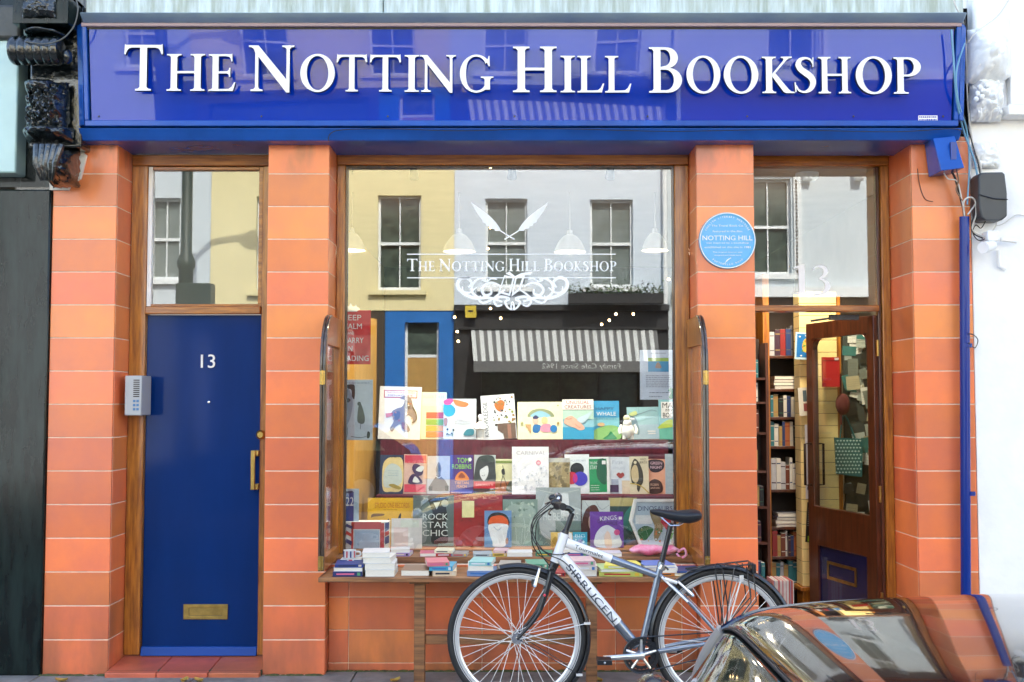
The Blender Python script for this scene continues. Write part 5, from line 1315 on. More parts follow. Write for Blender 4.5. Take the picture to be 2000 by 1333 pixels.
standing('tall white book titled CARNIVAL with a small pink mark', 1000, 1072, 874, 964, Y2-0.03, 0.02, S(245, 243, 246), [('t', 'CARNIVAL', .52, .87, .08, .8, S(185, 175, 180)), ('e', .72, .66, .07, .055, S(235, 150, 165)), ('e', .72, .66, .04, .02, S(245, 205, 210)), ('n', .05, .95, .08, .62, 70, .03, [S(215, 218, 228), S(225, 222, 235), S(200, 205, 215)], 12)], lean=6, zb=ZT[1])
low = [
 ('yellow record sleeve book titled STUDIO ONE RECORDS', 717, 806, 974, 1070, 0.10, S(245, 190, 20), [('t', 'STUDIO ONE RECORDS', .54, .84, .11, .76, S(190, 90, 20)), ('t', 'the first decade', .5, .75, .03, .3, S(150, 110, 20)), ('c', [(.08, .58), (.12, .66), (.36, .66), (.34, .62), (.14, .60)], S(130, 90, 20)), ('c', [(.66, .50), (.70, .64), (.74, .66), (.72, .48)], BK), ('c', [(.42, .40), (.46, .56), (.5, .44)], BK)], 0),
 ('dark grey book lettered ROCK STAR CHIC over a standing figure', 806, 886, 969, 1071, 0.04, S(95, 110, 108), [('c', [(.05, .1), (.1, .5), (.3, .6), (.35, .3), (.3, .08)], S(140, 150, 152)), ('c', [(.38, .99), (.42, .80), (.48, .66), (.44, .50), (.46, .30), (.48, .06), (.82, .06), (.86, .20), (.80, .40), (.84, .60), (.80, .80), (.86, .90), (.78, .98)], S(22, 24, 24)), ('p', [(.50, .86), (.66, .86), (.58, .72)], S(190, 198, 195)), ('e', .78, .84, .09, .07, S(150, 160, 158)), ('t', 'ROCK', .55, .58, .12, .62, S(225, 232, 228)), ('t', 'STAR', .55, .42, .12, .62, S(225, 232, 228)), ('t', 'CHIC', .55, .26, .12, .62, S(225, 232, 228))], 0),
 ('large red book with a pale yellow note stuck on its cover', 886, 981, 967, 1073, 0.05, S(165, 24, 26), [('n', .05, .95, .05, .95, 60, .03, [S(150, 30, 26), S(180, 50, 34), S(140, 20, 24)], 3), ('e', .2, .925, .11, .03, S(205, 110, 90)), ('e', .2, .925, .08, .018, S(165, 24, 26)), ('e', .82, .925, .11, .03, S(205, 110, 90)), ('e', .82, .925, .08, .018, S(165, 24, 26)), ('p', [(.4, .90), (.5, .92), (.4, .95)], S(215, 130, 110)), ('p', [(.6, .95), (.7, .92), (.6, .90)], S(215, 130, 110)), ('r', .17, .55, .42, .87, S(240, 232, 170))], 0),
 ('grey-green cloudy patterned book behind the bicycle handlebar', 982, 1050, 977, 1070, 0.06, S(130, 155, 148), [('c', [(.05, .7), (.2, .86), (.5, .92), (.8, .86), (.95, .7), (.8, .1), (.2, .1)], S(160, 180, 172)), ('n', .05, .95, .6, .95, 40, .05, [S(190, 205, 190), S(170, 190, 180), S(110, 135, 125)], 8), ('l', [(.6, .6), (.64, .4), (.62, .15)], .003, S(200, 215, 210))], 0),
 ('tall silver-grey fashion annual behind the bicycle stem', 1047, 1135, 954, 1070, 0.075, S(172, 182, 184), [('r', .0, .0, 1, .42, S(110, 132, 128)), ('c', [(.12, .2), (.1, .5), (.4, .5), (.4, .12)], S(178, 186, 190)), ('p', [(.55, .50), (.55, .90), (.72, .90), (.76, .5)], S(232, 236, 238)), ('t', 'THE BEATLES', .5, .50, .13, .88, S(215, 222, 222)), ('r', .3, .24, 1, .255, S(80, 95, 92)), ('l', [(.05, .96), (.5, .90), (.95, .96)], .004, S(205, 212, 212))], 0),
 ('white line-drawn book with an auburn haired woman', 1137, 1192, 979, 1070, 0.09, S(205, 214, 216), [('c', [(.02, .02), (.0, .5), (.15, .8), (.45, .9), (.62, .74), (.7, .4), (.6, .0)], S(84, 34, 26)), ('c', [(.25, .4), (.25, .62), (.45, .7), (.55, .5), (.42, .34)], S(215, 180, 160)), ('l', [(.5, .98), (.7, .8), (.98, .9)], .002, GRY), ('l', [(.1, .98), (.3, .8)], .002, GRY)], 0),
 ('sand and teal hardback leaning behind the white framed book', 1190, 1245, 974, 1070, 0.11, S(195, 180, 120), [('r', 0, 0, 1, .82, S(44, 78, 78)), ('c', [(.5, .4), (.6, .7), (.98, .85), (.98, .3)], S(60, 140, 130))], 0),
 ('small pale blue book of an orange haired face', 946, 999, 999, 1071, 0.0, S(110, 150, 200), [('c', [(.12, .64), (.14, .82), (.3, .93), (.55, .95), (.80, .88), (.92, .72), (.90, .56), (.80, .62), (.3, .62)], S(30, 20, 24)), ('c', [(.16, .62), (.22, .80), (.42, .86), (.66, .86), (.84, .76), (.86, .60), (.5, .58)], S(235, 92, 30)), ('c', [(.18, .62), (.20, .36), (.30, .14), (.34, .02), (.74, .02), (.80, .2), (.84, .42), (.84, .62)], S(240, 242, 244)), ('l', [(.34, .56), (.5, .46), (.62, .54)], .003, S(120, 150, 190)), ('c', [(.78, .2), (.86, .26), (.88, .12), (.8, .08)], S(190, 140, 120))], 0),
 ('purple comic-style book with a pale long haired figure', 1153, 1218, 1001, 1071, -0.01, S(110, 50, 165), [('t', 'KINGS', .55, .82, .12, .5, W, .08), ('t', 'OF CHAOS', .52, .70, .10, .6, S(60, 20, 60), -.12), ('c', [(.18, .02), (.14, .3), (.3, .54), (.5, .62), (.66, .56), (.84, .4), (.9, .02)], S(220, 226, 238)), ('c', [(.46, .02), (.42, .3), (.52, .46), (.62, .3), (.64, .02)], S(238, 210, 195)), ('e', .80, .42, .09, .08, S(215, 80, 140)), ('r', .86, .78, .96, .86, W)], 0),
 ('small yellow and white picture book behind the head tube', 1076, 1118, 1041, 1074, -0.03, S(240, 200, 110), [('r', .32, .04, .98, .96, S(238, 240, 240)), ('c', [(.4, .2), (.5, .6), (.8, .7), (.95, .4), (.8, .15)], S(110, 130, 160)), ('c', [(.0, .1), (.1, .6), (.25, .7), (.3, .2)], S(190, 150, 60))], 0),
 ('small cyan picture book with a round blue figure', 1119, 1147, 1041, 1074, -0.035, S(40, 170, 205), [('t', 'BIG', .5, .78, .2, .7, S(200, 240, 250)), ('e', .52, .34, .22, .22, S(150, 170, 220)), ('n', .1, .9, .1, .6, 8, .08, [S(200, 240, 250), S(20, 110, 160)], 1)], 0),
]
for i, (lab, a, c, t, bt, dy, base, spec, ro) in enumerate(low):
    standing(lab, a, c, t, bt, Y1+dy, 0.016, base, spec, lean=5, zb=ZT[0])
# big book in a white faceted frame
x0, x1, zt_, zb_ = PX(1228, Y1), PX(1330, Y1), PZ(977, Y1), PZ(1071, Y1); w, h = x1-x0, zt_-zb_
hexo = [(.20, 0), (.80, 0), (1.0, .62), (.93, 1.0), (.10, 1.0), (.0, .55)]
T = Matrix.Translation((x0, Y1+0.0, ZT[0]+0.002)) @ Matrix.Rotation(math.radians(-5), 4, 'X')
def sc_(pts, k): return [((.5+(x-.5)*k)*w, (.5+(z-.5)*k)*h) for x, z in pts]
fb = thing('picture_annual', ((x0+x1)/2, Y1, ZT[0]), 'six-sided white framed dinosaur book behind the bicycle saddle', 'book', 'books on show in the window')
b = MB(); b.T = T; b.prism([sc_(hexo, 1), sc_(hexo, .88)[::-1]], -0.012, 0.03, W); b.build('frame', fb, smooth=0)
b = MB(); b.T = T; b.prism([sc_(hexo, .879)], 0.0, 0.02, S(190, 208, 222))
cover(b, w, h, 0.0, [('t', 'DINOSAURS', .5, .80, .10, .66, S(40, 60, 110)), ('r', .12, .48, .44, .66, W), ('c', [(.20, .18), (.16, .34), (.30, .44), (.46, .38), (.40, .26), (.30, .14)], S(30, 100, 50)), ('c', [(.40, .76), (.52, .70), (.66, .50), (.62, .34), (.56, .20), (.50, .12), (.46, .24), (.48, .44), (.42, .6)], S(150, 130, 90)), ('c', [(.60, .54), (.74, .64), (.80, .50), (.72, .36), (.66, .44)], S(190, 30, 60)), ('c', [(.76, .2), (.82, .4), (.88, .34), (.86, .16)], S(80, 150, 50)), ('n', .2, .85, .12, .4, 24, .03, [S(200, 180, 90), S(50, 120, 60), S(230, 235, 240), S(220, 120, 60)], 5)])
b.build('cover', fb, smooth=0)
# union flag gift box
ub = thing('flag_gift_box', (PX(712, 0.38), 0.38, ZT[0]), 'red, white and blue union flag gift box with a clear front', 'gift box')
b = MB(); xa, xb, za, zb = PX(672, .36), PX(760, .36), ZT[0]+0.001, PZ(1020, .36)
UR, UB = S(215, 60, 60), S(40, 60, 130)
b.box(xa, xb, .37, .47, za, zb, W)
def urect(px0, px1, p0, p1, col, n): b.box(PX(px0, .37), PX(px1, .37), .3695-0.0006*n, .3699-0.0006*n, PZ(p1, .37), PZ(p0, .37), col)
urect(688, 746, 1020, 1034, UR, 1); urect(744, 752, 1022, 1076, UR, 1); urect(688, 692, 1026, 1074, UR, 1)
for i, (p_, col) in enumerate([([(674, 1022), (688, 1028), (688, 1034), (674, 1028)], UB), ([(673, 1034), (688, 1044), (688, 1050), (673, 1042)], UR), ([(673, 1050), (688, 1058), (686, 1066), (673, 1058)], UB), ([(752, 1022), (760, 1020), (760, 1034), (752, 1040)], UB), ([(752, 1050), (760, 1046), (760, 1060), (752, 1064)], UB), ([(752, 1040), (760, 1036), (760, 1044), (752, 1048)], UR)]):
    b.prism([[(P(x, y, .37).x, P(x, y, .37).z) for x, y in p_]], .3675-0.0004*i, .3679, col)
b.build('carton', ub, smooth=0)
b = MB(); b.box(PX(694, .365), PX(742, .365), .3655, .3668, PZ(1072, .365), PZ(1036, .365), S(180, 200, 228)); b.build('clear_front', ub)
# translucent white booklet
standing('plain white booklet tinged pink standing beside the flag box', 764, 824, 1014, 1086, 0.36, 0.006, S(240, 232, 226), [('r', .08, .06, .55, .7, S(242, 212, 205)), ('r', .3, .7, .9, .95, S(232, 236, 220))], lean=4, name='booklet', cat='booklet', zb=ZT[0])
# figurines
CER = mat('white_ceramic', (0.80, 0.79, 0.75), rough=0.25, coat=0.5)
fx, fz = PX(938, Y3-0.02), ZT[2]
b = MB(); b.lathe((fx, Y3-0.02, fz), [(0.026, 0), (0.027, 0.006), (0.022, 0.01), (0.024, 0.05), (0.028, 0.085), (0.027, 0.105), (0.012, 0.118), (0.010, 0.122)], CER, n=18, sy=0.75)
b.ball((fx, Y3-0.02, fz+0.134), 0.0145, CER, n=14, sc=(0.85, 0.9, 1.1)); b.lathe((fx, Y3-0.017, fz+0.143), [(0.0145, 0), (0.016, 0.01), (0.010, 0.02), (0.002, 0.024)], CER, n=14)
for s in (-1, 1): b.tube(cr_spline([(fx+s*0.025, Y3-0.02, fz+0.104), (fx+s*0.033, Y3-0.028, fz+0.08), (fx+s*0.018, Y3-0.045, fz+0.072), (fx, Y3-0.046, fz+0.078)], 4), 0.008, CER, n=8)
tag(b.build('figurine', loc=(fx, Y3-0.02, fz)), 'small white robed figurine standing on the top shelf', 'figurine')
fx = PX(1226, Y3-0.03)
b = MB(); yb_ = Y3-0.03
b.ball((fx, yb_, fz+0.055), 0.048, CER, n=18, sc=(0.95, 0.8, 1.05)); b.ball((fx-0.003, yb_, fz+0.105), 0.030, CER, n=14); b.ball((fx-0.008, yb_, fz+0.140), 0.022, mat('pale_yellow_glaze', (0.78, 0.74, 0.45), rough=0.3), n=14)
b.lathe((fx+0.016, yb_-0.02, fz+0.135), [(0.010, 0), (0.007, 0.014), (0.002, 0.026)], CER, n=10, axis='X')
for s in (-1, 1): b.tube([(fx+s*0.024, yb_-0.01, fz+0.03), (fx+s*0.026, yb_-0.012, fz+0.004)], 0.013, CER, n=10); b.tube(cr_spline([(fx+s*0.04, yb_, fz+0.095), (fx+s*0.056, yb_-0.01, fz+0.065), (fx+s*0.05, yb_-0.014, fz+0.04)], 3), 0.011, CER, n=8)
tag(b.build('figurine', loc=(fx, yb_, fz)), 'plump white bird figurine with a yellow head on the top shelf', 'figurine')

# ---- posters and papers in the window
def sheet(name, label, px0, px1, pyt, pyb, Y, base, spec, cat, yaw=0, t=0.002, bend=0):
    pm_ = (pyt+pyb)/2; x0, x1 = PX(px0, Y, pm_), PX(px1, Y, pm_); zb, zt = PZ(pyb, Y), PZ(pyt, Y); w, h = x1-x0, zt-zb
    b = MB(); b.T = Matrix.Translation((x0, Y, zb)) @ Matrix.Rotation(math.radians(yaw), 4, 'Z')
    b.box(0, w, 0, t, 0, h, base); cover(b, w, h, 0.0, spec)
    return tag(b.build(name, loc=(x0, Y, zb), smooth=0), label, cat)
RP = S(205, 20, 36)
def kc():
    sp = [('e', .34, 1.02, .30, .05, W), ('r', .14, .97, .56, 1.02, W), ('p', [(.1, 1.03), (.16, 1.10), (.26, 1.05), (.34, 1.13), (.42, 1.05), (.52, 1.10), (.58, 1.03)], W)]
    for t, z, ww, cx in (('KEEP', .86, .62, .38), ('CALM', .70, .62, .40), ('AND', .575, .2, .36), ('CARRY', .44, .66, .44), ('ON', .29, .30, .26), ('READING', .11, .96, .46)): sp.append(('t', t, cx, z, .10 if t != 'AND' else .05, ww, W))
    return sp
sheet('poster', 'red poster lettered KEEP CALM AND CARRY ON READING', 664, 724, 606, 712, 0.40, RP, kc(), 'poster')
sheet('poster', 'pale poster of a half face with a small walking figure', 668, 728, 742, 860, 0.41, S(196, 206, 220), [('c', [(.0, .90), (.36, .92), (.42, .84), (.40, .68), (.32, .72), (.28, .84), (.0, .84)], S(46, 50, 60)), ('c', [(.0, .84), (.22, .84), (.34, .66), (.32, .48), (.22, .30), (.0, .20)], S(150, 160, 178)), ('c', [(.10, .66), (.18, .70), (.28, .66), (.18, .62)], S(40, 44, 54)), ('c', [(.04, .46), (.12, .48), (.08, .42)], S(60, 60, 72)), ('c', [(.50, .34), (.54, .56), (.62, .60), (.74, .40), (.72, .28), (.56, .28)], S(56, 52, 52)), ('e', .56, .60, .06, .035, S(50, 46, 48)), ('l', [(.62, .28), (.60, .18)], .003, BK), ('l', [(.3, .06), (.6, .04), (.8, .06)], .004, S(90, 90, 100)), ('c', [(.82, .04), (.84, .14), (.92, .12), (.90, .04)], BK), ('x', .1, .9, .93, .96, 1, S(150, 160, 175)), ('c', [(.0, -.0), (.02, .24), (.18, .22), (.16, .0)], S(34, 36, 44))], 'poster')
sheet('poster', 'blue and white card showing the number 22', 667, 701, 955, 1020, 0.405, S(185, 205, 220), [('r', .0, .0, .70, .90, S(24, 70, 150)), ('t', '-22', .40, .62, .26, .58, W), ('p', [(0, .9), (.4, .84), (.7, .9), (.6, .94)], S(30, 50, 100))], 'card')
sheet('notice', 'white notice with a blue and yellow picture and a green dinosaur', 1250, 1322, 684, 781, 0.315, S(226, 230, 242), [('x', .3, .7, .92, .95, 1, S(120, 120, 130)), ('r', .22, .56, .78, .84, S(165, 195, 60)), ('r', .22, .56, .78, .77, S(20, 150, 200)), ('c', [(.42, .64), (.46, .74), (.52, .74), (.58, .64)], S(150, 110, 80)), ('x', .16, .84, .24, .50, 7, S(160, 160, 175)), ('x', .25, .85, .12, .16, 1, S(120, 120, 130)), ('x', .25, .6, .04, .08, 1, S(120, 120, 130)), ('c', [(.78, .04), (.82, .14), (.76, .18), (.82, .24), (.90, .20), (.94, .08), (.88, .10), (.88, .02)], S(16, 140, 80))], 'notice')

# ---- lamps inside
def pendant(px, py_top, py_bot, Y, halfw_px, label):
    sc = FPX/(CAM_D+Y); x = PX(px, Y, py_top); z0, z1 = PZ(py_bot, Y), PZ(py_top, Y); r_ = halfw_px/sc
    t = thing('pendant_lamp', (x, Y, z1), label, 'pendant lamp', 'white pendant lamps in the shop'); H = z1-z0
    b = MB(); pr = [(r_, 0), (r_*0.97, 0.006), (r_*0.90, H*0.18), (r_*0.72, H*0.45), (r_*0.42, H*0.72), (r_*0.18, H*0.80), (r_*0.16, H)]
    inn = [(a*0.97-0.002, h_+0.001) for a, h_ in pr[::-1]]
    n = 28; vs = []; fs = []
    al = pr + inn[1:]
    for (rr, hh) in al:
        for q in range(n): a = 2*PI*q/n; vs.append((x+rr*math.cos(a), Y+rr*math.sin(a), z0+hh))
    for i in range(len(al)-1):
        for q in range(n): w_ = (q+1) % n; fs.append((i*n+q, i*n+w_, (i+1)*n+w_, (i+1)*n+q))
    b.add(vs, fs, SHADE); b.build('shade', t)
    b = MB(); b.tube([(x, Y, z1), (x, Y, 3.08)], 0.004, WIREW, n=6); b.build('flex', t)
    b = MB(); b.ball((x, Y, z0+H*0.35), 0.028, mat('dim_bulb', (1, .9, .75), emit=(1.0, 0.75, 0.45), estr=1.6), n=12); b.build('bulb', t)
    l = bpy.data.lights.new('pendant_light', 'POINT'); l.energy = 2; l.color = (1.0, 0.80, 0.55); l.shadow_soft_size = 0.04
    lo = bpy.data.objects.new('pendant_light', l); COL.objects.link(lo); lo.location = (0, 0, -H*0.93); lo.parent = t
pendant(897, 448, 492, 1.5, 33, 'white pendant lamp hanging nearest the crossed quills')
pendant(1113, 450, 493, 1.5, 32, 'white pendant lamp hanging in the middle of the window')
pendant(1279, 446, 490, 1.5, 27, 'ribbed white pendant lamp at the right of the window')
pendant(688, 446, 490, 1.5, 27, 'white pendant lamp half hidden by the left window frame')
for i, (x_, lab) in enumerate([(-0.62, 'left small spot lamp under the head of the window'), (0.0, 'middle small spot lamp under the head of the window'), (0.62, 'right small spot lamp under the head of the window')]):
    t = thing('added_spot', (x_, 0.46, 3.07), lab, 'spot lamp', 'spot lamps inside the window head')  # added spots, out of view behind the lintel, to brighten the books
    b = MB(); b.tube([(x_, 0.46, 3.075), (x_, 0.46, 3.03)], 0.008, WIREW, n=8); b.tube([(x_, 0.44, 3.04), (x_, 0.50, 2.985)], [0.022, 0.032], GREYPL, n=14); b.build('lamp_body', t)
    l = bpy.data.lights.new('added_spot_light', 'SPOT'); l.energy = 42; l.color = (1.0, 0.90, 0.76); l.spot_size = math.radians(75); l.spot_blend = 0.6; l.shadow_soft_size = 0.03
    lo = bpy.data.objects.new('added_spot_light', l); COL.objects.link(lo); lo.location = (0, 0.0, -0.10); lo.rotation_euler = (math.radians(7), 0, 0); lo.parent = t
fl = thing('fairy_lights', (PX(1100, 1.3), 1.3, PZ(600, 1.3)), 'string of small warm lights hanging inside the window', 'fairy lights')
pts = [(958, 445), (953, 486), (958, 603), (978, 622), (1175, 634), (1190, 626), (1203, 614), (1237, 614), (1306, 546), (888, 620), (893, 648), (895, 667), (1320, 536)]
for i, (px, py) in enumerate(pts):
    q = P(px, py, 1.3); b = MB(); b.ball(q, 0.0085, BULB, n=8); b.lathe((q.x, q.y, q.z+0.008), [(0.006, 0), (0.006, 0.014)], WIRE, n=6); b.build('bulb', fl)
for grp in ([(958, 445), (953, 486), (956, 550), (958, 603), (978, 622), (1080, 650), (1175, 634), (1190, 626), (1203, 614), (1237, 614), (1280, 580), (1306, 546), (1320, 536)], [(888, 590), (888, 620), (893, 648), (895, 667)]):
    b = MB(); b.tube(cr_spline([tuple(P(x, y-4, 1.3)) for x, y in grp], 4), 0.0018, WIRE, n=5); b.build('flex', fl)
# ---------------------------------------------------------------- trestle table under the window with piles of books
tb = thing('display_table', (0, -0.1, 0), 'narrow worn wooden shelf table standing under the shop window', 'table')
TZ = PZ(1128, -0.30)
b = MB()
xa, xb = -1.065, 1.10
b.box(xa, xb, -0.315, -0.12, TZ-0.026, TZ, OLDWOOD); b.box(xa+0.002, xb-0.002, -0.118, 0.098, TZ-0.026, TZ-0.0015, OLDWOOD)
b.build('table_top', tb, bevel=0.004)
for px in (820, 1155):
    x = PX(px, -0.22, 1220); b = MB(); b.box(x-0.030, x+0.030, -0.25, -0.19, 0.0, TZ-0.042, OLDWOOD); b.build('leg', tb, bevel=0.004)
    b = MB(); b.box(x-0.055, x+0.055, -0.27, 0.09, TZ-0.041, TZ-0.027, OLDWOOD); b.build('bearer', tb, bevel=0.003)
b = MB(); x0, x1 = PX(820, -0.22, 1220)+0.031, PX(1155, -0.22, 1220)-0.031
b.box(x0, x1, -0.235, -0.205, PZ(1258, -.22), PZ(1240, -.22), OLDWOOD); b.build('stretcher', tb, bevel=0.004)
random.seed(21)
SPC = [S(235, 235, 238), S(205, 40, 50), S(245, 200, 60), S(60, 120, 190), S(240, 225, 200), S(230, 110, 150), S(90, 170, 120), S(40, 44, 60)]
def spined(label): return 'white' not in label and 'clean' not in label and sum(map(ord, label)) % 5 < 4
def flat(label, px0, px1, pyb, thick, Y, col, depth=0.15, yaw=0, z=None, name='book', page=True, spec=None, grp='books piled on the outside table'):
    sc = FPX/(CAM_D+Y); x0, x1 = PX(px0, Y, pyb), PX(px1, Y, pyb); w = x1-x0; zb = PZ(pyb, Y) if z is None else z
    b = MB(); b.T = Matrix.Translation(((x0+x1)/2, Y, zb)) @ Matrix.Rotation(math.radians(yaw), 4, 'Z')
    c = 0.0015
    b.box(-w/2, w/2, 0, depth, 0, c, col); b.box(-w/2, w/2, 0, depth, thick-c, thick, col); b.box(-w/2, w/2, depth-c, depth, c, thick-c, col)
    fr_ = 0.0045 if spined(label) else 0.002
    b.box(-w/2+0.002, w/2-0.002, fr_, depth-c, c, thick-c, PAGE if page else col)
    if fr_ > 0.003:
        sp_c = SPC[len(label) % len(SPC)] if col in (W, PAGE) else col
        b.box(-w/2, w/2, 0.0005, 0.0035, c+0.0001, thick-c-0.0001, sp_c)
        b.box(-w*0.38, w*0.22, -0.0004, 0.0004, thick*0.34, thick*0.66, SPC[(len(label)*3+1) % len(SPC)] if col not in (W,) else BK)
        b.box(w*0.32, w*0.42, -0.0004, 0.0004, thick*0.2, thick*0.8, SPC[(len(label)*5+2) % len(SPC)])
    if spec: 
        for (a0, a1, b0, b1, cc) in spec: b.box(-w/2+w*a0, -w/2+w*a1, depth*b0, depth*b1, thick+0.0003, thick+0.0008, cc)
    o = tag(b.build(name, loc=((x0+x1)/2, Y, zb), smooth=0), label, 'book', grp)
    return zb+thick
def pile(px0, px1, Y, items, depth=0.16):
    z = TZ+0.0008
    for (lab, th, col, dx, dw, yaw) in items:
        th *= 1.22
        z = flat(lab, px0+dx, px1+dx+dw, 1120, th, Y, col, depth, yaw, z=z)+0.0006
NV, LB, PK, BR, TE, YG, LM = S(38, 50, 110), S(150, 195, 225), S(225, 110, 140), S(150, 120, 100), S(60, 150, 160), S(215, 220, 110), S(190, 215, 150)
pile(650, 708, -0.28, [('shiny navy patterned book at the bottom of the leftmost pile', .022, NV, 0, 0, 2), ('blue and white book second in the leftmost pile', .018, S(150, 165, 215), 1, -1, -2), ('navy paperback on top of the leftmost pile', .014, S(30, 60, 140), 4, -2, 4)], .20)
pile(713, 770, -0.28, [('thick white hardback at the foot of the tallest white pile', .030, W, 0, 0, 0), ('white hardback second up in the tall white pile', .028, S(240, 240, 242), -1, 2, 2), ('white hardback third up in the tall white pile', .026, W, -5, -2, -3), ('curling white book with black marks on top of the tall white pile', .022, S(225, 228, 232), -6, -4, 5)], .20)
pile(783, 838, -0.26, [('brown topped hardback with clean white pages', .026, BR, 0, 0, -1)], .22)
pile(842, 888, -0.27, [('cream paperback beneath the cyan edged one', .024, S(240, 215, 180), 3, 0, 2), ('paperback with a cyan edge in the curled stack', .020, S(60, 165, 205), -4, 0, -4), ('pink curled paperback on top of the cyan edged stack', .018, S(225, 130, 140), -8, -2, 8)], .20)
pile(912, 960, -0.27, [('pale blue hardback under the aqua topped stack', .024, S(120, 150, 200), 0, 8, -3), ('white hardback in the aqua topped stack', .022, W, 2, 2, 2), ('aqua curled paperback on its stack by the front wheel', .018, S(150, 205, 205), 3, -3, -6)], .20)
pile(972, 1012, -0.24, [('dark brown hardback near the top of the front wheel', .026, S(90, 72, 58), 0, 8, 3), ('grey patterned hardback on the dark brown one', .020, S(165, 158, 150), 1, 2, -3)], .2)
pile(1030, 1072, -0.22, [('teal hardback behind the front mudguard', .030, TE, 0, 0, 0), ('green hardback on the teal one behind the mudguard', .018, S(90, 160, 130), 1, -2, 4)], .2)
pile(1075, 1104, -0.27, [('small red book between the fork and the down tube', .016, S(170, 30, 40), 0, 0, -4)], .16)
pile(1112, 1166, -0.27, [('white hardback under the frame of the bicycle', .024, W, 0, 0, 2), ('cream hardback under the frame of the bicycle', .022, S(235, 225, 210), -2, 2, -2), ('pinkish hardback topping the pile under the top tube', .022, S(225, 190, 195), 0, -3, 4)], .2)
pile(1170, 1255, -0.28, [('broad pale yellow atlas lying under the top tube', .020, YG, 0, 0, -3), ('lime green paperback on the pale yellow atlas', .014, LM, 4, -10, 6), ('bright yellow paperback on the lime green one', .014, S(238, 225, 90), 10, -14, -8)], .22)
pile(1262, 1330, -0.26, [('orange edged book at the bottom right of the table', .014, S(225, 140, 60), 0, 0, 2), ('white hardback on the orange edged book', .022, W, -2, -4, -3), ('blue and white magazine over the white hardback', .012, S(90, 120, 205), -4, -6, 8)], .2)
pile(1318, 1376, -0.27, [('yellow annual at the right end of the table', .014, S(235, 200, 40), 0, 0, -6), ('navy striped annual on the yellow one at the right end', .010, S(60, 70, 130), 4, -4, 5)], .2)
# second row further in
def pile2(px0, px1, Y, items, depth=0.14):
    z = TZ+0.0008 if Y < -0.06 else WB+0.001
    for (lab, th, col, dx, dw, yaw) in items: z = flat(lab, px0+dx, px1+dx+dw, 1100, th, Y, col, depth, yaw, z=z)+0.0006
pile2(820, 868, 0.135, [('pink hardback lying on the sill by the white booklet', .02, PK, 0, 0, 3)], .14)
pile2(882, 912, 0.135, [('grey paperback lying on the sill', .018, S(170, 165, 160), 0, 0, -3)], .14)
pile2(925, 962, 0.135, [('pale grey-blue paperback lying on the sill', .016, S(180, 195, 200), 0, 0, 4)], .14)
pile2(990, 1040, 0.135, [('long white paperback lying on the sill behind the cables', .024, W, 0, 0, 0)], .14)
pile2(760, 800, 0.15, [('lilac paperback lying on the sill by the flag box', .02, S(190, 160, 210), 0, 0, -4), ('white paperback on the lilac one on the sill', .02, W, 3, -3, 5)], .13)
pile2(848, 884, 0.14, [('red paperback lying on the sill below the black lettered book', .018, S(190, 50, 50), 3, 0, 5), ('cream paperback on the red one on the sill', .018, CREAMC, 0, 0, -4)], .13)
pile2(962, 990, 0.14, [('yellow paperback lying on the sill', .018, S(225, 190, 70), 0, 0, 4), ('pale pink paperback on the yellow one on the sill', .016, S(230, 190, 195), 1, 0, -5)], .13)
pile2(1046, 1078, 0.14, [('green paperback lying on the sill behind the bicycle cables', .022, S(70, 140, 110), 0, 0, -4)], .13)
pile2(1092, 1150, 0.14, [('blue hardback lying on the sill behind the head tube', .02, S(60, 90, 170), 0, 0, 2), ('white hardback on the blue one on the sill', .02, W, -2, 0, -3)], .13)
pile2(1160, 1215, 0.135, [('white magazine lying on the sill under the purple book', .02, S(235, 225, 235), 0, 0, 0)], .14)
# pink gift bag and flag mug
gb = thing('pink_gift_pouch', (PX(1280, 0.16), 0.16, WB), 'crumpled bright pink pouch lying on the sill behind the saddle', 'pouch')
PKM = mat('pink_plastic', (0.72, 0.10, 0.24), rough=0.3, col2=(0.85, 0.45, 0.60), vscale=16, coat=0.4, bump=0.6, bscale=30)
b = MB()
from mathutils import noise as _ns
def pouch(u, v):
    a = 2*PI*u; bb = PI*v
    x, y, z = 0.150*math.sin(bb)*math.cos(a), 0.05*math.sin(bb)*math.sin(a), 0.030*math.cos(bb)
    n_ = _ns.noise(Vector((x*20, y*20, z*20)))*0.014
    return (PX(1278, .14)+x*(1+n_*5), 0.19+y+n_, WB+0.034+z+n_)
b.grid(pouch, 36, 18, PKM); b.build('pouch_body', gb, smooth=80)
b = MB(); b.tube(cr_spline([tuple(P(*q)) for q in ((1325, 1078, .16), (1336, 1072, .12), (1340, 1084, .12), (1330, 1090, .14), (1322, 1082, .16))], 4), 0.007, PKM, n=8); b.build('pouch_handle', gb)
fm = thing('flag_mug', (PX(690, -0.12), -0.12, TZ), 'union flag mug on its side box at the left end of the table', 'mug')
UFB = S(210, 40, 60)
mx, my, mz = PX(689, -0.10), -0.10, TZ
b = MB(); b.box(mx-0.058, mx+0.058, my-0.04, my+0.07, mz+0.001, mz+0.075, W); b.T = None
for i, (a0, a1, c0, c1, cc) in enumerate([(-.058, .058, .030, .046, UFB), (-.010, .010, .002, .074, UFB), (-.058, -.02, .052, .072, UB), (.02, .058, .052, .072, UB), (-.058, -.02, .004, .024, UB), (.02, .058, .004, .024, UB)]): b.box(mx+a0, mx+a1, my-0.0412-0.0004*i, my-0.0402-0.0004*i, mz+c0, mz+c1, cc)
b.build('carton', fm, smooth=0)
b = MB()
for q, (r_, h_) in enumerate([(0.03, 0)]): pass
b.lathe((mx-0.012, my+0.01, mz+0.076), [(0.034, 0), (0.036, 0.004), (0.036, 0.046), (0.033, 0.046), (0.032, 0.01)], W, n=24)
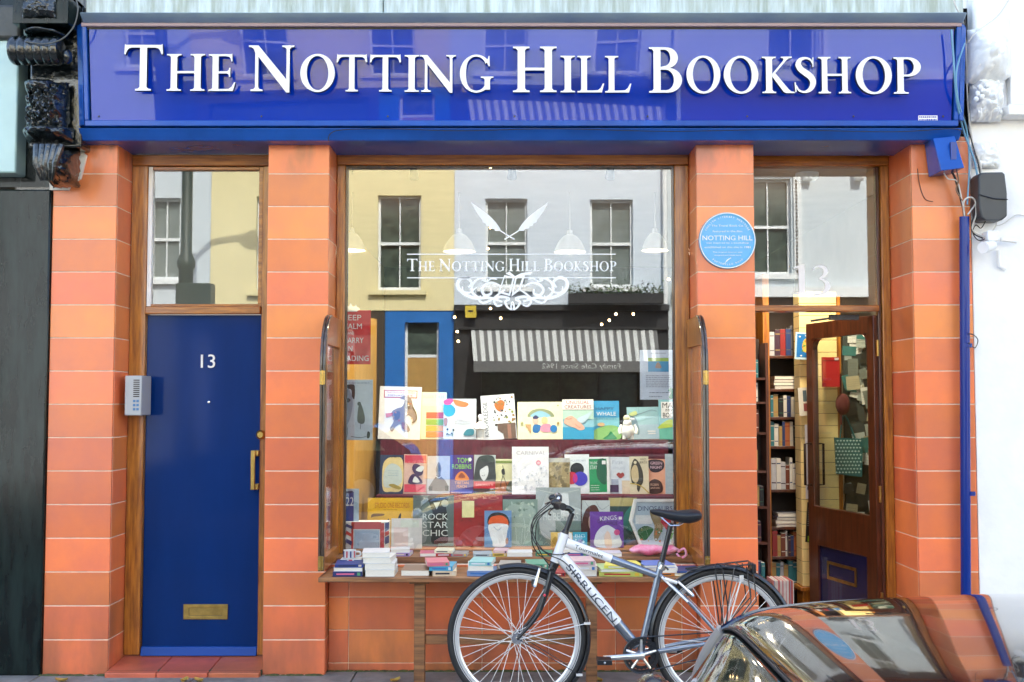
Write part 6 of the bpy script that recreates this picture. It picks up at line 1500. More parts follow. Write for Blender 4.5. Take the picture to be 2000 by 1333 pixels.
for k in range(4):
    a = -PI/2+(k-1.5)*0.6; b.box(mx-0.012+0.0365*math.cos(a)-0.004, mx-0.012+0.0365*math.cos(a)+0.004, my+0.01+0.0365*math.sin(a)-0.001, my+0.01+0.0365*math.sin(a)+0.001, mz+0.082, mz+0.118, UFB if k % 2 else UB)
b.build('cup', fm)
b = MB(); b.tube(cr_spline([(mx+0.022, my+0.01, mz+0.112), (mx+0.046, my+0.01, mz+0.110), (mx+0.048, my+0.01, mz+0.092), (mx+0.022, my+0.01, mz+0.086)], 5), 0.005, W, n=8); b.build('handle', fm)

# ---------------------------------------------------------------- doorway interior: bookcases, pillar, pinned things
bc = thing('bookcase', (PX(1530, 1.7), 1.7, 0.03), 'tall dark wooden bookcase inside the open shop door', 'bookcase')
YB = 1.6; xa, xb = PX(1500, YB), PX(1562, YB)
b = MB(); b.box(xa-0.03, xa+0.016, YB, YB+0.3, 0.03, 2.5, WOOD); b.build('upright', bc, bevel=0.003)
b = MB(); b.box(xa-0.03, xb+0.05, YB+0.301, YB+0.33, 0.03, 2.5, ROOMD); b.build('back_panel', bc)
SH = [1148, 1088, 1030, 957, 872, 815, 760, 695]
for py in SH:
    z = PZ(py, YB); b = MB(); b.box(xa+0.017, xb+0.05, YB+0.01, YB+0.3, z-0.02, z, DKWOOD); b.build('shelf', bc, bevel=0.002)
cols = [(30, 30, 34), (150, 40, 40), (220, 210, 190), (40, 60, 110), (180, 150, 90), (60, 110, 80), (120, 60, 40), (200, 200, 205), (90, 90, 95), (190, 110, 60), (50, 120, 130), (230, 225, 215), (70, 40, 60)]
cn = {0: 'black', 1: 'red', 2: 'cream', 3: 'navy', 4: 'tan', 5: 'green', 6: 'brown', 7: 'pale grey', 8: 'grey', 9: 'orange', 10: 'teal', 11: 'white', 12: 'plum'}
ordn = ['first', 'second', 'third', 'fourth', 'fifth', 'sixth', 'seventh', 'eighth', 'ninth', 'tenth']
sname = ['lowest', 'second lowest', 'third lowest', 'fourth lowest', 'fourth highest', 'third highest', 'second highest', 'top']
random.seed(33)
def spines(x0, x1, z, Y, hmax, where, smax=9, tmin=.018, tmax=.04, grp='books in the doorway bookcases'):
    x = x0+0.003; k = 0
    while x < x1-0.012 and k < smax:
        t = random.uniform(tmin, tmax)
        if x+t > x1: break
        h = hmax*random.uniform(0.72, 0.96); c = random.randrange(len(cols)); d = random.uniform(0.11, 0.15); yo = random.uniform(0.01, 0.04)
        b = MB(); b.box(x, x+t-0.0015, Y+yo, Y+yo+d, z+0.0008, z+h, S(*cols[c])); b.box(x+0.003, x+t-0.0045, Y+yo+0.001, Y+yo+d+0.001, z+h, z+h+0.0008, PAGE)
        for q in (0.82, 0.2): b.box(x+0.002, x+t-0.0035, Y+yo-0.0008, Y+yo-0.0002, z+h*q, z+h*(q+0.035), S(*cols[(c+5) % 13]))
        tag(b.build('book', loc=(x, Y, z), smooth=0, bevel=0.001), '%s spined book, %s from left on %s' % (cn[c], ordn[k], where), 'book', grp)
        x += t; k += 1
for i, py in enumerate(SH):
    z = PZ(py, YB); zn = PZ(SH[i+1], YB)-0.02 if i+1 < len(SH) else z+0.26
    if i in (2, 6): 
        # lying stack
        zz = z
        for k in range(4):
            c = random.randrange(len(cols)); t = random.uniform(.02, .03)
            b = MB(); xx = xa+0.05+random.uniform(0, .02); b.box(xx, xb-0.005, YB+0.02, YB+0.17, zz+0.0008, zz+t-0.001, PAGE if k % 2 else S(*cols[11])); b.box(xx-0.002, xb-0.004, YB+0.018, YB+0.172, zz+t-0.001, zz+t, S(*cols[c])); 
            if zz+t > zn-0.01: break
            tag(b.build('book', loc=(xx, YB, zz), smooth=0), '%s topped book lying %s up on the %s shelf of the doorway bookcase' % (cn[c], ordn[k], sname[i]), 'book', 'books in the doorway bookcases'); zz += t+0.0008
    else: spines(xa+0.02, xb, z, YB, min(zn-z, 0.24), sname[i]+' shelf of the doorway bookcase')
# darker bookcase glimpsed at the far left of the doorway
b2c = thing('bookcase', (PX(1486, 1.5), 1.5, 0.03), 'dark narrow bookcase glimpsed just right of the plaque pier', 'bookcase')
Yc = 1.45; xc0, xc1 = PX(1462, Yc), PX(1496, Yc)
b = MB(); b.box(xc0-0.05, xc1, Yc+0.2, Yc+0.22, 0.03, PZ(660, Yc), ROOMD); b.box(xc1, xc1+0.02, Yc, Yc+0.22, 0.03, PZ(670, Yc), DKWOOD); b.build('carcass', b2c)
for i, py in enumerate([1140, 1060, 990, 920, 845, 785, 738]):
    z = PZ(py, Yc); b = MB(); b.box(xc0-0.05, xc1-0.001, Yc+0.01, Yc+0.199, z-0.016, z, DKWOOD); b.build('shelf', b2c)
    spines(xc0-0.03, xc1, z, Yc+0.01, 0.17, ['lowest', 'second lowest', 'third lowest', 'middle', 'third highest', 'second highest', 'top'][i]+' shelf of the dark narrow bookcase', smax=4)
# cream boarded pillar
pil = thing('boarded_pillar', (PX(1600, 1.4), 1.4, 0.03), 'cream horizontally boarded pillar inside the open door', 'pillar')
YP = 1.40; xa, xb = PX(1563, YP), PX(1636, YP); ZPT = PZ(578, YP); zb = PZ(1146, YP)
b = MB(); z = zb; k = 0
while z < ZPT:
    b.box(xa, xb, YP, YP+0.16, z+0.0015, z+0.085, CREAM); z += 0.0865
b.box(xa+0.003, xb-0.003, YP+0.004, YP+0.15, zb, ZPT, ROOMD); b.build('boarding', pil, bevel=0.002, smooth=0)
b = MB(); b.box(xa-0.02, xb+0.02, YP-0.02, YP+0.18, zb-0.03, zb-0.002, WOOD); b.box(xa, xb, YP, YP+0.16, 0.03, zb-0.031, WOOD); b.build('plinth', pil, bevel=0.003)
b = MB(); b.box(xb+0.001, xb+0.034, YP+0.02, YP+0.10, 0.03, ZPT, WOOD); b.build('corner_post', pil)
def psheet(name, label, px0, px1, pyt, pyb, Y, base, spec, cat, yaw=0, roll=0, t=0.003):
    pm_ = (pyt+pyb)/2; x0, x1 = PX(px0, Y, pm_), PX(px1, Y, pm_); zb, zt = PZ(pyb, Y), PZ(pyt, Y); w, h = x1-x0, zt-zb
    b = MB(); b.T = Matrix.Translation(((x0+x1)/2, Y, (zb+zt)/2)) @ Matrix.Rotation(math.radians(yaw), 4, 'Z') @ Matrix.Rotation(math.radians(roll), 4, 'Y') @ Matrix.Translation((-w/2, 0, -h/2))
    b.box(0, w, 0, t, 0, h, base); cover(b, w, h, 0.0, spec)
    return tag(b.build(name, loc=((x0+x1)/2, Y, zb), smooth=0), label, cat)
psheet('picture_card', 'blue picture card with a golden motif pinned to the cream pillar', 1553, 1594, 650, 703, 1.33, S(190, 220, 235), [('r', .08, .08, .97, .94, S(30, 120, 195)), ('c', [(.40, .30), (.34, .60), (.5, .78), (.76, .70), (.9, .5), (.76, .28)], S(220, 190, 90)), ('n', .35, .85, .3, .7, 12, .06, [S(245, 220, 120), S(190, 120, 40), S(90, 160, 90)], 3), ('e', .2, .84, .05, .03, W), ('e', .5, .88, .05, .03, W), ('e', .3, .14, .05, .03, W)], 'card', roll=3)
psheet('picture_card', 'white card with small grey prints pinned to the cream pillar', 1560, 1597, 757, 812, 1.33, S(225, 220, 205), [('r', .24, .5, .44, .9, S(90, 110, 120)), ('r', .48, .5, .86, .92, S(120, 140, 150)), ('r', .24, .16, .44, .44, S(150, 80, 80)), ('r', .5, .16, .86, .44, S(70, 80, 100))], 'card', roll=-3)
psheet('notice', 'tall pale notice with a dark arch pinned low on the pillar', 1573, 1592, 830, 975, 1.35, S(215, 215, 228), [('r', .4, .82, .9, .9, BK), ('c', [(.2, .12), (.3, .2), (.8, .2), (.9, .1)], S(70, 60, 100))], 'notice')
psheet('list_board', 'narrow black price list with white writing and a lime foot', 1575, 1596, 982, 1060, 1.34, BK, [('x', .12, .95, .40, .95, 12, S(200, 205, 200)), ('r', .2, .02, .98, .16, S(150, 190, 40))], 'list', roll=4)
b = MB(); x = PX(1592, 1.0); 
# things on the right hand wall behind the door glass
NBD = thing('pin_board', (PX(1690, 2.2), 2.2, 1.2), 'crowded pin board of overlapping papers seen through the door glass', 'pin board')
YQ = 1.42; b = MB(); b.box(PX(1650, YQ), 2.62, YQ+0.02, YQ+0.04, PZ(1060, YQ), PZ(640, YQ), mat('pinboard_cloth', (0.05, 0.06, 0.055), rough=0.9, var=0.4)); b.build('board', NBD)
random.seed(44); pc_ = [S(200, 205, 200), S(170, 178, 172), S(60, 66, 64), S(225, 225, 220), S(60, 120, 118), S(120, 128, 122), S(30, 34, 34), S(190, 180, 150)]
rng = random.Random(44)
for i in range(54):
    px, py = rng.uniform(1656, 1712), rng.uniform(650, 1030); w_, h_ = rng.uniform(.05, .10), rng.uniform(.06, .13)
    q = P(px, py, YQ); b = MB(); yq = YQ+0.018-0.0006*i
    b.T = Matrix.Translation((q.x, yq, q.z)) @ Matrix.Rotation(rng.uniform(-.3, .3), 4, 'Y')
    b.box(-w_/2, w_/2, 0, 0.0003, -h_/2, h_/2, pc_[i % 8])
    if i % 2: cover(b, w_, h_, -0.0001, [('x', -.4, .4, -.3, .3, 4, S(90, 95, 95))])
    b.build('pinned_paper', NBD, smooth=0)
psheet('letter_rack', 'flat red metal letter rack hanging behind the door glass', 1607, 1640, 698, 756, 1.30, S(185, 24, 34), [('r', 0, .86, 1, .90, S(120, 12, 20)), ('r', .7, .9, .95, .98, S(220, 200, 200))], 'rack', t=0.03)
tg = thing('tote_bag', (PX(1660, 1.9), 1.9, PZ(890, 1.9)), 'teal and white chequered tote bag hanging behind the door glass', 'bag')
b = MB(); Yt = 1.36; TEA = S(30, 110, 115); TEW = S(225, 240, 235)
x0, x1, z0, z1 = PX(1630, Yt), PX(1684, Yt), PZ(932, Yt), PZ(855, Yt)
b.prism([[(x0, z1), (x0+0.01, z0+0.02), (x1-0.01, z0), (x1, z1-0.01)]], Yt, Yt+0.03, TEA)
for i in range(8):
    for j in range(10):
        u, v = (i+0.25+(0.5 if j % 2 else 0))/8.6, (j+0.5)/10
        cx, cz = x0+(x1-x0)*u, z0+0.02+(z1-z0-0.03)*v; s_ = 0.0085
        b.prism([[(cx-s_, cz), (cx, cz-s_*0.8), (cx+s_, cz), (cx, cz+s_*0.8)]], Yt-0.0012, Yt-0.0002, TEW)
b.build('bag_body', tg, smooth=0)
b = MB(); b.tube(cr_spline([(x0+0.04, Yt+0.015, z1), (x0+0.07, Yt+0.015, z1+0.16), (x1-0.05, Yt+0.015, z1-0.005)], 6), 0.006, TEA, n=6); b.build('bag_handle', tg)
hb_ = thing('hanging_bag', (PX(1645, 1.5), 1.5, PZ(800, 1.5)), 'soft dark red bag hanging from a hook behind the door glass', 'bag')
b = MB(); b.ball((PX(1646, 1.34), 1.34, PZ(790, 1.34)), 0.055, mat('dark_red_cloth', (0.10, 0.015, 0.015), rough=0.8, var=0.3), n=14, sc=(0.95, 0.5, 1.4)); b.build('bag_body', hb_)
b = MB(); b.tube([(PX(1642, 1.34), 1.34, PZ(830, 1.34)), (PX(1642, 1.34), 1.34, PZ(730, 1.34))], 0.008, MATS['dark_red_cloth'], n=6); b.build('strap', hb_)
# magazines in a box by the pillar foot
x = PX(1508, 1.2); random.seed(9)
mb_ = thing('magazine_stack', (x, 1.2, 0.03), 'row of thin upright magazines at the foot of the bookcase', 'magazines')
b = MB(); xx = PX(1506, 1.2)
zz = PZ(1134, 1.2)
while xx < PX(1544, 1.2): t = random.uniform(.004, .009); b.box(xx, xx+t-0.001, 1.2, 1.4, zz-0.22, zz-random.uniform(0, .006), random.choice([S(230, 225, 225), S(215, 140, 150), S(150, 180, 210), S(240, 240, 240), S(200, 90, 90)])); xx += t
b.build('magazines', mb_, smooth=0); b = MB(); b.box(PX(1500, 1.2), PX(1548, 1.2), 1.2, 1.4, 0.03, zz-0.222, DKWOOD); b.build('low_shelf', mb_)
# lamp added inside the door, its downward spot lights the pin board
for i, (x_, y_, lab) in enumerate([(1.95, 0.80, 'small round white lamp just inside the open door')]):
    t = thing('added_ceiling_lamp', (x_, y_, 3.08), lab, 'ceiling lamp'); b = MB(); b.lathe((x_, y_, 3.02), [(0.05, 0), (0.075, 0.03), (0.075, 0.055)], SHADE, n=24); b.build('shade', t)
    l = bpy.data.lights.new('added_ceiling_light', 'SPOT'); l.spot_size = math.radians(95); l.spot_blend = 0.5; l.energy = 40; l.color = (1.0, 0.85, 0.62); l.shadow_soft_size = 0.10
    lo = bpy.data.objects.new('added_ceiling_light', l); COL.objects.link(lo); lo.location = (0, 0, -0.12); lo.rotation_euler = (math.radians(14), 0, 0); lo.parent = t
# ---------------------------------------------------------------- the bicycle leaning by the table
YK = -0.85
def B2(px, py, dy=0.0):
    p = P(px, py, YK); return Vector((p.x, YK+dy, p.z))
bike = thing('bicycle', B2(1230, 1330), 'white and dark blue hybrid bicycle with mudguards and a rear rack parked outside', 'bicycle')
BWH = mat('white_frame_enamel', (0.84, 0.85, 0.87), rough=0.2, coat=0.8); BBL = mat('steel_blue_frame_enamel', (0.24, 0.28, 0.35), rough=0.22, metal=0.6, coat=0.8)
RUB = mat('tyre_rubber', (0.018, 0.018, 0.02), rough=0.6, var=0.3, vscale=30); BKM = mat('black_bicycle_parts', (0.014, 0.015, 0.018), rough=0.3, coat=0.4)
SPK = mat('spoke_steel', (0.85, 0.84, 0.82), rough=0.35, metal=0.3); SAD = mat('saddle_vinyl', (0.016, 0.018, 0.024), rough=0.45, var=0.2)
RIMM = mat('rim_aluminium', (0.80, 0.80, 0.80), rough=0.3, metal=0.55); RIMD = mat('rim_dark_band', (0.03, 0.03, 0.04), rough=0.3)
FH, RH = B2(1010, 1245), B2(1410, 1247)
WR = 134.5/(FPX/(CAM_D+YK))
def ring(c, r, y, n=64, a0=0, a1=2*PI, closed=True):
    k = n if closed else n
    return [(c.x+r*math.cos(a0+(a1-a0)*i/(n if closed else n-1)), y, c.z+r*math.sin(a0+(a1-a0)*i/(n if closed else n-1))) for i in range(k)]
def wheel(c, label):
    w = MB(); w.tube(ring(c, WR-0.016, YK, 72), 0.0175, RUB, n=12, closed=True)
    t = w.build('tyre', bike)
    t.name = 'wheel'
    b = MB()
    for y in (-0.0105, 0.0105): b.prism([ell(c.x, c.z, WR-0.030, WR-0.030, 72), ell(c.x, c.z, WR-0.052, WR-0.052, 72)[::-1]], YK+y-0.002, YK+y+0.002, RIMM)
    for y in (-0.0128, 0.0124): b.prism([ell(c.x, c.z, WR-0.0345, WR-0.0345, 72), ell(c.x, c.z, WR-0.0375, WR-0.0375, 72)[::-1]], YK+y, YK+y+0.0004, RIMD)
    b.tube(ring(c, WR-0.051, YK, 72), 0.0095, RIMM, n=6, closed=True); b.build('rim', t)
    b = MB()
    for i in range(36):
        a = 2*PI*i/36; side = 1 if i % 2 else -1; off = (0.55 if (i//2) % 2 else -0.55)*2.3
        ah = a+off*0.9
        b.tube([(c.x+0.022*math.cos(ah), YK+side*0.028, c.z+0.022*math.sin(ah)), (c.x+(WR-0.052)*math.cos(a), YK+side*0.003, c.z+(WR-0.052)*math.sin(a))], 0.00165, SPK, n=5)
    b.build('spokes', t)
    b = MB(); b.tube([(c.x, YK-0.034, c.z), (c.x, YK+0.034, c.z)], 0.015, CHROME, n=14); b.tube([(c.x, YK-0.032, c.z), (c.x, YK-0.026, c.z)], 0.027, CHROME, n=18); b.tube([(c.x, YK+0.026, c.z), (c.x, YK+0.032, c.z)], 0.027, CHROME, n=18); b.tube([(c.x, YK-0.055, c.z), (c.x, YK+0.055, c.z)], 0.006, ALU, n=8); b.build('hub', t)
    return t
w1 = wheel(FH, 'front'); w2 = wheel(RH, 'rear')
a = 4.35
b = MB(); b.box(FH.x+(WR-0.075)*math.cos(a)-0.022, FH.x+(WR-0.075)*math.cos(a)+0.022, YK-0.008, YK+0.0, FH.z+(WR-0.10)*math.sin(a)-0.012, FH.z+(WR-0.10)*math.sin(a)+0.012, WHITEP); b.build('spoke_reflector', w1, bevel=0.003)
# frame
HT, HB = B2(1103, 1042), B2(1084, 1098); SEATC, BBK = B2(1288, 1112), B2(1250, 1276)
TT0, TT1 = B2(1106, 1060), B2(1282, 1124); DT0, DT1 = B2(1096, 1088), B2(1244, 1262)
def lerp(a, b, t): return a+(b-a)*t
b = MB()
b.tube([HT, HB], [0.022, 0.025], BWH, n=16)
b.tube([TT0, lerp(TT0, TT1, .5)], [0.024, 0.021], BWH, n=16); b.tube([DT0, lerp(DT0, DT1, .74)], [0.034, 0.028], BWH, n=18)
b.tube([lerp(TT0, TT1, .5), TT1], [0.0211, 0.017], BBL, n=16); b.tube([lerp(DT0, DT1, .74), DT1], [0.0281, 0.025], BBL, n=18)
b.tube([B2(1292, 1098), BBK], [0.0175, 0.0185], BBL, n=16)
b.tube([BBK+Vector((0, -0.036, 0)), BBK+Vector((0, 0.036, 0))], 0.024, BBL, n=16)
for s in (-1, 1):
    b.tube([B2(1288, 1122, s*0.016), lerp(SEATC, RH, .5)+Vector((0, s*0.042, 0)), RH+Vector((0, s*0.058, 0))], [0.010, 0.010, 0.008], BBL, n=10)
    b.tube([BBK+Vector((0, s*0.022, 0)), lerp(BBK, RH, .5)+Vector((0, s*0.045, 0)), RH+Vector((0, s*0.058, 0))], [0.013, 0.012, 0.009], BBL, n=10)
frm = b.build('frame', bike)
b = MB(); p0, p1 = B2(1283, 1122), B2(1300, 1140)   # pale top of the seat stays
for s in (-1,): b.tube([B2(1290, 1125, -0.040), B2(1340, 1172, -0.056)], 0.0055, BWH, n=8)
b.build('stay_stripe', frm)
# lettering down the tubes
def along(pa, pb, txt, h, w, m, off, y):
    b = MB(); mid = lerp(pa, pb, .5); ang = math.atan2((pb-pa).z, (pb-pa).x)
    b.T = Matrix.Translation((mid.x, YK+y, mid.z)) @ Matrix.Rotation(-ang, 4, 'Y')
    b.text(txt, m, h, (0, off), width=w, y=0); return b
L_ = (DT1-DT0).length
along(lerp(DT0, DT1, .05), lerp(DT0, DT1, .74), 'SIRRUCEN', 0.033, L_*0.62, BBL, 0, -0.0345).build('frame_lettering', frm, smooth=0)
along(lerp(TT0, TT1, .05), lerp(TT0, TT1, .45), 'Tourmalet', 0.018, 0.15, BKM, 0, -0.0245).build('frame_lettering', frm, smooth=0)
# fork, headset, stem, bars
b = MB(); CR = B2(1078, 1112)
b.tube([B2(1084, 1099), CR], [0.024, 0.022], BKM, n=14); b.tube([CR+Vector((0, -0.055, -0.005)), CR+Vector((0, 0.055, -0.005))], 0.017, BKM, n=12)
for s in (-1, 1):
    path = [B2(1077, 1114, s*0.052), B2(1064, 1160, s*0.056), B2(1048, 1200, s*0.056), B2(1010, 1245, s*0.054)]
    b.tube(cr_spline([tuple(p) for p in path], 5), [0.0165-0.0095*i/15 for i in range(16)], BKM, n=10)
fork = b.build('fork', bike)
b = MB(); q = B2(1063, 1158, -0.072); b.ball(q, 0.007, mat('red_dot', (0.7, 0.05, 0.08), rough=0.4), n=8); b.build('fork_badge', fork)
b = MB(); HS = B2(1106, 1036); SA = B2(1118, 1002); CL = B2(1090, 988)
b.tube([HT, HS], [0.020, 0.017], BKM, n=14); b.tube([HS, SA], 0.0135, BKM, n=12); b.tube([SA+Vector((0, 0, 0.004)), B2(1112, 994), CL], [0.017, 0.015, 0.016], mat('dark_grey_alloy', (0.05, 0.055, 0.05), rough=0.25, metal=0.7), n=12); b.build('stem', bike)
b = MB(); BC = CL
for s in (-1, 1):
    b.tube(cr_spline([tuple(BC), tuple(BC+Vector((0.0, s*0.10, 0.008))), tuple(BC+Vector((-0.012, s*0.17, 0.02))), tuple(BC+Vector((0.012, s*0.28, 0.022)))], 5), 0.0115, BKM, n=10)
hbar = b.build('handlebar', bike)
for s in (-1, 1):
    b = MB(); b.tube([BC+Vector((-0.010, s*0.18, 0.020)), BC+Vector((0.006, s*0.25, 0.022)), BC+Vector((0.012, s*0.30, 0.022))], [0.017, 0.0165, 0.018], RUB, n=12); b.build('grip', hbar)
    b = MB(); b.tube(cr_spline([tuple(BC+Vector((-0.012, s*0.165, 0.012))), tuple(BC+Vector((-0.045, s*0.19, -0.004))), tuple(BC+Vector((-0.055, s*0.25, -0.014))), tuple(BC+Vector((-0.048, s*0.28, -0.018)))], 4), 0.005, BKM, n=8); b.tube([BC+Vector((-0.012, s*0.15, 0.014)), BC+Vector((-0.012, s*0.18, 0.014))], 0.019, BKM, n=10); b.build('brake_lever', hbar)
    b = MB(); b.ball(BC+Vector((-0.018, s*0.13, 0.028)), 0.024, BKM, n=12, sc=(1.1, 0.9, 0.8)); b.tube([BC+Vector((-0.018, s*0.13, 0.03)), BC+Vector((0.0, s*0.11, 0.05))], 0.007, ALU, n=8); b.build('gear_shifter', hbar)
b = MB(); q = BC+Vector((0.006, 0.02, 0.035)); b.box(q.x-0.018, q.x+0.014, q.y-0.03, q.y+0.03, q.z-0.016, q.z+0.018, GREYPL); b.build('handlebar_bag', hbar, bevel=0.006); b.build
# cables
def ccab(pts, r=0.0028):
    b = MB(); b.tube(cr_spline([tuple(p) for p in pts], 7), r, WIRE, n=6); b.build('brake_cable', bike)
ccab([BC+Vector((-0.04, -0.16, 0.005)), B2(1046, 1010, -0.14), B2(1038, 1050, -0.10), B2(1052, 1080, -0.07), B2(1086, 1100, -0.04)])
ccab([BC+Vector((-0.04, -0.12, 0.0)), B2(1050, 1012, -0.12), B2(1046, 1052, -0.09), B2(1060, 1085, -0.06), B2(1074, 1104, -0.03)])
ccab([BC+Vector((-0.04, 0.14, 0.0)), B2(1044, 1015, 0.10), B2(1042, 1046, 0.06), B2(1062, 1076, 0.0), B2(1090, 1082, -0.035), B2(1112, 1078, -0.03)])
ccab([BC+Vector((-0.03, 0.12, 0.0)), B2(1040, 1024, 0.08), B2(1044, 1060, 0.03), B2(1070, 1082, -0.02), B2(1106, 1100, -0.04), B2(1150, 1160, -0.04), B2(1236, 1262, -0.03)])
# saddle and post
b = MB(); b.tube([B2(1291, 1104), B2(1311, 1022)], 0.0135, BKM, n=14); sp_ = b.build('seat_post', bike)
b = MB(); b.tube([B2(1294, 1104), B2(1290, 1112)], 0.021, ALU, n=14); b.tube([B2(1298, 1106, -0.02), B2(1304, 1112, -0.025)], 0.005, BKM, n=8); b.build('seat_clamp', sp_)
sa, sb = B2(1269, 998), B2(1369, 1004)
secs = [(0.00, 0.010, 0.012, 0.000), (0.05, 0.022, 0.026, 0.000), (0.18, 0.026, 0.036, -0.002), (0.36, 0.034, 0.046, -0.008), (0.55, 0.058, 0.060, -0.011), (0.74, 0.088, 0.070, -0.008), (0.90, 0.094, 0.064, 0.0), (0.98, 0.072, 0.045, 0.0), (1.0, 0.04, 0.02, -0.004)]
vs = []; n = 18
for t, hw, hh, dz in secs:
    c = lerp(sa, sb, t)
    for q in range(n):
        a = 2*PI*q/n; sx_ = math.cos(a); sz_ = math.sin(a)
        z = (sz_*0.34 if sz_ > 0 else sz_*0.66)*hh
        vs.append((c.x, YK+hw*abs(sx_)**0.8*(1 if sx_ > 0 else -1), c.z+dz+z))
fs = [(i*n+q, i*n+(q+1) % n, (i+1)*n+(q+1) % n, (i+1)*n+q) for i in range(len(secs)-1) for q in range(n)] + [tuple(reversed(range(n))), tuple((len(secs)-1)*n+q for q in range(n))]
b = MB(); b.add(vs, fs, SAD); sad = b.build('saddle', bike, smooth=80)
m = sad.modifiers.new('soft', 'SUBSURF'); m.levels = 1; m.render_levels = 2
b = MB()
for s in (-1, 1): b.tube([B2(1290, 1010, s*0.02), B2(1308, 1026, s*0.022), B2(1325, 1026, s*0.022), B2(1345, 1012, s*0.03)], 0.0035, CHROME, n=6)
b.build('saddle_rail', sad)
# mudguards
def guard(c, a0, a1, name):
    b = MB(); n = 40; r0 = WR+0.013; vs = []; 
    for i in range(n+1):
        a = math.radians(a0+(a1-a0)*i/n)
        for k, (yo, ro) in enumerate([(-0.026, -0.010), (-0.022, 0.0), (-0.012, 0.006), (0, 0.008), (0.012, 0.006), (0.022, 0.0), (0.026, -0.010), (0.020, -0.004), (0.0, 0.0045), (-0.020, -0.004)]):
            vs.append((c.x+(r0+ro)*math.cos(a), YK+yo, c.z+(r0+ro)*math.sin(a)))
    m_ = 10; fs = [(i*m_+k, i*m_+(k+1) % m_, (i+1)*m_+(k+1) % m_, (i+1)*m_+k) for i in range(n) for k in range(m_)]
    fs += [tuple(range(m_)), tuple(n*m_+k for k in reversed(range(m_)))]
    b.add(vs, fs, BKM); o = b.build(name, bike, smooth=60)
    return o
g1 = guard(FH, 104, -42, 'mudguard'); g2 = guard(RH, 205, 10, 'mudguard')
for s in (-1, 1):
    for ang in (12, -30):
        a = math.radians(ang); b = MB(); b.tube([FH+Vector((0.01, s*0.05, 0)), FH+Vector(((WR+0.01)*math.cos(a), s*0.028, (WR+0.01)*math.sin(a)))], 0.0022, BKM if ang < 0 else SPK, n=6)
        q = FH+Vector(((WR+0.008)*math.cos(a), s*0.030, (WR+0.008)*math.sin(a))); b.box(q.x-0.016, q.x+0.016, q.y-0.003, q.y+0.003, q.z-0.006, q.z+0.006, SPK if ang < 20 else BKM); b.build('mudguard_stay', g1)
    b = MB(); b.tube([RH+Vector((0, s*0.055, 0)), B2(1446, 1126, s*0.030)], 0.0035, SPK, n=6); q = B2(1446, 1126, s*0.03); b.box(q.x-0.010, q.x+0.010, q.y-0.004, q.y+0.004, q.z-0.02, q.z+0.01, SPK); b.build('mudguard_stay', g2)
# brakes
def vbrake(name, top, bot, dx):
    b = MB()
    for s in (-1, 1):
        b.tube([bot+Vector((0, s*0.045, 0)), top+Vector((0, s*0.028, 0))], [0.010, 0.006], ALU, n=8); b.box(bot.x-0.008+dx, bot.x+0.022+dx, YK+s*0.030-0.006, YK+s*0.030+0.006, bot.z-0.006, bot.z+0.030, GREYPL)
        b.ball(bot+Vector((0, s*0.055, 0)), 0.008, CHROME, n=8)
    b.tube([top+Vector((0, -0.035, 0)), top+Vector((0, 0.035, 0))], 0.003, WIRE, n=6); b.build(name, bike)
vbrake('brake', B2(1054, 1108), B2(1044, 1142), -0.008); vbrake('brake', B2(1322, 1134), B2(1350, 1160), -0.02)
b = MB(); b.tube([B2(1296, 1128, -0.045), B2(1320, 1136, -0.045)], 0.009, SPK, n=8); b.build('brake', bike)
# rack
b = MB(); zt0, zt1 = B2(1392, 1107), B2(1466, 1100)
for s in (-1, 1):
    b.tube([B2(1340, 1112, s*0.02), B2(1392, 1107, s*0.055), B2(1466, 1099, s*0.055)], 0.0042, BKM, n=8)
    for (xa_, ya_, xb_, yb_) in ((1393, 1110, 1404, 1184), (1407, 1108, 1417, 1180), (1430, 1106, 1417, 1180), (1454, 1104, 1462, 1172), (1466, 1102, 1472, 1170)):
        b.tube([B2(xa_, ya_, s*0.055), B2(xb_, yb_, s*0.062), RH+Vector((0.004, s*0.062, 0.02))], 0.0036, BKM, n=7)
for px in (1392, 1416, 1440, 1466): q = B2(px, 1107-(px-1392)*0.1); b.tube([q+Vector((0, -0.055, 0)), q+Vector((0, 0.055, 0))], 0.004, BKM, n=7)
b.tube(cr_spline([tuple(B2(1392, 1108, -0.05)), tuple(B2(1396, 1099, -0.05)), tuple(B2(1404, 1102, -0.05)), tuple(B2(1406, 1110, -0.05))], 4), 0.004, BKM, n=7)
rk = b.build('rack', bike)
b = MB(); q = B2(1468, 1106); b.box(q.x-0.008, q.x+0.016, YK-0.035, YK+0.035, q.z-0.030, q.z+0.014, BKM); b.build('rear_light', rk, bevel=0.004)
# drivetrain
b = MB(); c = BBK
for r_, y in ((0.086, -0.050), (0.068, -0.044)):
    n = 88; o = [(c.x+(r_+(0.004 if (i//2) % 2 else 0))*math.cos(2*PI*i/n), c.z+(r_+(0.004 if (i//2) % 2 else 0))*math.sin(2*PI*i/n)) for i in range(n)]
    b.prism([o, ell(c.x, c.z, r_-0.014, r_-0.014, 40)[::-1]], YK+y-0.0015, YK+y+0.0015, BKM)
for k in range(5): a = 2*PI*k/5+0.3; b.tube([c+Vector((0, -0.048, 0)), c+Vector((0.078*math.cos(a), -0.048, 0.078*math.sin(a)))], 0.007, ALU, n=8)
ck = b.build('chainring', bike)
b = MB(); pe = B2(1176, 1280); b.tube([c+Vector((0, -0.062, 0)), Vector((pe.x, YK-0.068, pe.z))], [0.017, 0.012], ALU, n=12); b.ball(c+Vector((0, -0.064, 0)), 0.019, ALU, n=14, sc=(1, .5, 1))
b.tube([c+Vector((0, 0.05, 0)), c+Vector((c.x-pe.x, 0.06, 0))], [0.015, 0.011], ALU, n=10); b.build('crank', bike)
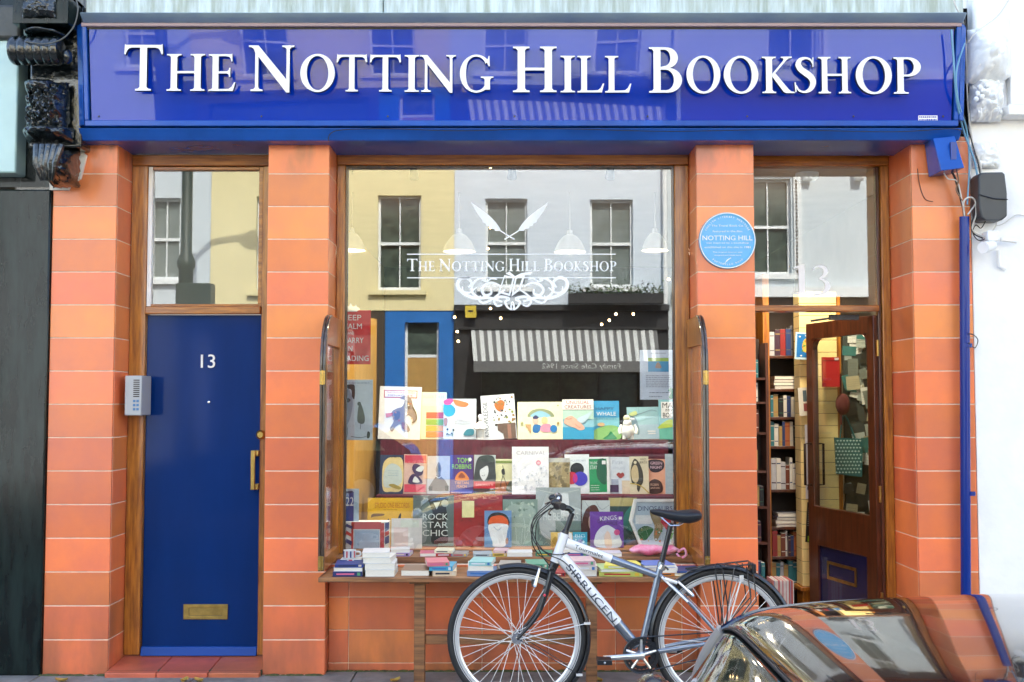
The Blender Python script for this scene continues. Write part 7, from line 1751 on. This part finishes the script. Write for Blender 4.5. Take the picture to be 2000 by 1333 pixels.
for s, xx in ((-1, pe.x), (1, 2*c.x-pe.x)):
    b = MB(); b.tube([(xx, YK+s*0.07, pe.z), (xx, YK+s*0.17, pe.z)], 0.006, ALU, n=8)
    b.box(xx-0.036, xx+0.036, YK+s*0.08, YK+s*0.165, pe.z-0.012, pe.z+0.012, BKM); b.build('pedal', bike, bevel=0.004)
b = MB(); cs = RH
for r_, y in ((0.046, -0.038), (0.038, -0.034), (0.030, -0.042)): b.tube([(cs.x, YK+y-0.001, cs.z), (cs.x, YK+y+0.001, cs.z)], r_, ALU, n=26)
b.build('cassette', w2)
b = MB(); path = ring(c, 0.088, YK-0.05, 16, PI/2+0.1, 3*PI/2-0.1, False) + [(cs.x, YK-0.038, cs.z-0.036-0.03)] + [(cs.x+0.03, YK-0.038, cs.z-0.06), (cs.x+0.034, YK-0.038, cs.z)] + [(cs.x, YK-0.038, cs.z+0.040)]
b.tube(path, 0.0035, BKM, n=6, closed=True); b.build('chain', bike)
b = MB(); b.tube([cs+Vector((0.01, -0.055, -0.02)), cs+Vector((0.03, -0.052, -0.07)), cs+Vector((-0.005, -0.050, -0.14))], [0.012, 0.012, 0.010], GREYPL, n=8); b.build('derailleur', bike)
b = MB(); b.tube([BBK+Vector((0.05, 0.03, -0.03)), BBK+Vector((0.10, 0.22, 0))+Vector((0, 0, -BBK.z+0.008))], 0.008, BKM, n=8); b.build('kickstand', bike)

# ---------------------------------------------------------------- the dark car at the kerb in the foreground
PAINT = mat('black_car_paint', (0.010, 0.010, 0.012), rough=0.06, coat=1.0, coat_rough=0.02, spec=0.9, bump=0.004, bscale=3.0)
CGL = mat('tinted_car_glass', (0.006, 0.009, 0.008), rough=0.04, spec=0.9)
PIL = mat('grey_window_trim', (0.30, 0.28, 0.26), rough=0.35, coat=0.3)
YCc, GZ = -4.43, -0.125
car = thing('parked_car', (1.3, YCc, GZ), 'glossy black car parked at the kerb in the bottom right foreground', 'car')
def body_sec(x):
    """half width and height of shoulder and centre along the car"""
    pts = [(-1.00, .55, .42, .48), (-0.96, .70, .56, .62), (-0.75, .80, .68, .74), (-0.30, .84, .76, .82), (0.10, .85, .83, .86), (0.6, .86, .86, .80), (1.4, .86, .87, .80), (2.2, .85, .86, .80), (2.75, .80, .84, .88), (2.95, .72, .76, .80), (3.02, .60, .50, .52)]
    for i in range(len(pts)-1):
        a, c = pts[i], pts[i+1]
        if a[0] <= x <= c[0]:
            t = (x-a[0])/(c[0]-a[0]); t = t
            return [a[k]+(c[k]-a[k])*t for k in (1, 2, 3)]
    return pts[-1][1:]
xs_ = [-1.0, -0.98, -0.93, -0.8, -0.6, -0.4, -0.2, 0.0, 0.2, 0.4, 0.7, 1.0, 1.3, 1.6, 1.9, 2.2, 2.45, 2.65, 2.8, 2.9, 2.97, 3.02]
b = MB(); vs = []; m_ = 0
for x in xs_:
    hw, sh, ce = body_sec(x); row = []
    for (fy, z) in [(-.90, .10), (-.97, .22), (-1.0, .40), (-1.0, .55), (-.985, sh-0.08), (-.94, sh-.02), (-.86, sh+.01), (-.6, ce-.015), (-.3, ce), (0, ce+.004), (.3, ce), (.6, ce-.015), (.86, sh+.01), (.94, sh-.02), (.985, sh-.08), (1.0, .55), (1.0, .40), (.97, .22), (.90, .10)]:
        row.append((x, YCc+fy*hw, GZ+min(z, ce+.004) if z > .3 else GZ+z))
    m_ = len(row); vs += row
fs = [(i*m_+k, (i+1)*m_+k, (i+1)*m_+k+1, i*m_+k+1) for i in range(len(xs_)-1) for k in range(m_-1)]
fs += [tuple(i*m_ for i in reversed(range(len(xs_)))) + tuple(i*m_+m_-1 for i in range(len(xs_)))] if False else []
for e in (0, len(xs_)-1): fs.append(tuple(e*m_+k for k in (range(m_) if e == 0 else reversed(range(m_)))))
b.add(vs, fs, PAINT); bd = b.build('body', car, smooth=70)
mm = bd.modifiers.new('smooth', 'SUBSURF'); mm.levels = 1; mm.render_levels = 2
# cabin: one smooth dome split into roof, screens and side windows
sd_raw = [(0.13, .89), (0.27, 1.01), (0.39, 1.115), (0.50, 1.195), (0.62, 1.242), (0.82, 1.266), (1.1, 1.280), (1.5, 1.284), (1.9, 1.256), (2.15, 1.225), (2.3, 1.18), (2.50, 1.07), (2.70, .96), (2.80, .90)]
side = cr_spline(sd_raw, 4)
def hw_at(i):
    x, z = side[i]; f = min(1, max(0, (z-.86)/.39)); return 0.76 - 0.14*f**1.4
def dome(i, t):
    x, z = side[i]; w = hw_at(i); f = (z-.86)/.40
    front = x < 0.9
    dx = (0.32*(1-f)-0.05*f)*t*t if front else -(0.20*(1-f)+0.02)*t*t*(1 if x > 2.2 else 0)
    dz = -0.045*f*abs(t)**5 - 0.010*t*t
    return Vector((x+dx, YCc+w*t, GZ+z+dz))
def strip(i0, i1, name, m, t0=-1, t1=1, off=0.0, nt=44):
    b = MB()
    rows = list(range(i0*4, i1*4+1)); vs = []
    for i in rows:
        for k in range(nt+1):
            t = t0+(t1-t0)*k/nt; p = dome(i, t); p.z -= off; vs.append(p)
    fs = [(a*(nt+1)+k, a*(nt+1)+k+1, (a+1)*(nt+1)+k+1, (a+1)*(nt+1)+k) for a in range(len(rows)-1) for k in range(nt)]
    b.add(vs, [tuple(reversed(f)) for f in fs], m); o = b.build(name, car, smooth=80)
    so = o.modifiers.new('thick', 'SOLIDIFY'); so.thickness = 0.012; so.offset = -1
    return o
strip(3, 10, 'roof', PAINT)
strip(0, 3, 'windscreen', CGL, -0.965, 0.965, 0.003)
b = MB(); b.tube([dome(12, -0.99+1.98*k/40)+Vector((-0.004, 0, -0.003)) for k in range(41)], 0.0032, RUB, n=8); b.build('windscreen_seal', car)
b = MB()
for k0 in (-0.75, 0.15): b.tube([dome(2, k0+0.75*k/8)+Vector((-0.012, 0, 0.014)) for k in range(9)], 0.006, RUB, n=6)
b.build('wiper', car)
strip(10, 13, 'rear_window', CGL, -0.94, 0.94, 0.004)
for s in (-1, 1):
    b = MB(); path = [dome(i*4, s) + Vector((0, 0, -0.004)) for i in range(0, 14)]
    b.tube(cr_spline([tuple(p) for p in path[0:4]], 5), 0.020, PIL, n=10); b.build('windscreen_pillar', car)
    b = MB(); b.tube(cr_spline([tuple(p) for p in path[3:11]], 4), 0.014, PAINT, n=8); b.build('roof_rail', car)
    b = MB(); b.tube(cr_spline([tuple(p) for p in path[10:14]], 4), 0.022, PAINT, n=8); b.build('rear_pillar', car)
    # side glass from roof edge to belt
    b = MB(); vs = []; ks = range(0, 14)
    for i in ks:
        i = i*4; p = dome(i, s*0.985); x, z = side[i]
        hwb, sh, ce = body_sec(min(max(p.x, -0.9), 2.9)); yb_ = YCc+s*hwb*0.90; zb_ = GZ+sh-0.01
        for k in range(6):
            t = k/5; vs.append((p.x, p.y+(yb_-p.y)*t, max(p.z-0.01+(zb_-p.z)*t, zb_)))
    fs = [(a*6+k, (a+1)*6+k, (a+1)*6+k+1, a*6+k+1) for a in range(13) for k in range(5)]
    if s > 0: fs = [tuple(reversed(f)) for f in fs]
    b.add(vs, fs, CGL); o = b.build('side_window', car, smooth=80)
    so = o.modifiers.new('thick', 'SOLIDIFY'); so.thickness = 0.006
    # mirror
    mx = Vector((0.37, YCc+s*0.90, GZ+0.92))
    b = MB(); b.ball(mx, 0.095, mat('dark_mirror_shell', (0.02, 0.022, 0.024), rough=0.25, coat=0.4), n=20, sc=(0.55, 1.05, 0.62)); mo = b.build('wing_mirror', car); b = MB(); b.ball(mx+Vector((0.035, 0, 0)), 0.070, CHROME, n=16, sc=(0.30, 1.0, 0.60)); b.build('mirror_glass', mo)
    b = MB(); b.tube([mx, Vector((0.44, YCc+s*0.66, GZ+0.87))], 0.018, BKM, n=8); b.build('mirror_arm', mo)
for wx in (-0.32, 2.28):
    for s in (-1, 1):
        y0_ = YCc+s*0.70
        b = MB(); b.tube([(wx, y0_-s*0.08, GZ+0.31), (wx, y0_-s*0.06, GZ+0.31), (wx, y0_+s*0.12, GZ+0.31), (wx, y0_+s*0.14, GZ+0.31)], [0.27, 0.31, 0.31, 0.28], RUB, n=36); wl_ = b.build('wheel', car)
        b = MB(); b.tube([(wx, y0_+s*0.13, GZ+0.31), (wx, y0_+s*0.148, GZ+0.31)], [0.21, 0.20], ALU, n=32)
        for k in range(5): a = 2*PI*k/5; b.tube([(wx, y0_+s*0.15, GZ+0.31), (wx+0.19*math.cos(a), y0_+s*0.15, GZ+0.31+0.19*math.sin(a))], 0.02, ALU, n=8)
        b.build('rim', wl_)
for s in (-1, 1):
    b = MB(); b.ball((-0.93, YCc+s*0.56, GZ+0.58), 0.11, ALU, n=16, sc=(0.5, 1.3, 0.7)); b.build('headlight', car)
    b = MB(); b.ball((2.93, YCc+s*0.60, GZ+0.68), 0.10, mat('red_lamp_lens', (0.35, 0.01, 0.01), rough=0.1), n=16, sc=(0.5, 1.2, 0.9)); b.build('tail_light', car)
# a few fallen leaves on the pavement
LFM = mat('fallen_leaf', (0.55, 0.25, 0.05), rough=0.7, col2=(0.40, 0.30, 0.06), vscale=30)
for i, (px, py, c_) in enumerate([(120, 1329, 'curled orange leaf on the pavement below the left pier'), (360, 1328, 'curled orange leaf on the pavement below the doorstep'), (388, 1331, 'smaller leaf beside the one below the doorstep'), (772, 1329, 'yellow brown leaf on the pavement below the table'), (1170, 1325, 'yellow leaf on the pavement between the bicycle wheels')]):
    q = P(px, py, -0.16); a = i*1.3; b = MB()
    b.T = Matrix.Translation((q.x, -0.16, 0.004)) @ Matrix.Rotation(a, 4, 'Z')
    b.grid(lambda u, v: ((u-.5)*0.07, (v-.5)*0.045*math.sin(PI*min(max(u, 0.02), .98))**0.7, 0.012*abs(v-.5)*2+0.010*(u-.5)**2*4), 8, 4, LFM)
    tag(b.build('fallen_leaf', loc=(q.x, -0.16, 0.004)), c_, 'leaf', 'fallen leaves on the pavement')
# moss and grime line where the tiles meet the paving
b = MB(); random.seed(17); MOS = mat('moss', (0.10, 0.11, 0.03), rough=0.95, col2=(0.05, 0.06, 0.03), vscale=40)
x = -2.7
while x < 2.7:
    r_ = random.uniform(0.006, 0.022)
    yy_ = -0.012 if not (-1.07 < x < 1.08) else 0.085
    if not (-2.33 < x < -1.43): b.ball((x, yy_, 0.0), r_, MOS, n=6, sc=(1.8, 0.7, 0.55))
    x += r_*random.uniform(1.0, 3.5)
tag(b.build('moss', loc=(0, 0, 0)), 'thin line of moss along the foot of the tiles', 'moss', kind='stuff')
